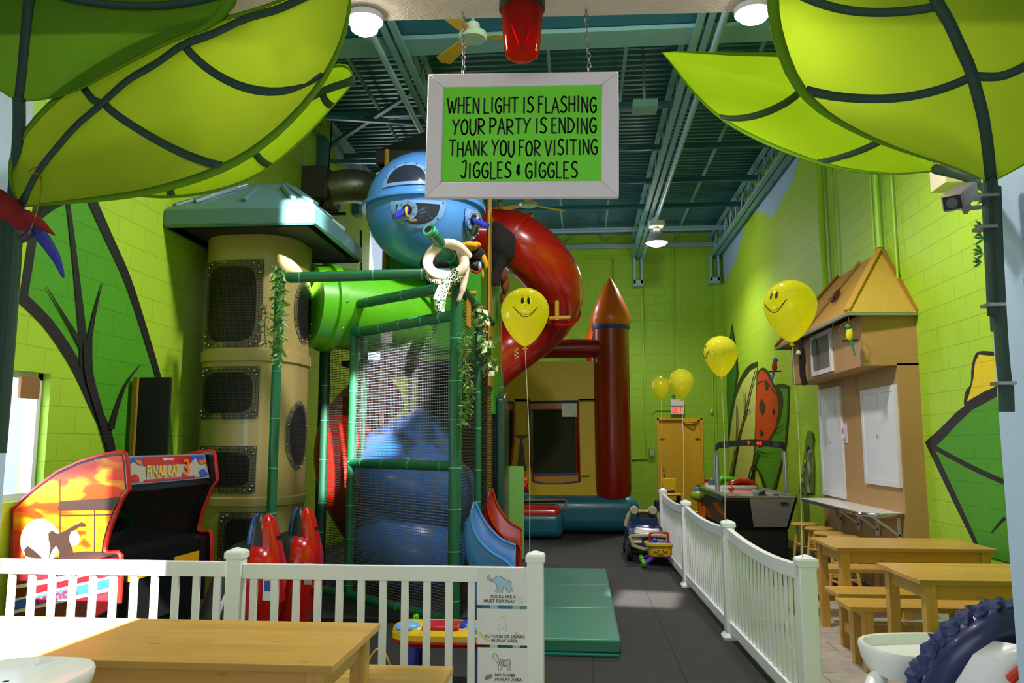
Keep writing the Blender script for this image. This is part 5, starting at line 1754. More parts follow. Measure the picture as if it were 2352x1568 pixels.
# ------------------------------------------------------------------ balloons on strings
m_ball = glassy('translucent yellow balloon rubber', '#fff84a', 0.42, 0.06)
m_string = mat('white ribbon string', '#e8e4d0', .5)
m_face = mat('black balloon ink', '#1a1a10', .6)
def balloon(label, px, py, wpx, post, face=None, yrot=0.0):
    Y = post[1]
    c = at(px, py, Y)
    r = wpx / 2 / F * Y
    t = Thing('balloon', label, 'balloon', (post[0], post[1], 0.94), group='yellow balloons tied to the fence posts')
    prof = []
    for i in range(25):
        a = PI * i / 24
        z = -math.cos(a)
        rr = math.sin(a) * (1 if z > 0 else (1 - .34 * (-z) ** 1.4))
        zz = z * (1.0 if z > 0 else 1.42)
        prof.append((max(rr * r, .0001), c.z + zz * r))
    prof[0] = (.012 * r / .14, prof[0][1])
    sk = t.w('skin', MB().lathe(prof, (c.x, c.y, 0), 40, cap=False), m_ball)
    zb = c.z - 1.42 * r
    t.w('knot', MB().lathe([(.004, zb + .004), (.008, zb - .008), (.016, zb - .02), (.012, zb - .022)], (c.x, c.y, 0), 12), mat('yellow knot rubber', '#dca81a', .4), sk)
    e = Vector((post[0] - .03, post[1] - .05, .93))
    s0 = Vector((c.x, c.y, zb - .015))
    t.w('string', MB().tube(spline([s0, s0.lerp(e, .5) + Vector((.012, 0, 0)), e], 8), .0022, 6), m_string)
    if face:
        # printed smiling face wrapped on the skin; face = (azimuth, tilt) in degrees
        az, el = face
        def fp(u, v):
            a = R(az) + u
            z = v
            ph = math.acos(max(-1, min(1, -z))) if z > 0 else None
            zz = z if z > 0 else z / 1.0
            sn = math.sqrt(max(0, 1 - zz * zz)) * (1 if z > 0 else (1 - .34 * (-zz) ** 1.4))
            rad = r * sn * 1.006
            return Vector((c.x + math.sin(a) * rad, c.y - math.cos(a) * rad, c.z + (z if z > 0 else z * 1.42) * r))
        mb = MB()
        for ex in (-.13, .13):
            k = 16
            ring_ = [fp(ex + .065 * math.cos(2 * PI * i / k), .30 + .15 * math.sin(2 * PI * i / k)) for i in range(k)]
            mb.face(ring_)
        t.w('printed_eyes', mb, m_face, sk)
        mb = MB()
        mb.tube([fp(-.50 + i * .1, .05 - .30 * (1 - ((i - 5) / 5) ** 2)) for i in range(11)], .0022 * r / .14, 5)
        mb.tube([fp(-.50 + i * .1, .05 - .24 * (1 - ((i - 5) / 5) ** 2)) for i in range(11)], .0012 * r / .14, 5)
        mb.tube([fp(-.56, .08), fp(-.50, .05), fp(-.47, .07)], .0015 * r / .14, 5).tube([fp(.56, .08), fp(.50, .05), fp(.47, .07)], .0015 * r / .14, 5)
        mb.tube([fp(-.04, .08), fp(0, .10), fp(.04, .08)], .0012 * r / .14, 5).tube([fp(-.2, .5), fp(-.13, .52), fp(-.08, .5)], .001 * r / .14, 5).tube([fp(.08, .5), fp(.13, .52), fp(.2, .5)], .001 * r / .14, 5)
        t.w('printed_smile', mb, m_face, sk)
    return t
balloon('smiling yellow balloon over the end post of the left fence', 1206, 716, 113, (xc, FY), (5, 0))
balloon('large smiling yellow balloon in front of the straw hut', 1815, 702, 117, RP[0], (-52, 0))
balloon('yellow balloon with a face at its side beside the ladybug painting', 1655, 810, 77, RP[1], (-80, 0))
balloon('yellow balloon touching a smaller one over the exit sign', 1565, 875, 56, RP[2])
balloon('smallest yellow balloon left of the exit sign', 1518, 886, 43, RP[3])
q = at(1186, 800, 4.76)
single('curling_ribbon', MB().tube([q + Vector((.012 * math.sin(i * 1.1), 0, -.004 * i)) for i in range(16)], .002, 6), m_string, 'white curled ribbon end hanging beside the balloon over the left fence', 'ribbon')

# ------------------------------------------------------------------ folding mats
t = Thing('folding_mat', 'green folding gym mat in three panels on the rubber floor', 'mat', (-.15, 7.9, 0))
m_mat = mat('green vinyl mat', '#3f8270', .36, var=.06, bump=.15, bscale=25)
m_matd = mat('teal mat edge', '#1c7064', .35, var=.06)
for y0, y1 in ((6.25, 7.41), (7.43, 8.58), (8.60, 9.72)):
    p = t.w('mat_panel', MB().box((-.62, y0, .012), (.285, y1, .115)), m_mat, bevel=.018)
t.w('velcro_flap', MB().box((-.62, 6.19, .004), (.27, 6.25, .014)), m_matd)

# ------------------------------------------------------------------ bouncy castle
t = Thing('bouncy_castle', 'inflatable bouncy castle with red towers, yellow front and teal base', 'bouncy castle', (-.6, 16, 0))
m_cyel = mat('yellow castle vinyl', '#d8b818', .42, var=.06, bump=.25, bscale=6)
m_cred = mat('dark red castle vinyl', '#8a1208', .3, var=.08, coat=.2)
m_corg = mat('orange castle vinyl', '#e06a0c', .3, coat=.2)
m_cteal = mat('teal castle vinyl', '#1a6a80', .35, var=.08, bump=.3, bscale=5, coat=.15)
m_credb = mat('red castle vinyl', '#cc2208', .25, coat=.3, bump=.3, bscale=8)
m_cnet = mat('dark green netting', '#263012', .8, var=.3, scale=120)
m_cblue = mat('blue castle trim', '#28408a', .5)
CY = 14.5
def infl(a, b, r=.12):
    mb = MB().box(a, b)
    return mb
def pillow(name, a, b, m, bev, par=None):
    o = t.w(name, MB().box(a, b), m, par)
    md = o.modifiers.new('round', 'BEVEL'); md.width = bev; md.segments = 5
    o.data.polygons.foreach_set('use_smooth', [True] * len(o.data.polygons))
    return o
pillow('base', (-2.4, CY - .25, .02), (1.02, CY + 3.6, .66), m_cteal, .22)
pillow('step', (-2.3, CY - 1.0, .01), (-.3, CY - .2, .44), m_cteal, .13)
pillow('step_top', (-2.28, CY - .97, .30), (-.34, CY - .25, .53), m_credb, .1)
twc = Vector((.57, CY + .1, 0))
def tower(x, y, name='tower'):
    o = t.w(name, MB().lathe([(.30, .6), (.325, .75), (.33, 2.0), (.325, 3.3), (.325, 3.62)], (x, y, 0), 36), m_cred)
    t.w('tower_band', MB().lathe([(.325, 3.60), (.345, 3.64), (.34, 3.70), (.36, 3.72)], (x, y, 0), 36, cap=False), m_cblue, o)
    cone = [(.34, 3.68), (.37, 3.74), (.365, 3.84), (.29, 4.05), (.16, 4.33), (.05, 4.52), (.0, 4.6)]
    t.w('cone', MB().lathe(cone, (x, y, 0), 36), m_corg, o)
tower(twc.x, twc.y)
tower(-2.1, twc.y)
tower(twc.x - .1, CY + 3.4)
tower(-2.1, CY + 3.4)
x0, x1 = at(1100, 900, CY).x, at(1388, 900, CY).x
def W(px, py, off=0.0): return at(px, py, CY + off)
wall = MB()
def wrect(px0, py0, px1, py1, y0, y1):
    a, b = W(px0, py0), W(px1, py1)
    return MB().box((a.x, y0, a.z), (b.x, y1, b.z))
fr = t.w('front_wall', wrect(1060, 832, 1390, 922, CY, CY + .05).box((W(1060, 922).x, CY, W(0, 1140).z), (W(1120, 0).x, CY + .05, W(0, 922).z)).box((W(1330, 922).x, CY, .62), (x1, CY + .05, W(0, 922).z)).box((W(1182, 922).x, CY, W(0, 1000).z), (W(1216, 922).x, CY + .05, W(0, 922).z)), m_cyel)
# window band, skirts and door flaps
t.w('front_skirt', wrect(1224, 1088, 1330, 1110, CY + .0, CY + .04), mat('amber castle vinyl', '#c8881a', .45), fr)
sk = MB()
pts = [(1216, 1106), (1330, 1108), (1388, 1110), (1390, 1140), (1340, 1141), (1250, 1140), (1240, 1148), (1222, 1154), (1212, 1120)]
sk.prism([W(a, b, -.02) for a, b in pts], (0, .05, 0))
sk.prism([W(a, b, -.02) for a, b in [(1120, 1100), (1170, 1108), (1184, 1110), (1184, 1154), (1165, 1148), (1120, 1125)]], (0, .05, 0))
sk.prism([W(a, b, -.01) for a, b in [(1182, 1000), (1194, 1008), (1184, 1110), (1168, 1108), (1178, 1050)]], (0, .04, 0))
sk.prism([W(a, b, -.01) for a, b in [(1216, 1000), (1200, 1010), (1212, 1112), (1226, 1106), (1222, 1050)]], (0, .04, 0))
t.w('door_flap', sk, m_cyel, fr)
t.w('window_net', wrect(1224, 938, 1326, 1090, CY + .03, CY + .05), m_cnet, fr)
t.w('window_net', wrect(1120, 938, 1178, 1090, CY + .03, CY + .05), m_cnet, fr)
t.w('window_band', wrect(1218, 926, 1322, 941, CY + .01, CY + .045), m_corg, fr)
t.w('window_band', wrect(1120, 926, 1178, 941, CY + .01, CY + .045), m_corg, fr)
def stripe(name, pts, w, m, off=-.012):
    t.w(name, MB().tube([W(a, b, off) for a, b in pts], w, 8), m, fr)
stripe('red_trim', [(1215, 922), (1215, 1000), (1218, 1040), (1225, 1106)], .022, m_cred)
stripe('red_trim', [(1327, 922), (1331, 1107)], .022, m_cred)
stripe('red_trim', [(1180, 924), (1180, 1000), (1176, 1040), (1168, 1106)], .022, m_cred)
stripe('red_trim', [(1322, 942), (1323, 1088)], .016, m_cred)
stripe('blue_trim', [(1216, 924), (1328, 921)], .022, m_cblue)
stripe('blue_trim', [(1218, 942), (1326, 940)], .016, m_cblue)
stripe('blue_trim', [(1222, 1089), (1326, 1088)], .02, m_cblue)
stripe('blue_trim', [(1226, 1106), (1250, 1110), (1290, 1110), (1331, 1106)], .018, m_cblue)
stripe('blue_trim', [(1120, 924), (1180, 924)], .018, m_cblue)
stripe('seam', [(1118, 923), (1388, 919)], .006, mat('seam stitch', '#9a8414', .7), -.003)
for a, b in ((1185, 1074), (1206, 1075), (1183, 1114), (1211, 1114), (1224, 1150)):
    t.w('strap_tab', MB().box(W(a - 2, b - 2, -.04), W(a + 2, b + 2, -.02)), m_black, fr)
t.w('inner_roll', MB().cyl(W(1120, 1127, .9), W(1300, 1127, .9), .16, 20), m_credb)
t.w('inner_roll', MB().cyl(W(1120, 1110, 1.0), W(1300, 1110, 1.0), .12, 20), m_corg)
t.w('inner_curtain', wrect(1100, 1088, 1340, 1112, CY + 1.2, CY + 1.25), m_cyel)
pillow('top_beam', (-2.0, CY - .18, W(0, 832).z), (x1 + .05, CY + .3, W(0, 800).z + .05), m_cred, .17)
for px0, px1 in ((1140, 1172), (1220, 1256), (1283, 1326)):
    a, b = W(px0, 803), W(px1, 780)
    o = pillow('battlement', (a.x, CY - .12, a.z - .03), (b.x, CY + .16, b.z), m_cred, .06)
    pillow('battlement_cap', (a.x - .04, CY - .05, a.z), (b.x + .06, CY + .2, b.z + .025), m_yel, .05, o)
t.w('side_wall', MB().box((x1 - .02, CY + .3, .62), (x1 + .03, CY + 3.3, 3.0)).box((-2.1, CY + .3, .62), (-2.05, CY + 3.3, 3.0)), m_cyel)
t.w('back_wall', MB().box((-2.1, CY + 3.3, .62), (x1, CY + 3.35, 3.0)), m_cnet)
stripe('step_rope', [(1100, 1150), (1296, 1147), (1301, 1150), (1297, 1172)], .02, mat('tan rope', '#a08858', .8), -.28)
pillow('brand_tag', W(1336, 1089, -.01), W(1355, 1094, -.03), mat('green tag', '#5cae3c', .5), .004)
a, b = W(1290, 926, -.05), W(1326, 957, -.03)
single('paper_notice', MB().box(tuple(a), tuple(b)), mat('crinkled plastic sleeve', '#b8bcb0', .2, coat=.6, bump=.6, bscale=20, var=.2, scale=12), 'crinkled grey paper notice taped on the bouncy castle window', 'notice')
single('blue_pennant', MB().prism([at(1352, 795, CY + .4), at(1362, 768, CY + .4), at(1375, 770, CY + .4), at(1372, 800, CY + .4)], (0, .3, 0)), m_cblue, 'blue vinyl corner left of the castle tower below its cone', 'castle tip')

# ------------------------------------------------------------------ straw hut on the right wall
t = Thing('straw_hut', 'tan tiki hut front with straw roof and white shutters on the right wall', 'hut', (XR, 9.8, 0))
m_hut = mat('tan painted board', '#b08850', .6, var=.06)
m_straw = mat('woven straw mat', '#c89a3a', .75, var=.25, scale=8, bump=.6, bscale=60, stretch=(1, 12, 1))
m_strawn = mat('yellow straw weave', '#cda83a', .75, var=.22, scale=10, bump=.6, bscale=60, stretch=(12, 1, 1))
m_batt = mat('brown bamboo batten', '#a06a1c', .6)
HY0, HY1 = 8.38, 11.12
low = t.w('lower_wall', MB().box((3.19, HY0, 0), (XR, HY1, 2.36)), m_hut, smooth=False)
up = t.w('upper_box', MB().box((2.86, HY0, 2.34), (XR, HY1, 2.86)), m_hut, smooth=False)
ex, ey0, ey1, ez_ = 2.69, 8.26, 11.28, 2.85
rdg0, rdg1 = Vector((3.36, 9.1, 3.68)), Vector((3.36, 10.6, 3.68))
A_, B_ = Vector((ex, ey0 + .0, ez_)), Vector((ex, ey1, ez_))
Cw0, Cw1 = Vector((XR, ey0 + .06, ez_)), Vector((XR, ey1 - .05, ez_))
t.w('roof_slope', MB().prism([A_, B_, rdg1, rdg0], (.02, 0, .025)), m_straw, smooth=False)
t.w('roof_end', MB().prism([A_, rdg0, Cw0], (0, -.015, .02)), m_strawn, smooth=False)
t.w('roof_end', MB().prism([B_, rdg1, Cw1], (0, .015, .02)), m_strawn, smooth=False)
t.w('batten', MB().bar(A_ + Vector((0, 0, .035)), rdg0 + Vector((0, 0, .05)), .06, .03), m_straw)
t.w('batten', MB().bar(A_.lerp(B_, .55) + Vector((0, 0, .035)), rdg0.lerp(rdg1, .45) + Vector((0, 0, .04)), .05, .025), m_batt)
t.w('batten', MB().bar(B_ + Vector((0, 0, .035)), rdg1 + Vector((0, 0, .04)), .05, .025), m_batt)
t.w('batten', MB().bar(Cw0 + Vector((-.01, -.01, .03)), rdg0 + Vector((0, -.01, .04)), .03, .025), m_batt)
t.w('eave_trim', MB().bar(A_, B_, .03, .03).bar(A_, Cw0, .02, .025).bar(B_, Cw1, .03, .03), mat('grey metal trim', '#9aa09a', .4, .6))
def frame_win(name, X, y0, y1, z0, z1, w, pane_m, split=0):
    mb = MB().box((X - .02, y0, z0), (X + .02, y0 + w, z1)).box((X - .02, y1 - w, z0), (X + .02, y1, z1)).box((X - .02, y0 + w, z0), (X + .02, y1 - w, z0 + w)).box((X - .02, y0 + w, z1 - w), (X + .02, y1 - w, z1))
    o = t.w(name, mb, m_trimw, smooth=False)
    if split:
        ym = (y0 + y1) / 2
        for a, b in ((y0 + w, ym - .004), (ym + .004, y1 - w)):
            t.w('shutter_leaf', MB().box((X - .012, a, z0 + w), (X + .01, b, z1 - w)), pane_m, o, smooth=False)
        t.w('shutter_knob', MB().ball((X - .02, ym + .04, (z0 + z1) / 2), .012, 8, 6), m_chrome, o)
    else:
        t.w('screen', MB().box((X - .005, y0 + w, z0 + w), (X + .01, y1 - w, z1 - w)), pane_m, o, smooth=False)
    return o
m_shut = mat('white shutter paint', '#dcdee2', .45)
frame_win('shutter_frame', 3.18, 8.42, 9.42, 1.12, 2.15, .06, m_shut, 1)
frame_win('shutter_frame', 3.18, 10.15, 11.04, .90, 2.26, .07, m_shut, 1)
frame_win('upper_window', 2.85, 9.32, 10.12, 2.37, 2.86, .05, mat('grey insect screen', '#6a6658', .8, var=.2, scale=200))
t = Thing('wall_counter', 'white counter shelf with chrome edge under the hut shutters', 'counter', (3.19, 9.6, .8))
yA, yB, xo = 8.42, 10.75, 2.80
edge = [(3.19, yA)] + [(xo + .18 - .18 * math.sin(a), yA + .18 - .18 * math.cos(a)) for a in [PI / 2 * i / 6 for i in range(7)]] + [(xo, yB), (3.19, yB)]
t.w('top', MB().prism([Vector((x, y, .835)) for x, y in edge], (0, 0, .035)), m_whitep)
rim = edge[:9]
t.w('edge_band', MB().grid([[Vector((x - .004, y - .004, z)) for x, y in rim] for z in (.832, .872)]), m_chrome, solid=.003)
for y in (8.52, 9.12, 9.72, 10.35):
    mb = MB().bar((3.17, y, .83), (3.17, y, .58), .03, .02).bar((2.92, y, .825), (3.17, y, .64), .022, .02, up=(0, 1, 0)).bar((2.9, y, .825), (3.17, y, .825), .03, .015)
    t.w('bracket', mb, m_trimw)
t = Thing('hut_notice', 'small white printed notice with a red picture between the hut shutters', 'notice', (3.185, 9.75, 1.56))
a, b = onx(1927, 973, 3.185), onx(1947, 1017, 3.185)
t.w('sheet', MB().box((3.18, b.y, b.z), (3.188, a.y, a.z)), m_paper)
cm = (a + b) / 2
t.w('picture', MB().ball((3.178, cm.y + .01, a.z - .09), (.002, .035, .045), 12, 8), mat('red print', '#c83818', .5))
t.w('print', MB().box((3.177, b.y + .03, b.z + .02), (3.179, a.y - .03, b.z + .033)).box((3.177, b.y + .03, b.z + .045), (3.179, a.y - .03, b.z + .056)), m_ink)
# birds, monkey and lizard on the hut
def toy_bird(label, c, col1, col2, ring_r, s=1.0, face=-1):
    t = Thing('toy_bird', label, 'toy bird', tuple(c))
    c = Vector(c)
    b_ = blob('body', [(c + Vector((0, 0, -.0)) , (.035 * s, .035 * s, .06 * s)), (c + Vector((-.012 * s * face * -1, 0, .075 * s)), (.026 * s, .026 * s, .028 * s)), (c + Vector((.005, 0, .04 * s)), (.03 * s, .03 * s, .035 * s))], col1, t.o, M=t.M, vox=.008)
    t.w('head', MB().ball(tuple(c + Vector((.014 * s * face, -.004, .085 * s))), .03 * s, 12, 8), col2, b_)
    t.w('beak', MB().cyl(c + Vector((.035 * s * face, -.01, .085 * s)), c + Vector((.055 * s * face, -.012, .07 * s)), .01 * s, 8, .001), m_black, b_)
    t.w('tail', MB().tube([c + Vector((-.01 * face, 0, -.04 * s)), c + Vector((-.025 * face * s, 0, -.12 * s)), c + Vector((-.045 * face * s, 0, -.21 * s))], [.018 * s, .013 * s, .004 * s], 8), col2, b_)
    t.w('perch', MB().cyl(c + Vector((-.07 * s, 0, -.055 * s)), c + Vector((.08 * s, 0, -.05 * s)), .009 * s, 8), m_black)
    if ring_r:
        t.w('ring', MB().torus(tuple(c + Vector((0, 0, .045 * s))), ring_r, .003, 'y', 40, 6), mat('gold wire', '#c08a2a', .3, .8))
        t.w('hook', MB().cyl(c + Vector((0, 0, .045 * s + ring_r)), c + Vector((0, 0, .045 * s + ring_r + .05)), .003, 6), mat('gold wire', '#c08a2a'))
    return t
toy_bird('yellow and teal toy parrot in a gold ring at the hut roof corner', at(1951, 770, 8.24), mat('yellow plush', '#d8c818', .9, var=.2, scale=60), mat('teal plush', '#3e7a70', .9, var=.2, scale=60), .093)
tb_ = toy_bird('small red and blue toy parrot hanging at the far corner of the hut roof', at(1779, 843, 11.25), mat('red plush', '#a01c14', .9, var=.2, scale=60), mat('blue plush', '#3c56b0', .9, var=.2, scale=60), .0, 1.1, 1)
tb_.w('hang_cord', MB().cyl(at(1783, 835, 11.25), at(1782, 806, 11.25), .003, 6), m_limepipe)
t = Thing('plush_monkey', 'long dark brown plush monkey hanging from the hut eave', 'plush monkey', at(1842, 780, 10.2))
t.w('body', MB().tube(spline(P3([(1841, 760, 10.02), (1840, 790, 10.0), (1842, 815, 9.98), (1843, 840, 9.98), (1844, 862, 9.98), (1850, 884, 9.98)]), 5), [.03] * 8 + [.042] * 7 + [.036] * 11, 10), mat('dark brown plush', '#1e1612', .95, var=.3, scale=60))
t.w('face', MB().ball(tuple(at(1834, 810, 9.93)), (.028, .02, .035), 12, 8), mat('white felt', '#d8d6d0', .8))
t.w('nose', MB().ball(tuple(at(1834, 814, 9.905)), .012, 8, 6), m_black)
q = A_.lerp(B_, .38).lerp(rdg0.lerp(rdg1, .3), .45) + Vector((-.02, 0, .04))
t = Thing('toy_lizard', 'purple brown toy lizard lying on the straw hut roof', 'toy lizard', tuple(q))
ud = (rdg0 - A_).normalized()
t.w('body', MB().tube([q - ud * .16, q - ud * .08, q, q + ud * .07, q + ud * .16], [.014, .026, .032, .026, .006], 10), mat('purple brown rubber', '#4a2a34', .5))
for s in (-1, 1):
    t.w('leg', MB().tube([q - ud * .05, q - ud * .05 + Vector((-.03, s * .05, .0)), q - ud * .08 + Vector((-.04, s * .08, 0))], .007, 6), mat('purple brown rubber', '#4a2a34'))

# ------------------------------------------------------------------ high-bay lamp and ceiling fans
c = at(1508, 548, 15.6)
t = Thing('high_bay_lamp', 'lit industrial bell lamp hanging from the right roof joist', 'ceiling lamp', (c.x, c.y, 5.35))
zz = lambda py: at(1508, py, 15.6).z
t.w('reflector', MB().lathe([(.08, zz(531)), (.12, zz(535)), (.17, zz(545)), (.21, zz(556)), (.215, zz(558))], (c.x, c.y, 0), 32, cap=False), mat('frosted grey reflector', '#c0c4cc', .3, .3), solid=.004)
t.w('bulb', MB().lathe([(0, zz(566)), (.1, zz(565)), (.17, zz(562)), (.205, zz(557)), (.16, zz(550)), (.05, zz(545))], (c.x, c.y, 0), 28), emit_mat('lit lamp glass', '#fffbe8', 22))
t.w('neck', MB().lathe([(.06, zz(531)), (.065, zz(525)), (.05, zz(521))], (c.x, c.y, 0), 20), m_whitep)
t.w('ballast_box', MB().box((c.x - .15, c.y - .15, zz(521)), (c.x + .15, c.y + .15, zz(509))).box((c.x - .07, c.y - .08, zz(509)), (c.x + .07, c.y + .08, zz(501))), m_whitep, bevel=.012)
t.w('cord', MB().tube(spline([(c.x, c.y, zz(501)), (c.x + .02, c.y, zz(485)), (c.x - .04, c.y, zz(470)), (1.36, c.y, 5.98)], 5), .012, 8), m_black)
m_blade = mat('yellow fan blade', '#d8a81c', .45, var=.12, scale=4)
def fan(label, c, rot, L=.62):
    t = Thing('ceiling_fan', label, 'ceiling fan', tuple(c))
    c = Vector(c)
    t.w('motor', MB().lathe([(0, c.z - .03), (.13, c.z - .03), (.15, c.z), (.14, c.z + .03), (.07, c.z + .05), (.07, c.z + .13), (.03, c.z + .16)], (c.x, c.y, 0), 28), mat('pale green fan body', '#b9d2b0', .35))
    t.w('downrod', MB().cyl((c.x, c.y, c.z + .15), (c.x, c.y, 6.06 if c.y < 8.4 else 6.48), .016, 10), m_teal2)
    for k in range(3):
        a = rot + 2 * PI * k / 3
        d = Vector((math.cos(a), math.sin(a), 0)); s = Vector((-d.y, d.x, .18)).normalized()
        b = c + Vector((0, 0, .0))
        t.w('blade', MB().prism([b + d * .15 - s * .035, b + d * .2 - s * .06, b + d * L - s * .085, b + d * (L + .05), b + d * L + s * .085, b + d * .2 + s * .06, b + d * .15 + s * .035], (0, 0, .008)), m_blade)
    return t
fan('yellow bladed ceiling fan behind the left sign chain', at(1086, 84, 7.6), R(8))
fan('yellow bladed ceiling fan mostly hidden below the hanging sign', at(1213, 470, 13.0), R(35), .7)
# ------------------------------------------------------------------ twin racing arcade cabinet on the left wall
def fire_mat():
    m = bpy.data.materials.new('flame sunset print')
    m.use_nodes = True
    n, l = nodes_of(m)
    b = n['Principled BSDF']; b.inputs['Roughness'].default_value = .3
    geo = n.new('ShaderNodeNewGeometry')
    mp = n.new('ShaderNodeMapping'); mp.inputs['Scale'].default_value = (3.2, 1, 9); mp.inputs['Rotation'].default_value = (0, .12, 0)
    l.new(geo.outputs['Position'], mp.inputs['Vector'])
    z = n.new('ShaderNodeTexNoise'); z.inputs['Scale'].default_value = 1.0; z.inputs['Detail'].default_value = 2; z.inputs['Distortion'].default_value = .7
    l.new(mp.outputs[0], z.inputs['Vector'])
    r_ = n.new('ShaderNodeValToRGB')
    r_.color_ramp.elements[0].position = .46; r_.color_ramp.elements[0].color = lin('#d4300a')
    r_.color_ramp.elements[1].position = .72; r_.color_ramp.elements[1].color = lin('#f0a818')
    l.new(z.outputs['Fac'], r_.inputs[0]); l.new(r_.outputs[0], b.inputs['Base Color'])
    return m
m_fire = fire_mat()
m_cab = mat('black cabinet laminate', '#0e0e10', .35)
m_tmold = mat('red edge moulding', '#b81a12', .3)
m_grym = mat('grey edge print', '#8a8088', .4)
AY0, AY1 = 5.25, 6.58
t = Thing('arcade_cabinet', 'twin racing arcade cabinet with flame side art against the left wall', 'arcade machine', (-3.45, 5.9, 0))
prof = [(283, 1040), (262, 1041), (225, 1048), (180, 1062), (130, 1085), (85, 1118), (55, 1143), (27, 1168), (26, 1290), (27, 1566), (205, 1566), (205, 1430), (247, 1404), (270, 1386), (274, 1326), (274, 1276), (268, 1270), (245, 1271), (237, 1264), (241, 1244), (250, 1211), (265, 1173), (278, 1142), (293, 1122), (290, 1085), (288, 1056)]
PR = [at(a, b, AY0) for a, b in prof]
for p_ in PR: p_.z = max(p_.z, 0.0); p_.x = max(p_.x, XL + .012)
def shiftY(P, y): return [Vector((p_.x, y, p_.z)) for p_ in P]
sidep = t.w('side_panel', MB().prism(PR, (0, .035, 0)), m_cab, smooth=False)
t.w('side_panel', MB().prism(shiftY(PR, AY1), (0, .035, 0)), m_cab, smooth=False)
for y in (AY0 + .017, AY1 + .017):
    t.w('edge_moulding', MB().tube(shiftY(PR[:9] + [], y), .019, 8).tube(shiftY(PR[13:] + [PR[0]], y), .019, 8), m_tmold)
inset = [Vector((p_.x - .05 * (1 if 0 < i < 30 else 1), 0, p_.z - .035)) for i, p_ in enumerate(PR)]
body = [Vector((min(p_.x - .06, -3.06), AY0 + .035, max(0, p_.z - .03))) for p_ in PR]
for b_ in body: b_.x = max(b_.x, XL + .012)
t.w('body', MB().prism(body, (0, AY1 - AY0 - .035, 0)), m_cab, smooth=False)
def decals(name, lays, Y0, parent, step=.0012, f=None):
    for k, (nm, m, pts) in enumerate(lays):
        Q = [(f(a, b) if f else at(a, b, Y0)) for a, b in pts]
        o = t.w(nm, MB().face([q + Vector((0, -step * (k + 1), 0)) for q in Q]), m, parent, smooth=False)
        bm = bmesh.new(); bm.from_mesh(o.data)
        bmesh.ops.triangulate(bm, faces=bm.faces, ngon_method='EAR_CLIP')
        bm.to_mesh(o.data); bm.free()
m_sun = mat('pale sun print', '#fdf4cc', .4)
m_sil = mat('dark brown print', '#2c1a16', .4)
m_mar = mat('maroon print', '#5a0c14', .35)
m_bluep = mat('blue print', '#2452b8', .35)
m_whp = mat('white print', '#e8e6ea', .35)
m_rdp = mat('red print band', '#d4202a', .35)
art = [(280, 1046), (262, 1047), (225, 1054), (180, 1068), (130, 1091), (85, 1124), (57, 1148), (31, 1171), (30, 1285), (232, 1276), (236, 1244), (245, 1211), (260, 1172), (273, 1142), (287, 1122), (285, 1085)]
decals('a', [
    ('flame_print', m_fire, art),
    ('red_print', m_rdp, [(30, 1215), (48, 1220), (48, 1290), (30, 1300)]),
    ('sun_print', m_sun, [(93 + 46 * math.cos(2 * PI * i / 28), 1243 + 52 * math.sin(2 * PI * i / 28)) for i in range(28)]),
    ('sun_print', m_sun, [(171 + 13 * math.cos(2 * PI * i / 16), 1236 + 18 * math.sin(2 * PI * i / 16)) for i in range(16)]),
    ('awning_print', m_sil, [(133, 1169), (140, 1151), (278, 1141), (262, 1171), (138, 1172)]),
    ('pole_print', m_sil, [(138, 1100), (140, 1100), (141, 1285), (138, 1285)]),
    ('pole_print', m_sil, [(217, 1172), (220, 1172), (220, 1268), (217, 1268)]),
    ('wire_print', m_sil, [(138, 1182), (258, 1180), (258, 1182), (138, 1184)]),
    ('driver_print', m_sil, [(113, 1225), (121, 1217), (135, 1225), (152, 1218), (170, 1207), (190, 1198), (199, 1202), (198, 1208), (185, 1208), (165, 1220), (160, 1235), (170, 1268), (142, 1274), (131, 1252), (122, 1262), (113, 1286), (118, 1255), (114, 1240)]),
    ('car_print', m_sil, [(58, 1262), (66, 1252), (80, 1262), (98, 1278), (100, 1285), (60, 1276)]),
    ('rail_print', m_sil, [(138, 1271), (200, 1265), (234, 1266), (262, 1274), (220, 1285), (138, 1286)]),
    ('lower_print', m_mar, [(28, 1292), (232, 1282), (272, 1280), (271, 1384), (247, 1402), (205, 1428), (28, 1500)]),
    ('white_stripe', m_whp, [(28, 1345), (130, 1325), (272, 1298), (272, 1306), (130, 1336), (28, 1352)]),
    ('white_stripe', m_whp, [(28, 1376), (272, 1318), (272, 1352), (28, 1410)]),
    ('blue_stripe', m_bluep, [(28, 1381), (272, 1323), (272, 1344), (28, 1402)]),
    ('red_stripe', m_rdp, [(205, 1372), (271, 1356), (271, 1383), (247, 1401), (205, 1424)]),
], AY0, sidep)
rv = (at(176, 1352, AY0) - at(82, 1376, AY0)); uv = Vector((0, 0, 1))
tx = text_mb('namco', at(130, 1377, AY0 - .024), rv, Vector((-rv.z, 0, rv.x)), .065, .30, offset=.03)
t.w('maker_lettering', tx, m_rdp, sidep)
MC = [at(285, 1047, AY0 + .05), at(294, 1114, AY0 + .05), at(481, 1097, AY1 - .01)]
MN = (MC[1] - MC[0]).cross(MC[2] - MC[0]).normalized()
if MN.dot(MC[0] - EYE) > 0: MN = -MN
def mq(a, b):
    d = ray(a, b)
    return EYE + d * ((MC[0] - EYE).dot(MN) / d.dot(MN))
m_mqr = mat('marquee red', '#b4180e', .25)
m_chk = mat('marquee checker', '#a8aa98', .3, var=.3, scale=60)
mqf = t.w('marquee', MB().prism([mq(285, 1047), mq(470, 1042), mq(481, 1097), mq(294, 1114)], -MN * .03), m_grym, smooth=False)
NM = MN
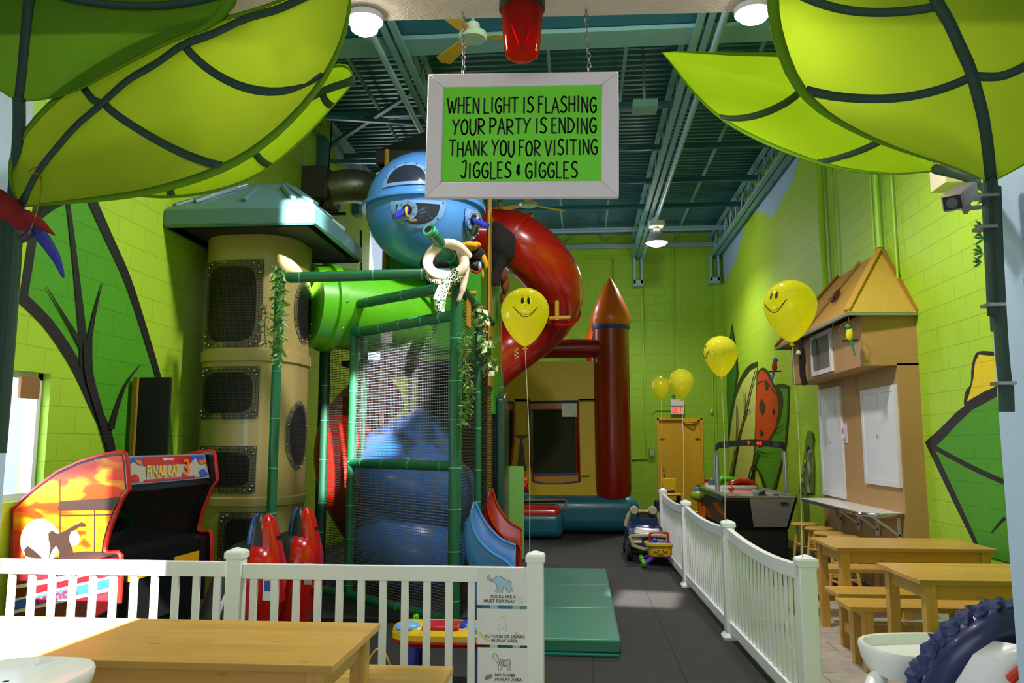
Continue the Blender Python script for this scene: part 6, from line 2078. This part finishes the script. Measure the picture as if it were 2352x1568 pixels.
def mqface(name, pts, m, k):
    return t.w(name, MB().face([mq(a, b) + NM * (.003 * k) + Vector((0, 0, 0)) for a, b in pts]), m, mqf, smooth=False)
mqface('marquee_print', [(288, 1051), (466, 1045), (477, 1093), (296, 1109)], m_chk, 1)
mqface('marquee_band', [(325, 1050), (434, 1046), (437, 1064), (328, 1071)], m_mqr, 2)
mqface('marquee_band', [(328, 1102), (446, 1092), (447, 1097), (329, 1107)], m_mqr, 2)
mqface('marquee_corner', [(288, 1052), (325, 1050), (326, 1068), (304, 1060), (292, 1074)], m_bluep, 2)
mqface('marquee_corner', [(434, 1046), (465, 1045), (470, 1065), (455, 1062), (448, 1050), (438, 1062)], m_bluep, 2)
mqface('marquee_flame', [(306, 1056), (322, 1057), (324, 1069), (312, 1064)], m_corg, 3)
mqface('marquee_flame', [(452, 1058), (468, 1056), (472, 1064), (458, 1066)], m_corg, 3)
mqface('marquee_car', [(296, 1097), (306, 1088), (316, 1094), (318, 1105), (298, 1107)], m_mqr, 3)
mqface('marquee_car', [(456, 1080), (466, 1076), (475, 1088), (474, 1092), (458, 1094)], m_bluep, 3)
rv = mq(411, 1088) - mq(336, 1093)
up = (mq(372, 1060) - mq(372, 1090)).normalized()
t.w('title_lettering', text_mb('FINAL LAP', mq(373, 1093) + NM * .013, rv, up, .085, rv.length * 1.0, offset=.02), mat('amber print', '#e8a81c', .3), mqf)
rv3 = mq(431, 1088) - mq(417, 1089)
t.w('title_number', text_mb('3', mq(424, 1090) + NM * .014, rv, up, .125, rv3.length * 1.1, offset=.03), mat('orange print', '#e8641a', .3), mqf)
t.w('maker_lettering', text_mb('namco', mq(383, 1057) + NM * .011, rv, up, .025, (mq(396, 1055) - mq(371, 1056)).length, offset=.02), m_whp, mqf)
# dark screens, console and wheels
def fy(a, b, Y): return at(a, b, Y)
scr = [fy(291, 1120, AY0 + .06), fy(474, 1101, AY1 - .02), fy(432, 1215, AY1 - .02), fy(240, 1262, AY0 + .06)]
t.w('screen_glass', MB().face([q + Vector((-.03, 0, 0)) for q in scr]), mat('dark tube glass', '#08090a', .06, coat=.5), smooth=False)
con = [(-3.30, AY0 + .05, .84), (-3.08, AY0 + .05, .80), (-3.08, AY0 + .05, .30), (-3.30, AY0 + .05, .30)]
t.w('console', MB().prism(con, (0, AY1 - AY0 - .06, 0)), m_cab, smooth=False)
for y in (AY0 + .36, AY0 + .98):
    w_ = t.w('steering_wheel', MB().torus((0, 0, 0), .135, .018, 'x', 32, 10).box((-.03, -.12, -.015), (.0, .12, .015)).cyl((-.12, 0, 0), (.01, 0, 0), .035), m_black)
    w_.location = Vector((-2.98, y, .80)) - t.o.location
    w_.rotation_euler = (0, R(-25), 0)
    t.w('console_print', MB().box((-3.079, y - .2, .62), (-3.075, y + .2, .70)), mat('amber print', '#b8861c', .4))
single('power_cord', MB().tube(spline([(-2.75, 5.3, .05), (-2.5, 5.3, .2), (-2.38, 5.4, .55)], 6), .012, 8), m_whitep, 'white cable rising behind the fence post beside the red race seat', 'cord')

def race_seat(label, x0, y0):
    t = Thing('race_seat', label, 'seat', (x0, y0, 0), group='red race seats of the arcade machine')
    BODY = [(0, -.42, .0, .23), (.3, -.42, .09, .25), (.55, -.33, .14, .25), (.68, -.28, .135, .235), (.76, -.255, .12, .21), (.81, -.22, .09, .175), (.845, -.17, .04, .12), (.86, -.12, .0, .06)]
    HEAD = [(.45, -.12, .15, .14), (.70, -.10, .135, .125), (.80, -.085, .12, .115), (.90, -.068, .095, .10), (.98, -.05, .07, .085), (1.03, -.03, .045, .06), (1.055, -.01, .02, .025)]
    def loft(secs, dx, sx, sy, mb=None, dz=0):
        rows = []
        for z, a, b, h in secs:
            c, hx = (a + b) / 2, (b - a) / 2 * sx
            row = []
            for k in range(28):
                an = 2 * PI * k / 28
                ca, sa = math.cos(an), math.sin(an)
                row.append((c + dx + math.copysign(abs(ca) ** .75, ca) * hx, math.copysign(abs(sa) ** .75, sa) * h * sy, z + dz))
            rows.append(row)
        mb = (mb or MB()).grid(rows, wrap=True)
        mb.face(rows[-1])
        return mb
    t.p('shell', loft(HEAD, .02, .9, 1, loft(BODY, .02, .95, 1)), mat('glossy race red plastic', '#b80c04', .22, coat=.35))
    t.p('trim', loft(HEAD, -.03, .8, 1.12, loft(BODY, -.03, .95, 1.03, None, .004), .004), m_black)
    t.p('cushion', loft(HEAD, -.055, .8, 1.04), mat('blue vinyl cushion', '#1e4c90', .35))
    t.p('slot', MB().box((.085, -.04, .885), (.118, .02, .905)), m_black)
    s = t.p('sticker', MB().box((.10, -.236, .5), (.16, -.242, .66)), m_paper)
    t.p('sticker_print', MB().box((.11, -.2425, .56), (.15, -.244, .63)), m_bluep, s)
    t.p('base', MB().box((-.5, -.2, 0), (.05, .2, .1)), m_black, bevel=.02)
    return t
race_seat('glossy red race seat behind the fence post, nearer of two', -2.26, 5.72)
race_seat('glossy red race seat with blue cushion, farther of two', -2.19, 6.35)

# ------------------------------------------------------------------ high chairs
def high_chair(label, loc, rz, cushion=True):
    t = Thing('high_chair', label, 'high chair', loc, rz)
    dish = .032 if cushion else .004
    # faces local -X; seat back at +X
    def se(cx, cy, rx, ry, z, e=.75, n=36):
        out = []
        for k in range(n):
            a = 2 * PI * k / n
            ca, sa = math.cos(a), math.sin(a)
            out.append((cx + math.copysign(abs(ca) ** e, ca) * rx, cy + math.copysign(abs(sa) ** e, sa) * ry, z))
        return out
    cx, rx, ry, z = (-.20, .17, .21, .90) if cushion else (-.20, .22, .27, .81)
    ty = -.02 if cushion else 0
    rings = [se(cx, ty, rx * .55, ry * .6, z - .085), se(cx, ty, rx * .86, ry * .88, z - .08), se(cx, ty, rx * .97, ry * .97, z - .04), se(cx, ty, rx, ry, z - .005), se(cx, ty, rx * .98, ry * .98, z + .006), se(cx, ty, rx * .92, ry * .92, z + .004), se(cx, ty, rx * .84, ry * .86, z + .006 - dish), se(cx, ty, rx * .6, ry * .65, z - dish), se(cx, ty, .01, .01, z - dish)]
    t.p('tray', MB().grid(rings, wrap=True), m_whitep)
    # seat back shell leaning away, seat pan
    rows = []
    for i in range(15):
        f = i / 14
        zc = .52 + .50 * f
        xc = .10 + .14 * f
        hw = .235 * (1 - .15 * f - .55 * max(0, f - .72) / .28 * max(0, f - .5)) if f < .999 else .10
        row = []
        for k in range(13):
            v = k / 12 * 2 - 1
            row.append((xc + .06 - .16 * abs(v) ** 2.2, v * hw, zc - .03 * v * v * f))
        rows.append(row)
    sh = t.p('back_shell', MB().grid(rows), m_whitep, solid=.03)
    t.p('seat_pan', MB().grid([se(.02, 0, .2, .2, .50), se(.02, 0, .22, .22, .54), se(.02, 0, .2, .2, .56), se(.02, 0, .01, .01, .53)], wrap=True), m_whitep)
    if cushion:
        arc = [(.10 + .10 * math.sin(a), -.215 * math.cos(a), .76 + .285 * math.sin(a)) for a in [PI * k / 16 for k in range(17)]]
        cu = t.p('cushion', MB().tube([(x - .03, y, z_) for x, y, z_ in arc], .052, 14), mat('navy vinyl cushion', '#1c2352', .35, coat=.15))
        t.p('cushion_pad', MB().grid([[(x - .05 - .03 * f, y * (1 - f), .60 + (z_ - .60) * (1 - f)) for x, y, z_ in arc] for f in (0, .4, .9)]), mat('navy vinyl cushion', '#1c2352'), cu, solid=.03)
        rnd = random.Random(5)
        rf = MB()
        pts = resample([Vector((x - .05, y * 1.16, .76 + (z_ - .76) * 1.13)) for x, y, z_ in arc], 150)
        rows = []
        for i, p_ in enumerate(pts):
            row = []
            d = (pts[min(i + 1, 149)] - pts[max(i - 1, 0)]).normalized()
            o = Vector((0, p_.y, p_.z - .76)).normalized()
            for k in range(12):
                a = 2 * PI * k / 12
                rr = .030 + .008 * math.sin(i * .9 + 2 * k) + rnd.uniform(-.004, .004)
                row.append(p_ + o * (math.cos(a) * rr) + Vector((math.sin(a) * rr * 1.2, 0, 0)) + d * (.008 * math.sin(k * 1.9 + i * .35)))
            rows.append(row)
        t.p('ruffle', rf.grid(rows, wrap=True), mat('navy cloth ruffle', '#343c66', .9, var=.3, scale=60, bump=.5, bscale=90), cu)
    # arms, legs
    for s in (-1, 1):
        t.p('arm', MB().tube(spline([(.12, s * .24, .60), (0, s * .26, .70), (-.12, s * .26, .76), (-.2, s * .2, .80)], 5), .032, 12), m_whitep)
        t.p('leg', MB().tube(spline([(.0, s * .25, .62), (-.14, s * .27, .35), (-.3, s * .28, .0)], 5), [.05] * 4 + [.04] * 4 + [.032] * 3, 12), m_whitep)
        t.p('leg', MB().tube(spline([(.05, s * .25, .62), (.2, s * .27, .3), (.32, s * .28, .0)], 5), [.045] * 4 + [.04] * 4 + [.032] * 3, 12), m_whitep)
        t.p('hinge_cover', MB().lathe([(0, s * .292), (.06, s * .29), (.075, s * .28), (.07, s * .25)], (0.0, 0, .66), 24, axis='y'), m_whitep)
        t.p('badge', MB().lathe([(0, s * .30), (.03, s * .299), (.034, s * .29)], (-.03, 0, .60), 20, axis='y'), m_navy)
    t.p('tray_latch', MB().box((-.2, -.06, .74), (-.08, .06, .78)), m_navy, bevel=.01)
    t.p('handle', MB().tube([(.275, -.09, .93), (.30, -.08, .96), (.30, .08, .96), (.275, .09, .93)], .014, 8), m_red, sh)
    def on_back(y, z_): 
        f = (z_ - .52) / .50
        return Vector((.10 + .14 * f + .06 - .16 * abs(y / .235) ** 2.2 + .022, y, z_))
    def patch(name, y0, y1, z0, z1, m):
        rows = [[on_back(y0 + (y1 - y0) * k / 8, z0 + (z1 - z0) * q / 3) for k in range(9)] for q in range(4)]
        return t.p(name, MB().grid(rows), m, sh)
    patch('warning_strip', -.12, .14, .735, .75, mat('orange label', '#e0601c', .5))
    patch('label_text', -.12, .14, .60, .725, mat('grey printed label', '#8a8c80', .5, var=.25, scale=90))
    patch('strap_slot', -.03, .005, .83, .87, m_navy)
    patch('strap_slot', .09, .10, .83, .87, m_navy)
    return t
high_chair('white high chair with navy ruffled cushion in front of the right pine tables', (1.175, 2.63, 0), R(-80))
high_chair('white high chair tray in front of the sunlit left table, cut by the frame', (-2.02, 2.52, 0), PI, False)

# ------------------------------------------------------------------ air hockey table
t = Thing('air_hockey_table', 'black and silver air hockey table with a lit score arch', 'air hockey table', (2.38, 12.25, 0))
hx0, hx1, hy0, hy1 = 1.89, 2.87, 11.2, 13.3
m_sil2 = mat('brushed silver panel', '#a8a8a0', .3, .6, var=.1)
mb = MB().grid([[(x, y, z) for x, y in ((a0, b0), (a1, b0), (a1, b1), (a0, b1))] for a0, a1, b0, b1, z in ((hx0 + .10, hx1 - .10, hy0 + .10, hy1 - .1, .42), (hx0, hx1, hy0, hy1, .80), (hx0, hx1, hy0, hy1, .845))], wrap=True)
mb.face([(hx0 + .1, hy0 + .1, .42), (hx1 - .1, hy0 + .1, .42), (hx1 - .1, hy1 - .1, .42), (hx0 + .1, hy1 - .1, .42)])
cab = t.w('cabinet', mb, mat('glossy black cabinet', '#141614', .12, coat=.6), smooth=False)
t.w('end_panel', MB().prism([(hx0 + .36, hy0 - .005, .83), (hx1 - .03, hy0 - .005, .83), (hx1 - .13, hy0 + .09, .45), (hx0 + .42, hy0 + .09, .45)], (0, -.012, 0)), m_sil2, cab, smooth=False)
t.w('maker_plate', MB().box((hx1 - .22, hy0 - .028, .76), (hx1 - .12, hy0 - .012, .785)), m_black, cab)
for q0, q1 in ((hy0 + .14, hy0 + .7), (hy1 - .7, hy1 - .14)):
    t.w('pedestal', MB().box((hx0 + .22, q0, 0), (hx1 - .1, q1, .44)), m_black, bevel=.02)
t.w('playfield', MB().box((hx0 + .08, hy0 + .05, .84), (hx1 - .08, hy1 - .08, .85)), mat('glossy white playfield', '#dcdee0', .08, coat=.5))
t.w('rail', MB().box((hx0, hy0 + .02, .845), (hx0 + .09, hy1, .88)).box((hx1 - .09, hy0 + .02, .845), (hx1, hy1, .88)), mat('grey green rail', '#868a78', .3, .4), bevel=.008)
t.w('end_rail', MB().box((hx0 + .09, hy1 - .08, .845), (hx1 - .09, hy1, .90)), m_whitep, bevel=.008)
t.w('front_trim', MB().cyl((hx0 + .02, hy0, .845), (hx1 - .02, hy0, .845), .016, 10), m_chrome)
p0, p1 = at(1648, 1130, 12.1), at(1806, 1128, 12.1)
zt_ = at(1648, 1036, 12.1).z
ar = []
for p_ in (p0, p1):
    t.w('arch_post', MB().cyl((p_.x, 12.1, .86), (p_.x, 12.1, zt_), .033, 16), mat('satin aluminium', '#b8bcc0', .3, .85))
arc = spline([(p0.x, 12.1, zt_ - .01), (p0.x + .01, 12.1, zt_ + .07), (p0.x + .12, 12.1, zt_ + .10), ((p0.x + p1.x) / 2, 12.1, zt_ + .125), (p1.x - .12, 12.1, zt_ + .10), (p1.x - .01, 12.1, zt_ + .07), (p1.x, 12.1, zt_ - .01)], 6)
hd = t.w('score_arch', MB().grid([[q + Vector((0, -.05, -.045)), q + Vector((0, .05, -.045)), q + Vector((0, .05, .045)), q + Vector((0, -.05, .045))] for q in [Vector(v) for v in arc]], wrap=True), m_black)
mid = (p0.x + p1.x) / 2
t.w('display', MB().box((mid - .26, 12.045, zt_ + .085), (mid + .26, 12.05, zt_ + .15)), mat('dark display', '#26282a', .2), hd)
m_led = emit_mat('red lit digit', '#ff2410', 2.2)
t.w('score_digits', text_mb('05', (mid + .12, 12.043, zt_ + .095), (1, 0, 0), (0, 0, 1), .045, .075, offset=.03), m_led, hd)
t.w('score_digits', text_mb('7', (mid - .03, 12.043, zt_ + .095), (1, 0, 0), (0, 0, 1), .045, .04, offset=.03), m_led, hd)
for dx in (-.36, .36):
    t.w('speaker', MB().lathe([(0, -.058), (.05, -.056), (.055, -.045)], (mid + dx, 12.1, zt_ + .10), 20, axis='y'), mat('dark grey grille', '#3a3c3c', .6), hd)
c = at(1690, 1126, 12.4)
single('hockey_pusher', MB().ball((2.25, 12.5, .885), (.05, .05, .035), 14, 8).bar((2.25, 12.5, .875), (2.55, 12.45, .875), .05, .025), m_red, 'red plastic pusher toy lying on the air hockey table', 'toy')
single('toy_fin', MB().prism([(2.42, 11.5, .852), (2.56, 11.5, .852), (2.53, 11.5, .87), (2.53, 11.5, .90), (2.545, 11.5, .925), (2.48, 11.5, .91), (2.44, 11.5, .88)], (0, .03, 0)), m_black, 'black shark fin toy on the near end of the air hockey table', 'toy', bevel=.006)
single('hockey_puck', MB().lathe([(0, .851), (.035, .851), (.037, .857), (.035, .864), (0, .864)], (2.70, 11.62, 0), 20), m_black, 'small black puck at the right of the air hockey playfield', 'puck')

# ------------------------------------------------------------------ height chart, toys behind the hockey table
t = Thing('height_chart', 'green board with a grey wavy stripe and coloured spots leaning by the hut', 'height chart', (3.36, 12.7, 0))
ch = [(1835, 1133), (1840, 1090), (1846, 1050), (1850, 1010), (1853, 992), (1858, 988), (1864, 994), (1867, 1010), (1865, 1030), (1868, 1070), (1867, 1133)]
Q = [onx(a, b, 3.37) for a, b in ch]
bd = t.w('board', MB().prism(Q, (.02, 0, 0)), mat('olive green board', '#5c7a28', .5), smooth=False)
t.w('stripe', MB().tube(spline([onx(a, b, 3.365) for a, b in ((1862, 1035), (1858, 1060), (1861, 1085), (1857, 1110), (1859, 1132))], 4), .03, 8), mat('grey stripe', '#8e9690', .5), bd)
t.w('post', MB().box((3.37, 12.6, 0), (3.395, 12.8, .82)), mat('olive green board', '#5c7a28'))
for k, (a, b, m) in enumerate(((1848, 1070, m_bluep), (1849, 1060, m_yel), (1843, 1085, m_lgreen), (1842, 1102, m_yel), (1844, 1112, m_bluep), (1853, 1032, m_navy), (1847, 1078, m_corg), (1856, 1028, m_black))):
    q = onx(a, b, 3.362)
    t.w('spot', MB().ball(tuple(q), (.004, .05, .035), 10, 6), m, bd)
def arch_toy(label, pts, Y, r, m, extra=None):
    return single('toy_arch', MB().tube([Vector((at(*pts[0], Y).x, Y, 0))] + spline(P3([(a, b, Y) for a, b in pts]), 6) + [Vector((at(*pts[-1], Y).x, Y, 0))], r, 12), m, label, 'toy')
arch_toy('red plastic arch of a toy behind the air hockey table', [(1677, 1150), (1677, 1118), (1690, 1108), (1710, 1106), (1728, 1112), (1738, 1130), (1742, 1165)], 14.2, .06, m_red)
arch_toy('bright green plastic arch of a toy behind the red one', [(1650, 1165), (1652, 1106), (1672, 1100), (1690, 1104), (1700, 1120), (1702, 1160)], 14.8, .045, m_lgreen)
t = Thing('toy_kitchen', 'yellow and dark toy play stand by the yellow door', 'toy stand', (2.42, 15.2, 0))
g0 = at(1619, 1120, 15.2)
t.w('shelf', MB().box((g0.x - .1, 15.0, .0), (g0.x + .5, 15.4, g0.z - .01)), m_black, bevel=.02)
t.w('top', MB().box((g0.x - .08, 14.98, g0.z - .01), (g0.x + .4, 15.4, g0.z + .015)), m_yel)
t.w('leg', MB().bar(at(1656, 1120, 14.9), at(1662, 1102, 14.9), .06, .05), m_yel)
def figurine(label, px, py, m, m2):
    c = at(px, py, 15.1)
    t = Thing('toy_figure', label, 'toy figure', (c.x, 15.1, g0.z + .015))
    z = g0.z + .015
    t.w('body', MB().ball((c.x, 15.1, z + .05), (.045, .04, .055), 12, 8), m2)
    t.w('head', MB().ball((c.x, 15.1, z + .12), (.04, .04, .045), 12, 8).ball((c.x - .05, 15.1, z + .08), .02, 8, 6).ball((c.x + .05, 15.1, z + .08), .02, 8, 6), m)
figurine('small red toy figure on the toy stand by the door', 1623, 1115, m_red, m_whitep)
figurine('small blue toy figure on the toy stand by the score arch', 1636, 1115, m_blue, m_blue)
c = at(1609, 1138, 13.6)
t = Thing('toy_mushroom', 'lime mushroom shaped toy table with a blue top toy left of the hockey table', 'toy table', (c.x, 13.6, 0))
t.w('top', MB().ball((c.x, 13.6, c.z), (.17, .17, .09), 20, 10), mat('lime plastic', '#a4c028', .4))
t.w('leg', MB().cyl((c.x, 13.6, 0), (c.x, 13.6, c.z - .03), .05, 12), m_corg)
t.w('toy', MB().ball((c.x - .05, 13.6, c.z + .1), (.06, .05, .04), 12, 8).ball((c.x + .05, 13.55, c.z + .1), (.04, .04, .03), 10, 6), m_blue)
t = Thing('toy_trike', 'toy ride-on with a big grey wheel under the end of the hockey table', 'ride-on toy', (1.80, 12.6, 0))
q = at(1613, 1175, 12.6)
t.w('wheel', MB().torus((q.x, 12.6, .19), .15, .035, 'y', 28, 8), m_blackm)
t.w('hub', MB().lathe([(0, -.02), (.13, -.02), (.13, .02), (0, .02)], (q.x, 12.6, .19), 24, axis='y'), mat('grey hub plastic', '#a8a8a0', .4))
t.w('frame', MB().tube(spline([(q.x, 12.6, .19), (q.x + .12, 12.5, .28), (q.x + .35, 12.4, .2)], 5), .035, 10), m_black)
t.w('fender', MB().tube(spline([(q.x - .02, 12.6, .36), (q.x + .03, 12.6, .5), (q.x + .02, 12.6, .62)], 5), .03, 10), m_corg)
q = at(1545, 1132, 17.2)
t = Thing('toddler_chair', 'yellow child chair with black legs in front of the exit door', 'chair', (q.x, 17.2, 0))
t.w('seat', MB().box((q.x - .2, 17.0, q.z - .05), (q.x + .16, 17.4, q.z)), m_yel, bevel=.02)
t.w('backrest', MB().box((q.x - .19, 17.38, q.z), (q.x + .1, 17.42, q.z + .3)), m_yel, bevel=.02)
t.w('cushion_print', MB().box((q.x - .15, 17.2, q.z + .0), (q.x + .05, 17.34, q.z + .06)), m_navy, bevel=.02)
for dx in (-.15, .12):
    for dy in (17.05, 17.35):
        t.w('leg', MB().cyl((q.x + dx, dy, 0), (q.x + dx, dy, q.z - .04), .03, 10), m_black)
q = at(1508, 1165, 17.6)
t = Thing('step_block', 'dark purple foam step blocks on the floor by the exit door', 'foam block', (q.x, 17.6, 0))
t.w('block', MB().box((q.x - .1, 17.4, 0), (q.x + .25, 17.9, .16)), mat('dark purple foam', '#332a58', .7), bevel=.02)
t.w('block', MB().box((q.x - .02, 17.6, .16), (q.x + .45, 17.9, .36)), mat('dark purple foam', '#332a58'), bevel=.02)

# ------------------------------------------------------------------ ride-on car and smiling walker cart by the fence
t = Thing('ride_on_car', 'navy ride-on toy truck with tan roll bar parked by the fence', 'ride-on car', (.88, 11.6, 0))
m_tanp = mat('tan toy plastic', '#b4a880', .35)
m_nav = mat('navy toy plastic', '#1c2c58', .28, coat=.3)
bx = .88
def section(y, hw, z0, z1): return [(bx - hw, y, z0), (bx + hw, y, z0), (bx + hw, y, z1 - .04), (bx + hw - .04, y, z1), (bx - hw + .04, y, z1), (bx - hw, y, z1 - .04)]
mb = MB().grid([section(11.05, .22, .16, .33), section(11.1, .235, .14, .37), section(11.45, .24, .13, .40), section(11.5, .24, .13, .44), section(12.2, .25, .13, .42), section(12.3, .23, .15, .38)], wrap=True)
mb.face(section(11.05, .22, .16, .33)).face(section(12.3, .23, .15, .38))
bd = t.w('body', mb, m_nav, bevel=.02)
t.w('windscreen', MB().prism([(bx - .2, 11.52, .43), (bx + .2, 11.52, .43), (bx + .16, 11.6, .52), (bx - .16, 11.6, .52)], (0, .02, 0)), m_nav, bd)
rb = t.w('roll_bar', MB().tube(spline([(bx - .25, 11.75, .40), (bx - .22, 11.75, .52), (bx - .16, 11.75, .60), (bx, 11.75, .60), (bx + .16, 11.75, .60), (bx + .22, 11.75, .52), (bx + .25, 11.75, .40)], 6), .03, 12), m_tanp)
for s in (-1, 1):
    t.w('roof_light', MB().lathe([(0, -.06), (.05, -.06), (.06, -.04), (.06, .04), (0, .045)], (bx + s * .13, 11.73, .625), 20, axis='y'), m_tanp, rb)
t.w('bumper', MB().tube(spline([(bx - .24, 11.0, .34), (bx, 11.0, .355), (bx + .24, 11.0, .34), (bx + .2, 11.0, .22), (bx, 11.0, .17), (bx - .2, 11.0, .22)], 5) , .026, 10, closed=True), m_tanp)
t.w('headlight', MB().box((bx - .2, 11.02, .25), (bx - .08, 11.05, .31)).box((bx + .08, 11.02, .25), (bx + .2, 11.05, .31)), m_whitep, bevel=.01)
t.w('hood_print', MB().prism([(bx - .17, 11.12, .375), (bx + .17, 11.12, .375), (bx + .14, 11.3, .392), (bx - .14, 11.3, .392)], (0, 0, .004)), m_whp, bd)
t.w('steering_wheel', MB().torus((bx, 11.72, .50), .1, .012, 'y', 28, 8), m_black)
for s in (-1, 1):
    for y in (11.2, 12.0):
        w_ = t.w('wheel', MB().lathe([(.0, -.05), (.09, -.05), (.125, -.035), (.13, 0), (.125, .035), (.09, .05), (0, .05)], (bx + s * .235, y, .13), 24, axis='x'), m_blackm)
        t.w('hub', MB().lathe([(0, s * .056), (.06, s * .054), (.065, s * .045)], (bx + s * .235, y, .13), 16, axis='x'), m_chrome, w_)
t = Thing('walker_cart', 'yellow smiling toy shopping cart with purple legs and green wheels', 'toy cart', (1.0, 10.7, 0))
cx, cy = 1.0, 10.72
def tub(f, z): return [(cx + x * f, cy + y * f, z) for x, y in [(.17 * math.copysign(abs(math.cos(a)) ** .45, math.cos(a)), .15 * math.copysign(abs(math.sin(a)) ** .45, math.sin(a))) for a in [2 * PI * k / 32 for k in range(32)]]]
mb = MB().grid([tub(.02, .135), tub(.78, .135), tub(.84, .15), tub(.93, .27), tub(1.12, .275), tub(1.14, .305), tub(1.02, .31), tub(.92, .305), tub(.9, .27), tub(.02, .27)], wrap=True)
tb_ = t.w('tub', mb, m_yel)
t.w('blue_tray', MB().box((cx - .14, cy - .12, .27), (cx + .14, cy + .10, .312)).ball((cx - .06, cy - .02, .325), .035, 12, 8), m_bluer, tb_, bevel=.01)
yf = cy - .145
mb = MB().ball((cx - .025, yf, .215), (.008, .006, .008), 10, 6).ball((cx + .03, yf, .215), (.008, .006, .008), 10, 6).tube([(cx - .055 + .11 * k / 10, yf - .001, .20 - .035 * math.sin(PI * k / 10)) for k in range(11)], .004, 6)
t.w('smile_face', mb, m_black, tb_)
t.w('cheek', MB().ball((cx - .075, yf + .003, .205), (.02, .006, .012), 10, 6).ball((cx + .075, yf + .003, .205), (.02, .006, .012), 10, 6), mat('pink print', '#d8402c', .5), tb_)
t.w('mouth', MB().ball((cx + .0, yf, .162), (.022, .005, .009), 10, 6), m_red, tb_)
t.w('handle', MB().tube(spline([(cx - .115, cy + .06, .29), (cx - .115, cy + .05, .39), (cx - .09, cy + .05, .415), (cx + .09, cy + .05, .415), (cx + .115, cy + .05, .39), (cx + .115, cy + .06, .29)], 5), .015, 12), m_red)
for y in (cy - .14, cy + .26):
    for s in (-1, 1):
        t.w('leg', MB().tube(spline([(cx + s * .04, cy + (.0 if y < cy else .08), .125), (cx + s * .12, y * .6 + cy * .4, .105), (cx + s * .19, y, .055)], 5), [.03] * 5 + [.026] * 6, 10), m_purple)
        t.w('wheel', MB().lathe([(0, -.028), (.04, -.028), (.055, -.015), (.055, .015), (.04, .028), (0, .028)], (cx + s * .215, y, .055), 20, axis='x'), m_green)

# ------------------------------------------------------------------ activity table and bead maze seen through the left fence
a_, b_ = -1.245, -.55
t = Thing('activity_table', 'yellow and red toy activity table with blue legs behind the left fence', 'activity table', ((a_ + b_) / 2, 5.45, 0))
def ov(cx, rx, ry, z, n=40): return [(cx + math.copysign(abs(math.cos(w)) ** .6, math.cos(w)) * rx, 5.45 + math.copysign(abs(math.sin(w)) ** .7, math.sin(w)) * ry, z) for w in [2 * PI * k / n for k in range(n)]]
mx_ = (a_ + b_) / 2; rx = (b_ - a_) / 2
t.w('lower_shell', MB().grid([ov(mx_, rx * .5, .1, .265), ov(mx_, rx * .9, .18, .265), ov(mx_, rx * .99, .20, .29), ov(mx_, rx, .2, .305)], wrap=True), m_red)
t.w('upper_shell', MB().grid([ov(mx_, rx, .2, .305), ov(mx_, rx, .2, .34), ov(mx_, rx * .93, .17, .37), ov(mx_, rx * .6, .1, .372), ov(mx_, .01, .01, .372)], wrap=True), m_yel)
for s in (-1, 1):
    hp = t.w('end_hump', MB().ball((mx_ + s * rx * .62, 5.43, .355), (.13, .15, .045), 18, 10), m_yel)
    t.w('sky_panel', MB().ball((mx_ + s * rx * .66, 5.36, .372), (.09, .08, .035), 16, 8), mat('sky blue print', '#6ab0ec', .4), hp)
    t.w('leg', MB().tube([(mx_ + s * rx * .58, 5.38, .27), (mx_ + s * rx * .64, 5.34, 0)], [.05, .045], 12), m_bluer)
    t.w('leg', MB().tube([(mx_ + s * rx * .58, 5.55, .27), (mx_ + s * rx * .64, 5.6, 0)], [.05, .045], 12), m_bluer)
t.w('keyboard', MB().box((mx_ - .13, 5.28, .34), (mx_ + .11, 5.48, .395)), m_red, bevel=.012)
t.w('blue_bar', MB().box((mx_ - .15, 5.26, .325), (mx_ + .14, 5.29, .352)), m_bluer, bevel=.008)
t.w('blue_dome', MB().ball((mx_ + .15, 5.42, .37), (.06, .09, .04), 16, 8), m_bluer)
t.w('green_knob', MB().ball((mx_ - rx * .6, 5.5, .405), .022, 12, 8), m_green)
t = Thing('bead_maze', 'bead maze toy with yellow and blue wires on a red base behind the left fence', 'bead toy', (-1.28, 5.2, 0))
t.w('base', MB().box((-1.42, 5.1, 0), (-1.14, 5.32, .05)), m_red, bevel=.012)
t.w('yellow_wire', MB().tube([(-1.40 + .24 * k / 16, 5.2, .05 + .22 * math.sin(PI * k / 16)) for k in range(17)], .007, 8), m_yel)
t.w('blue_wire', MB().tube(spline([(-1.36, 5.24, .05), (-1.34, 5.24, .24), (-1.28, 5.24, .30), (-1.29, 5.22, .2), (-1.2, 5.2, .22), (-1.24, 5.2, .05)], 6), .004, 6), m_bluer)
t.w('bead', MB().ball((-1.26, 5.2, .13), .04, 14, 10), m_green)
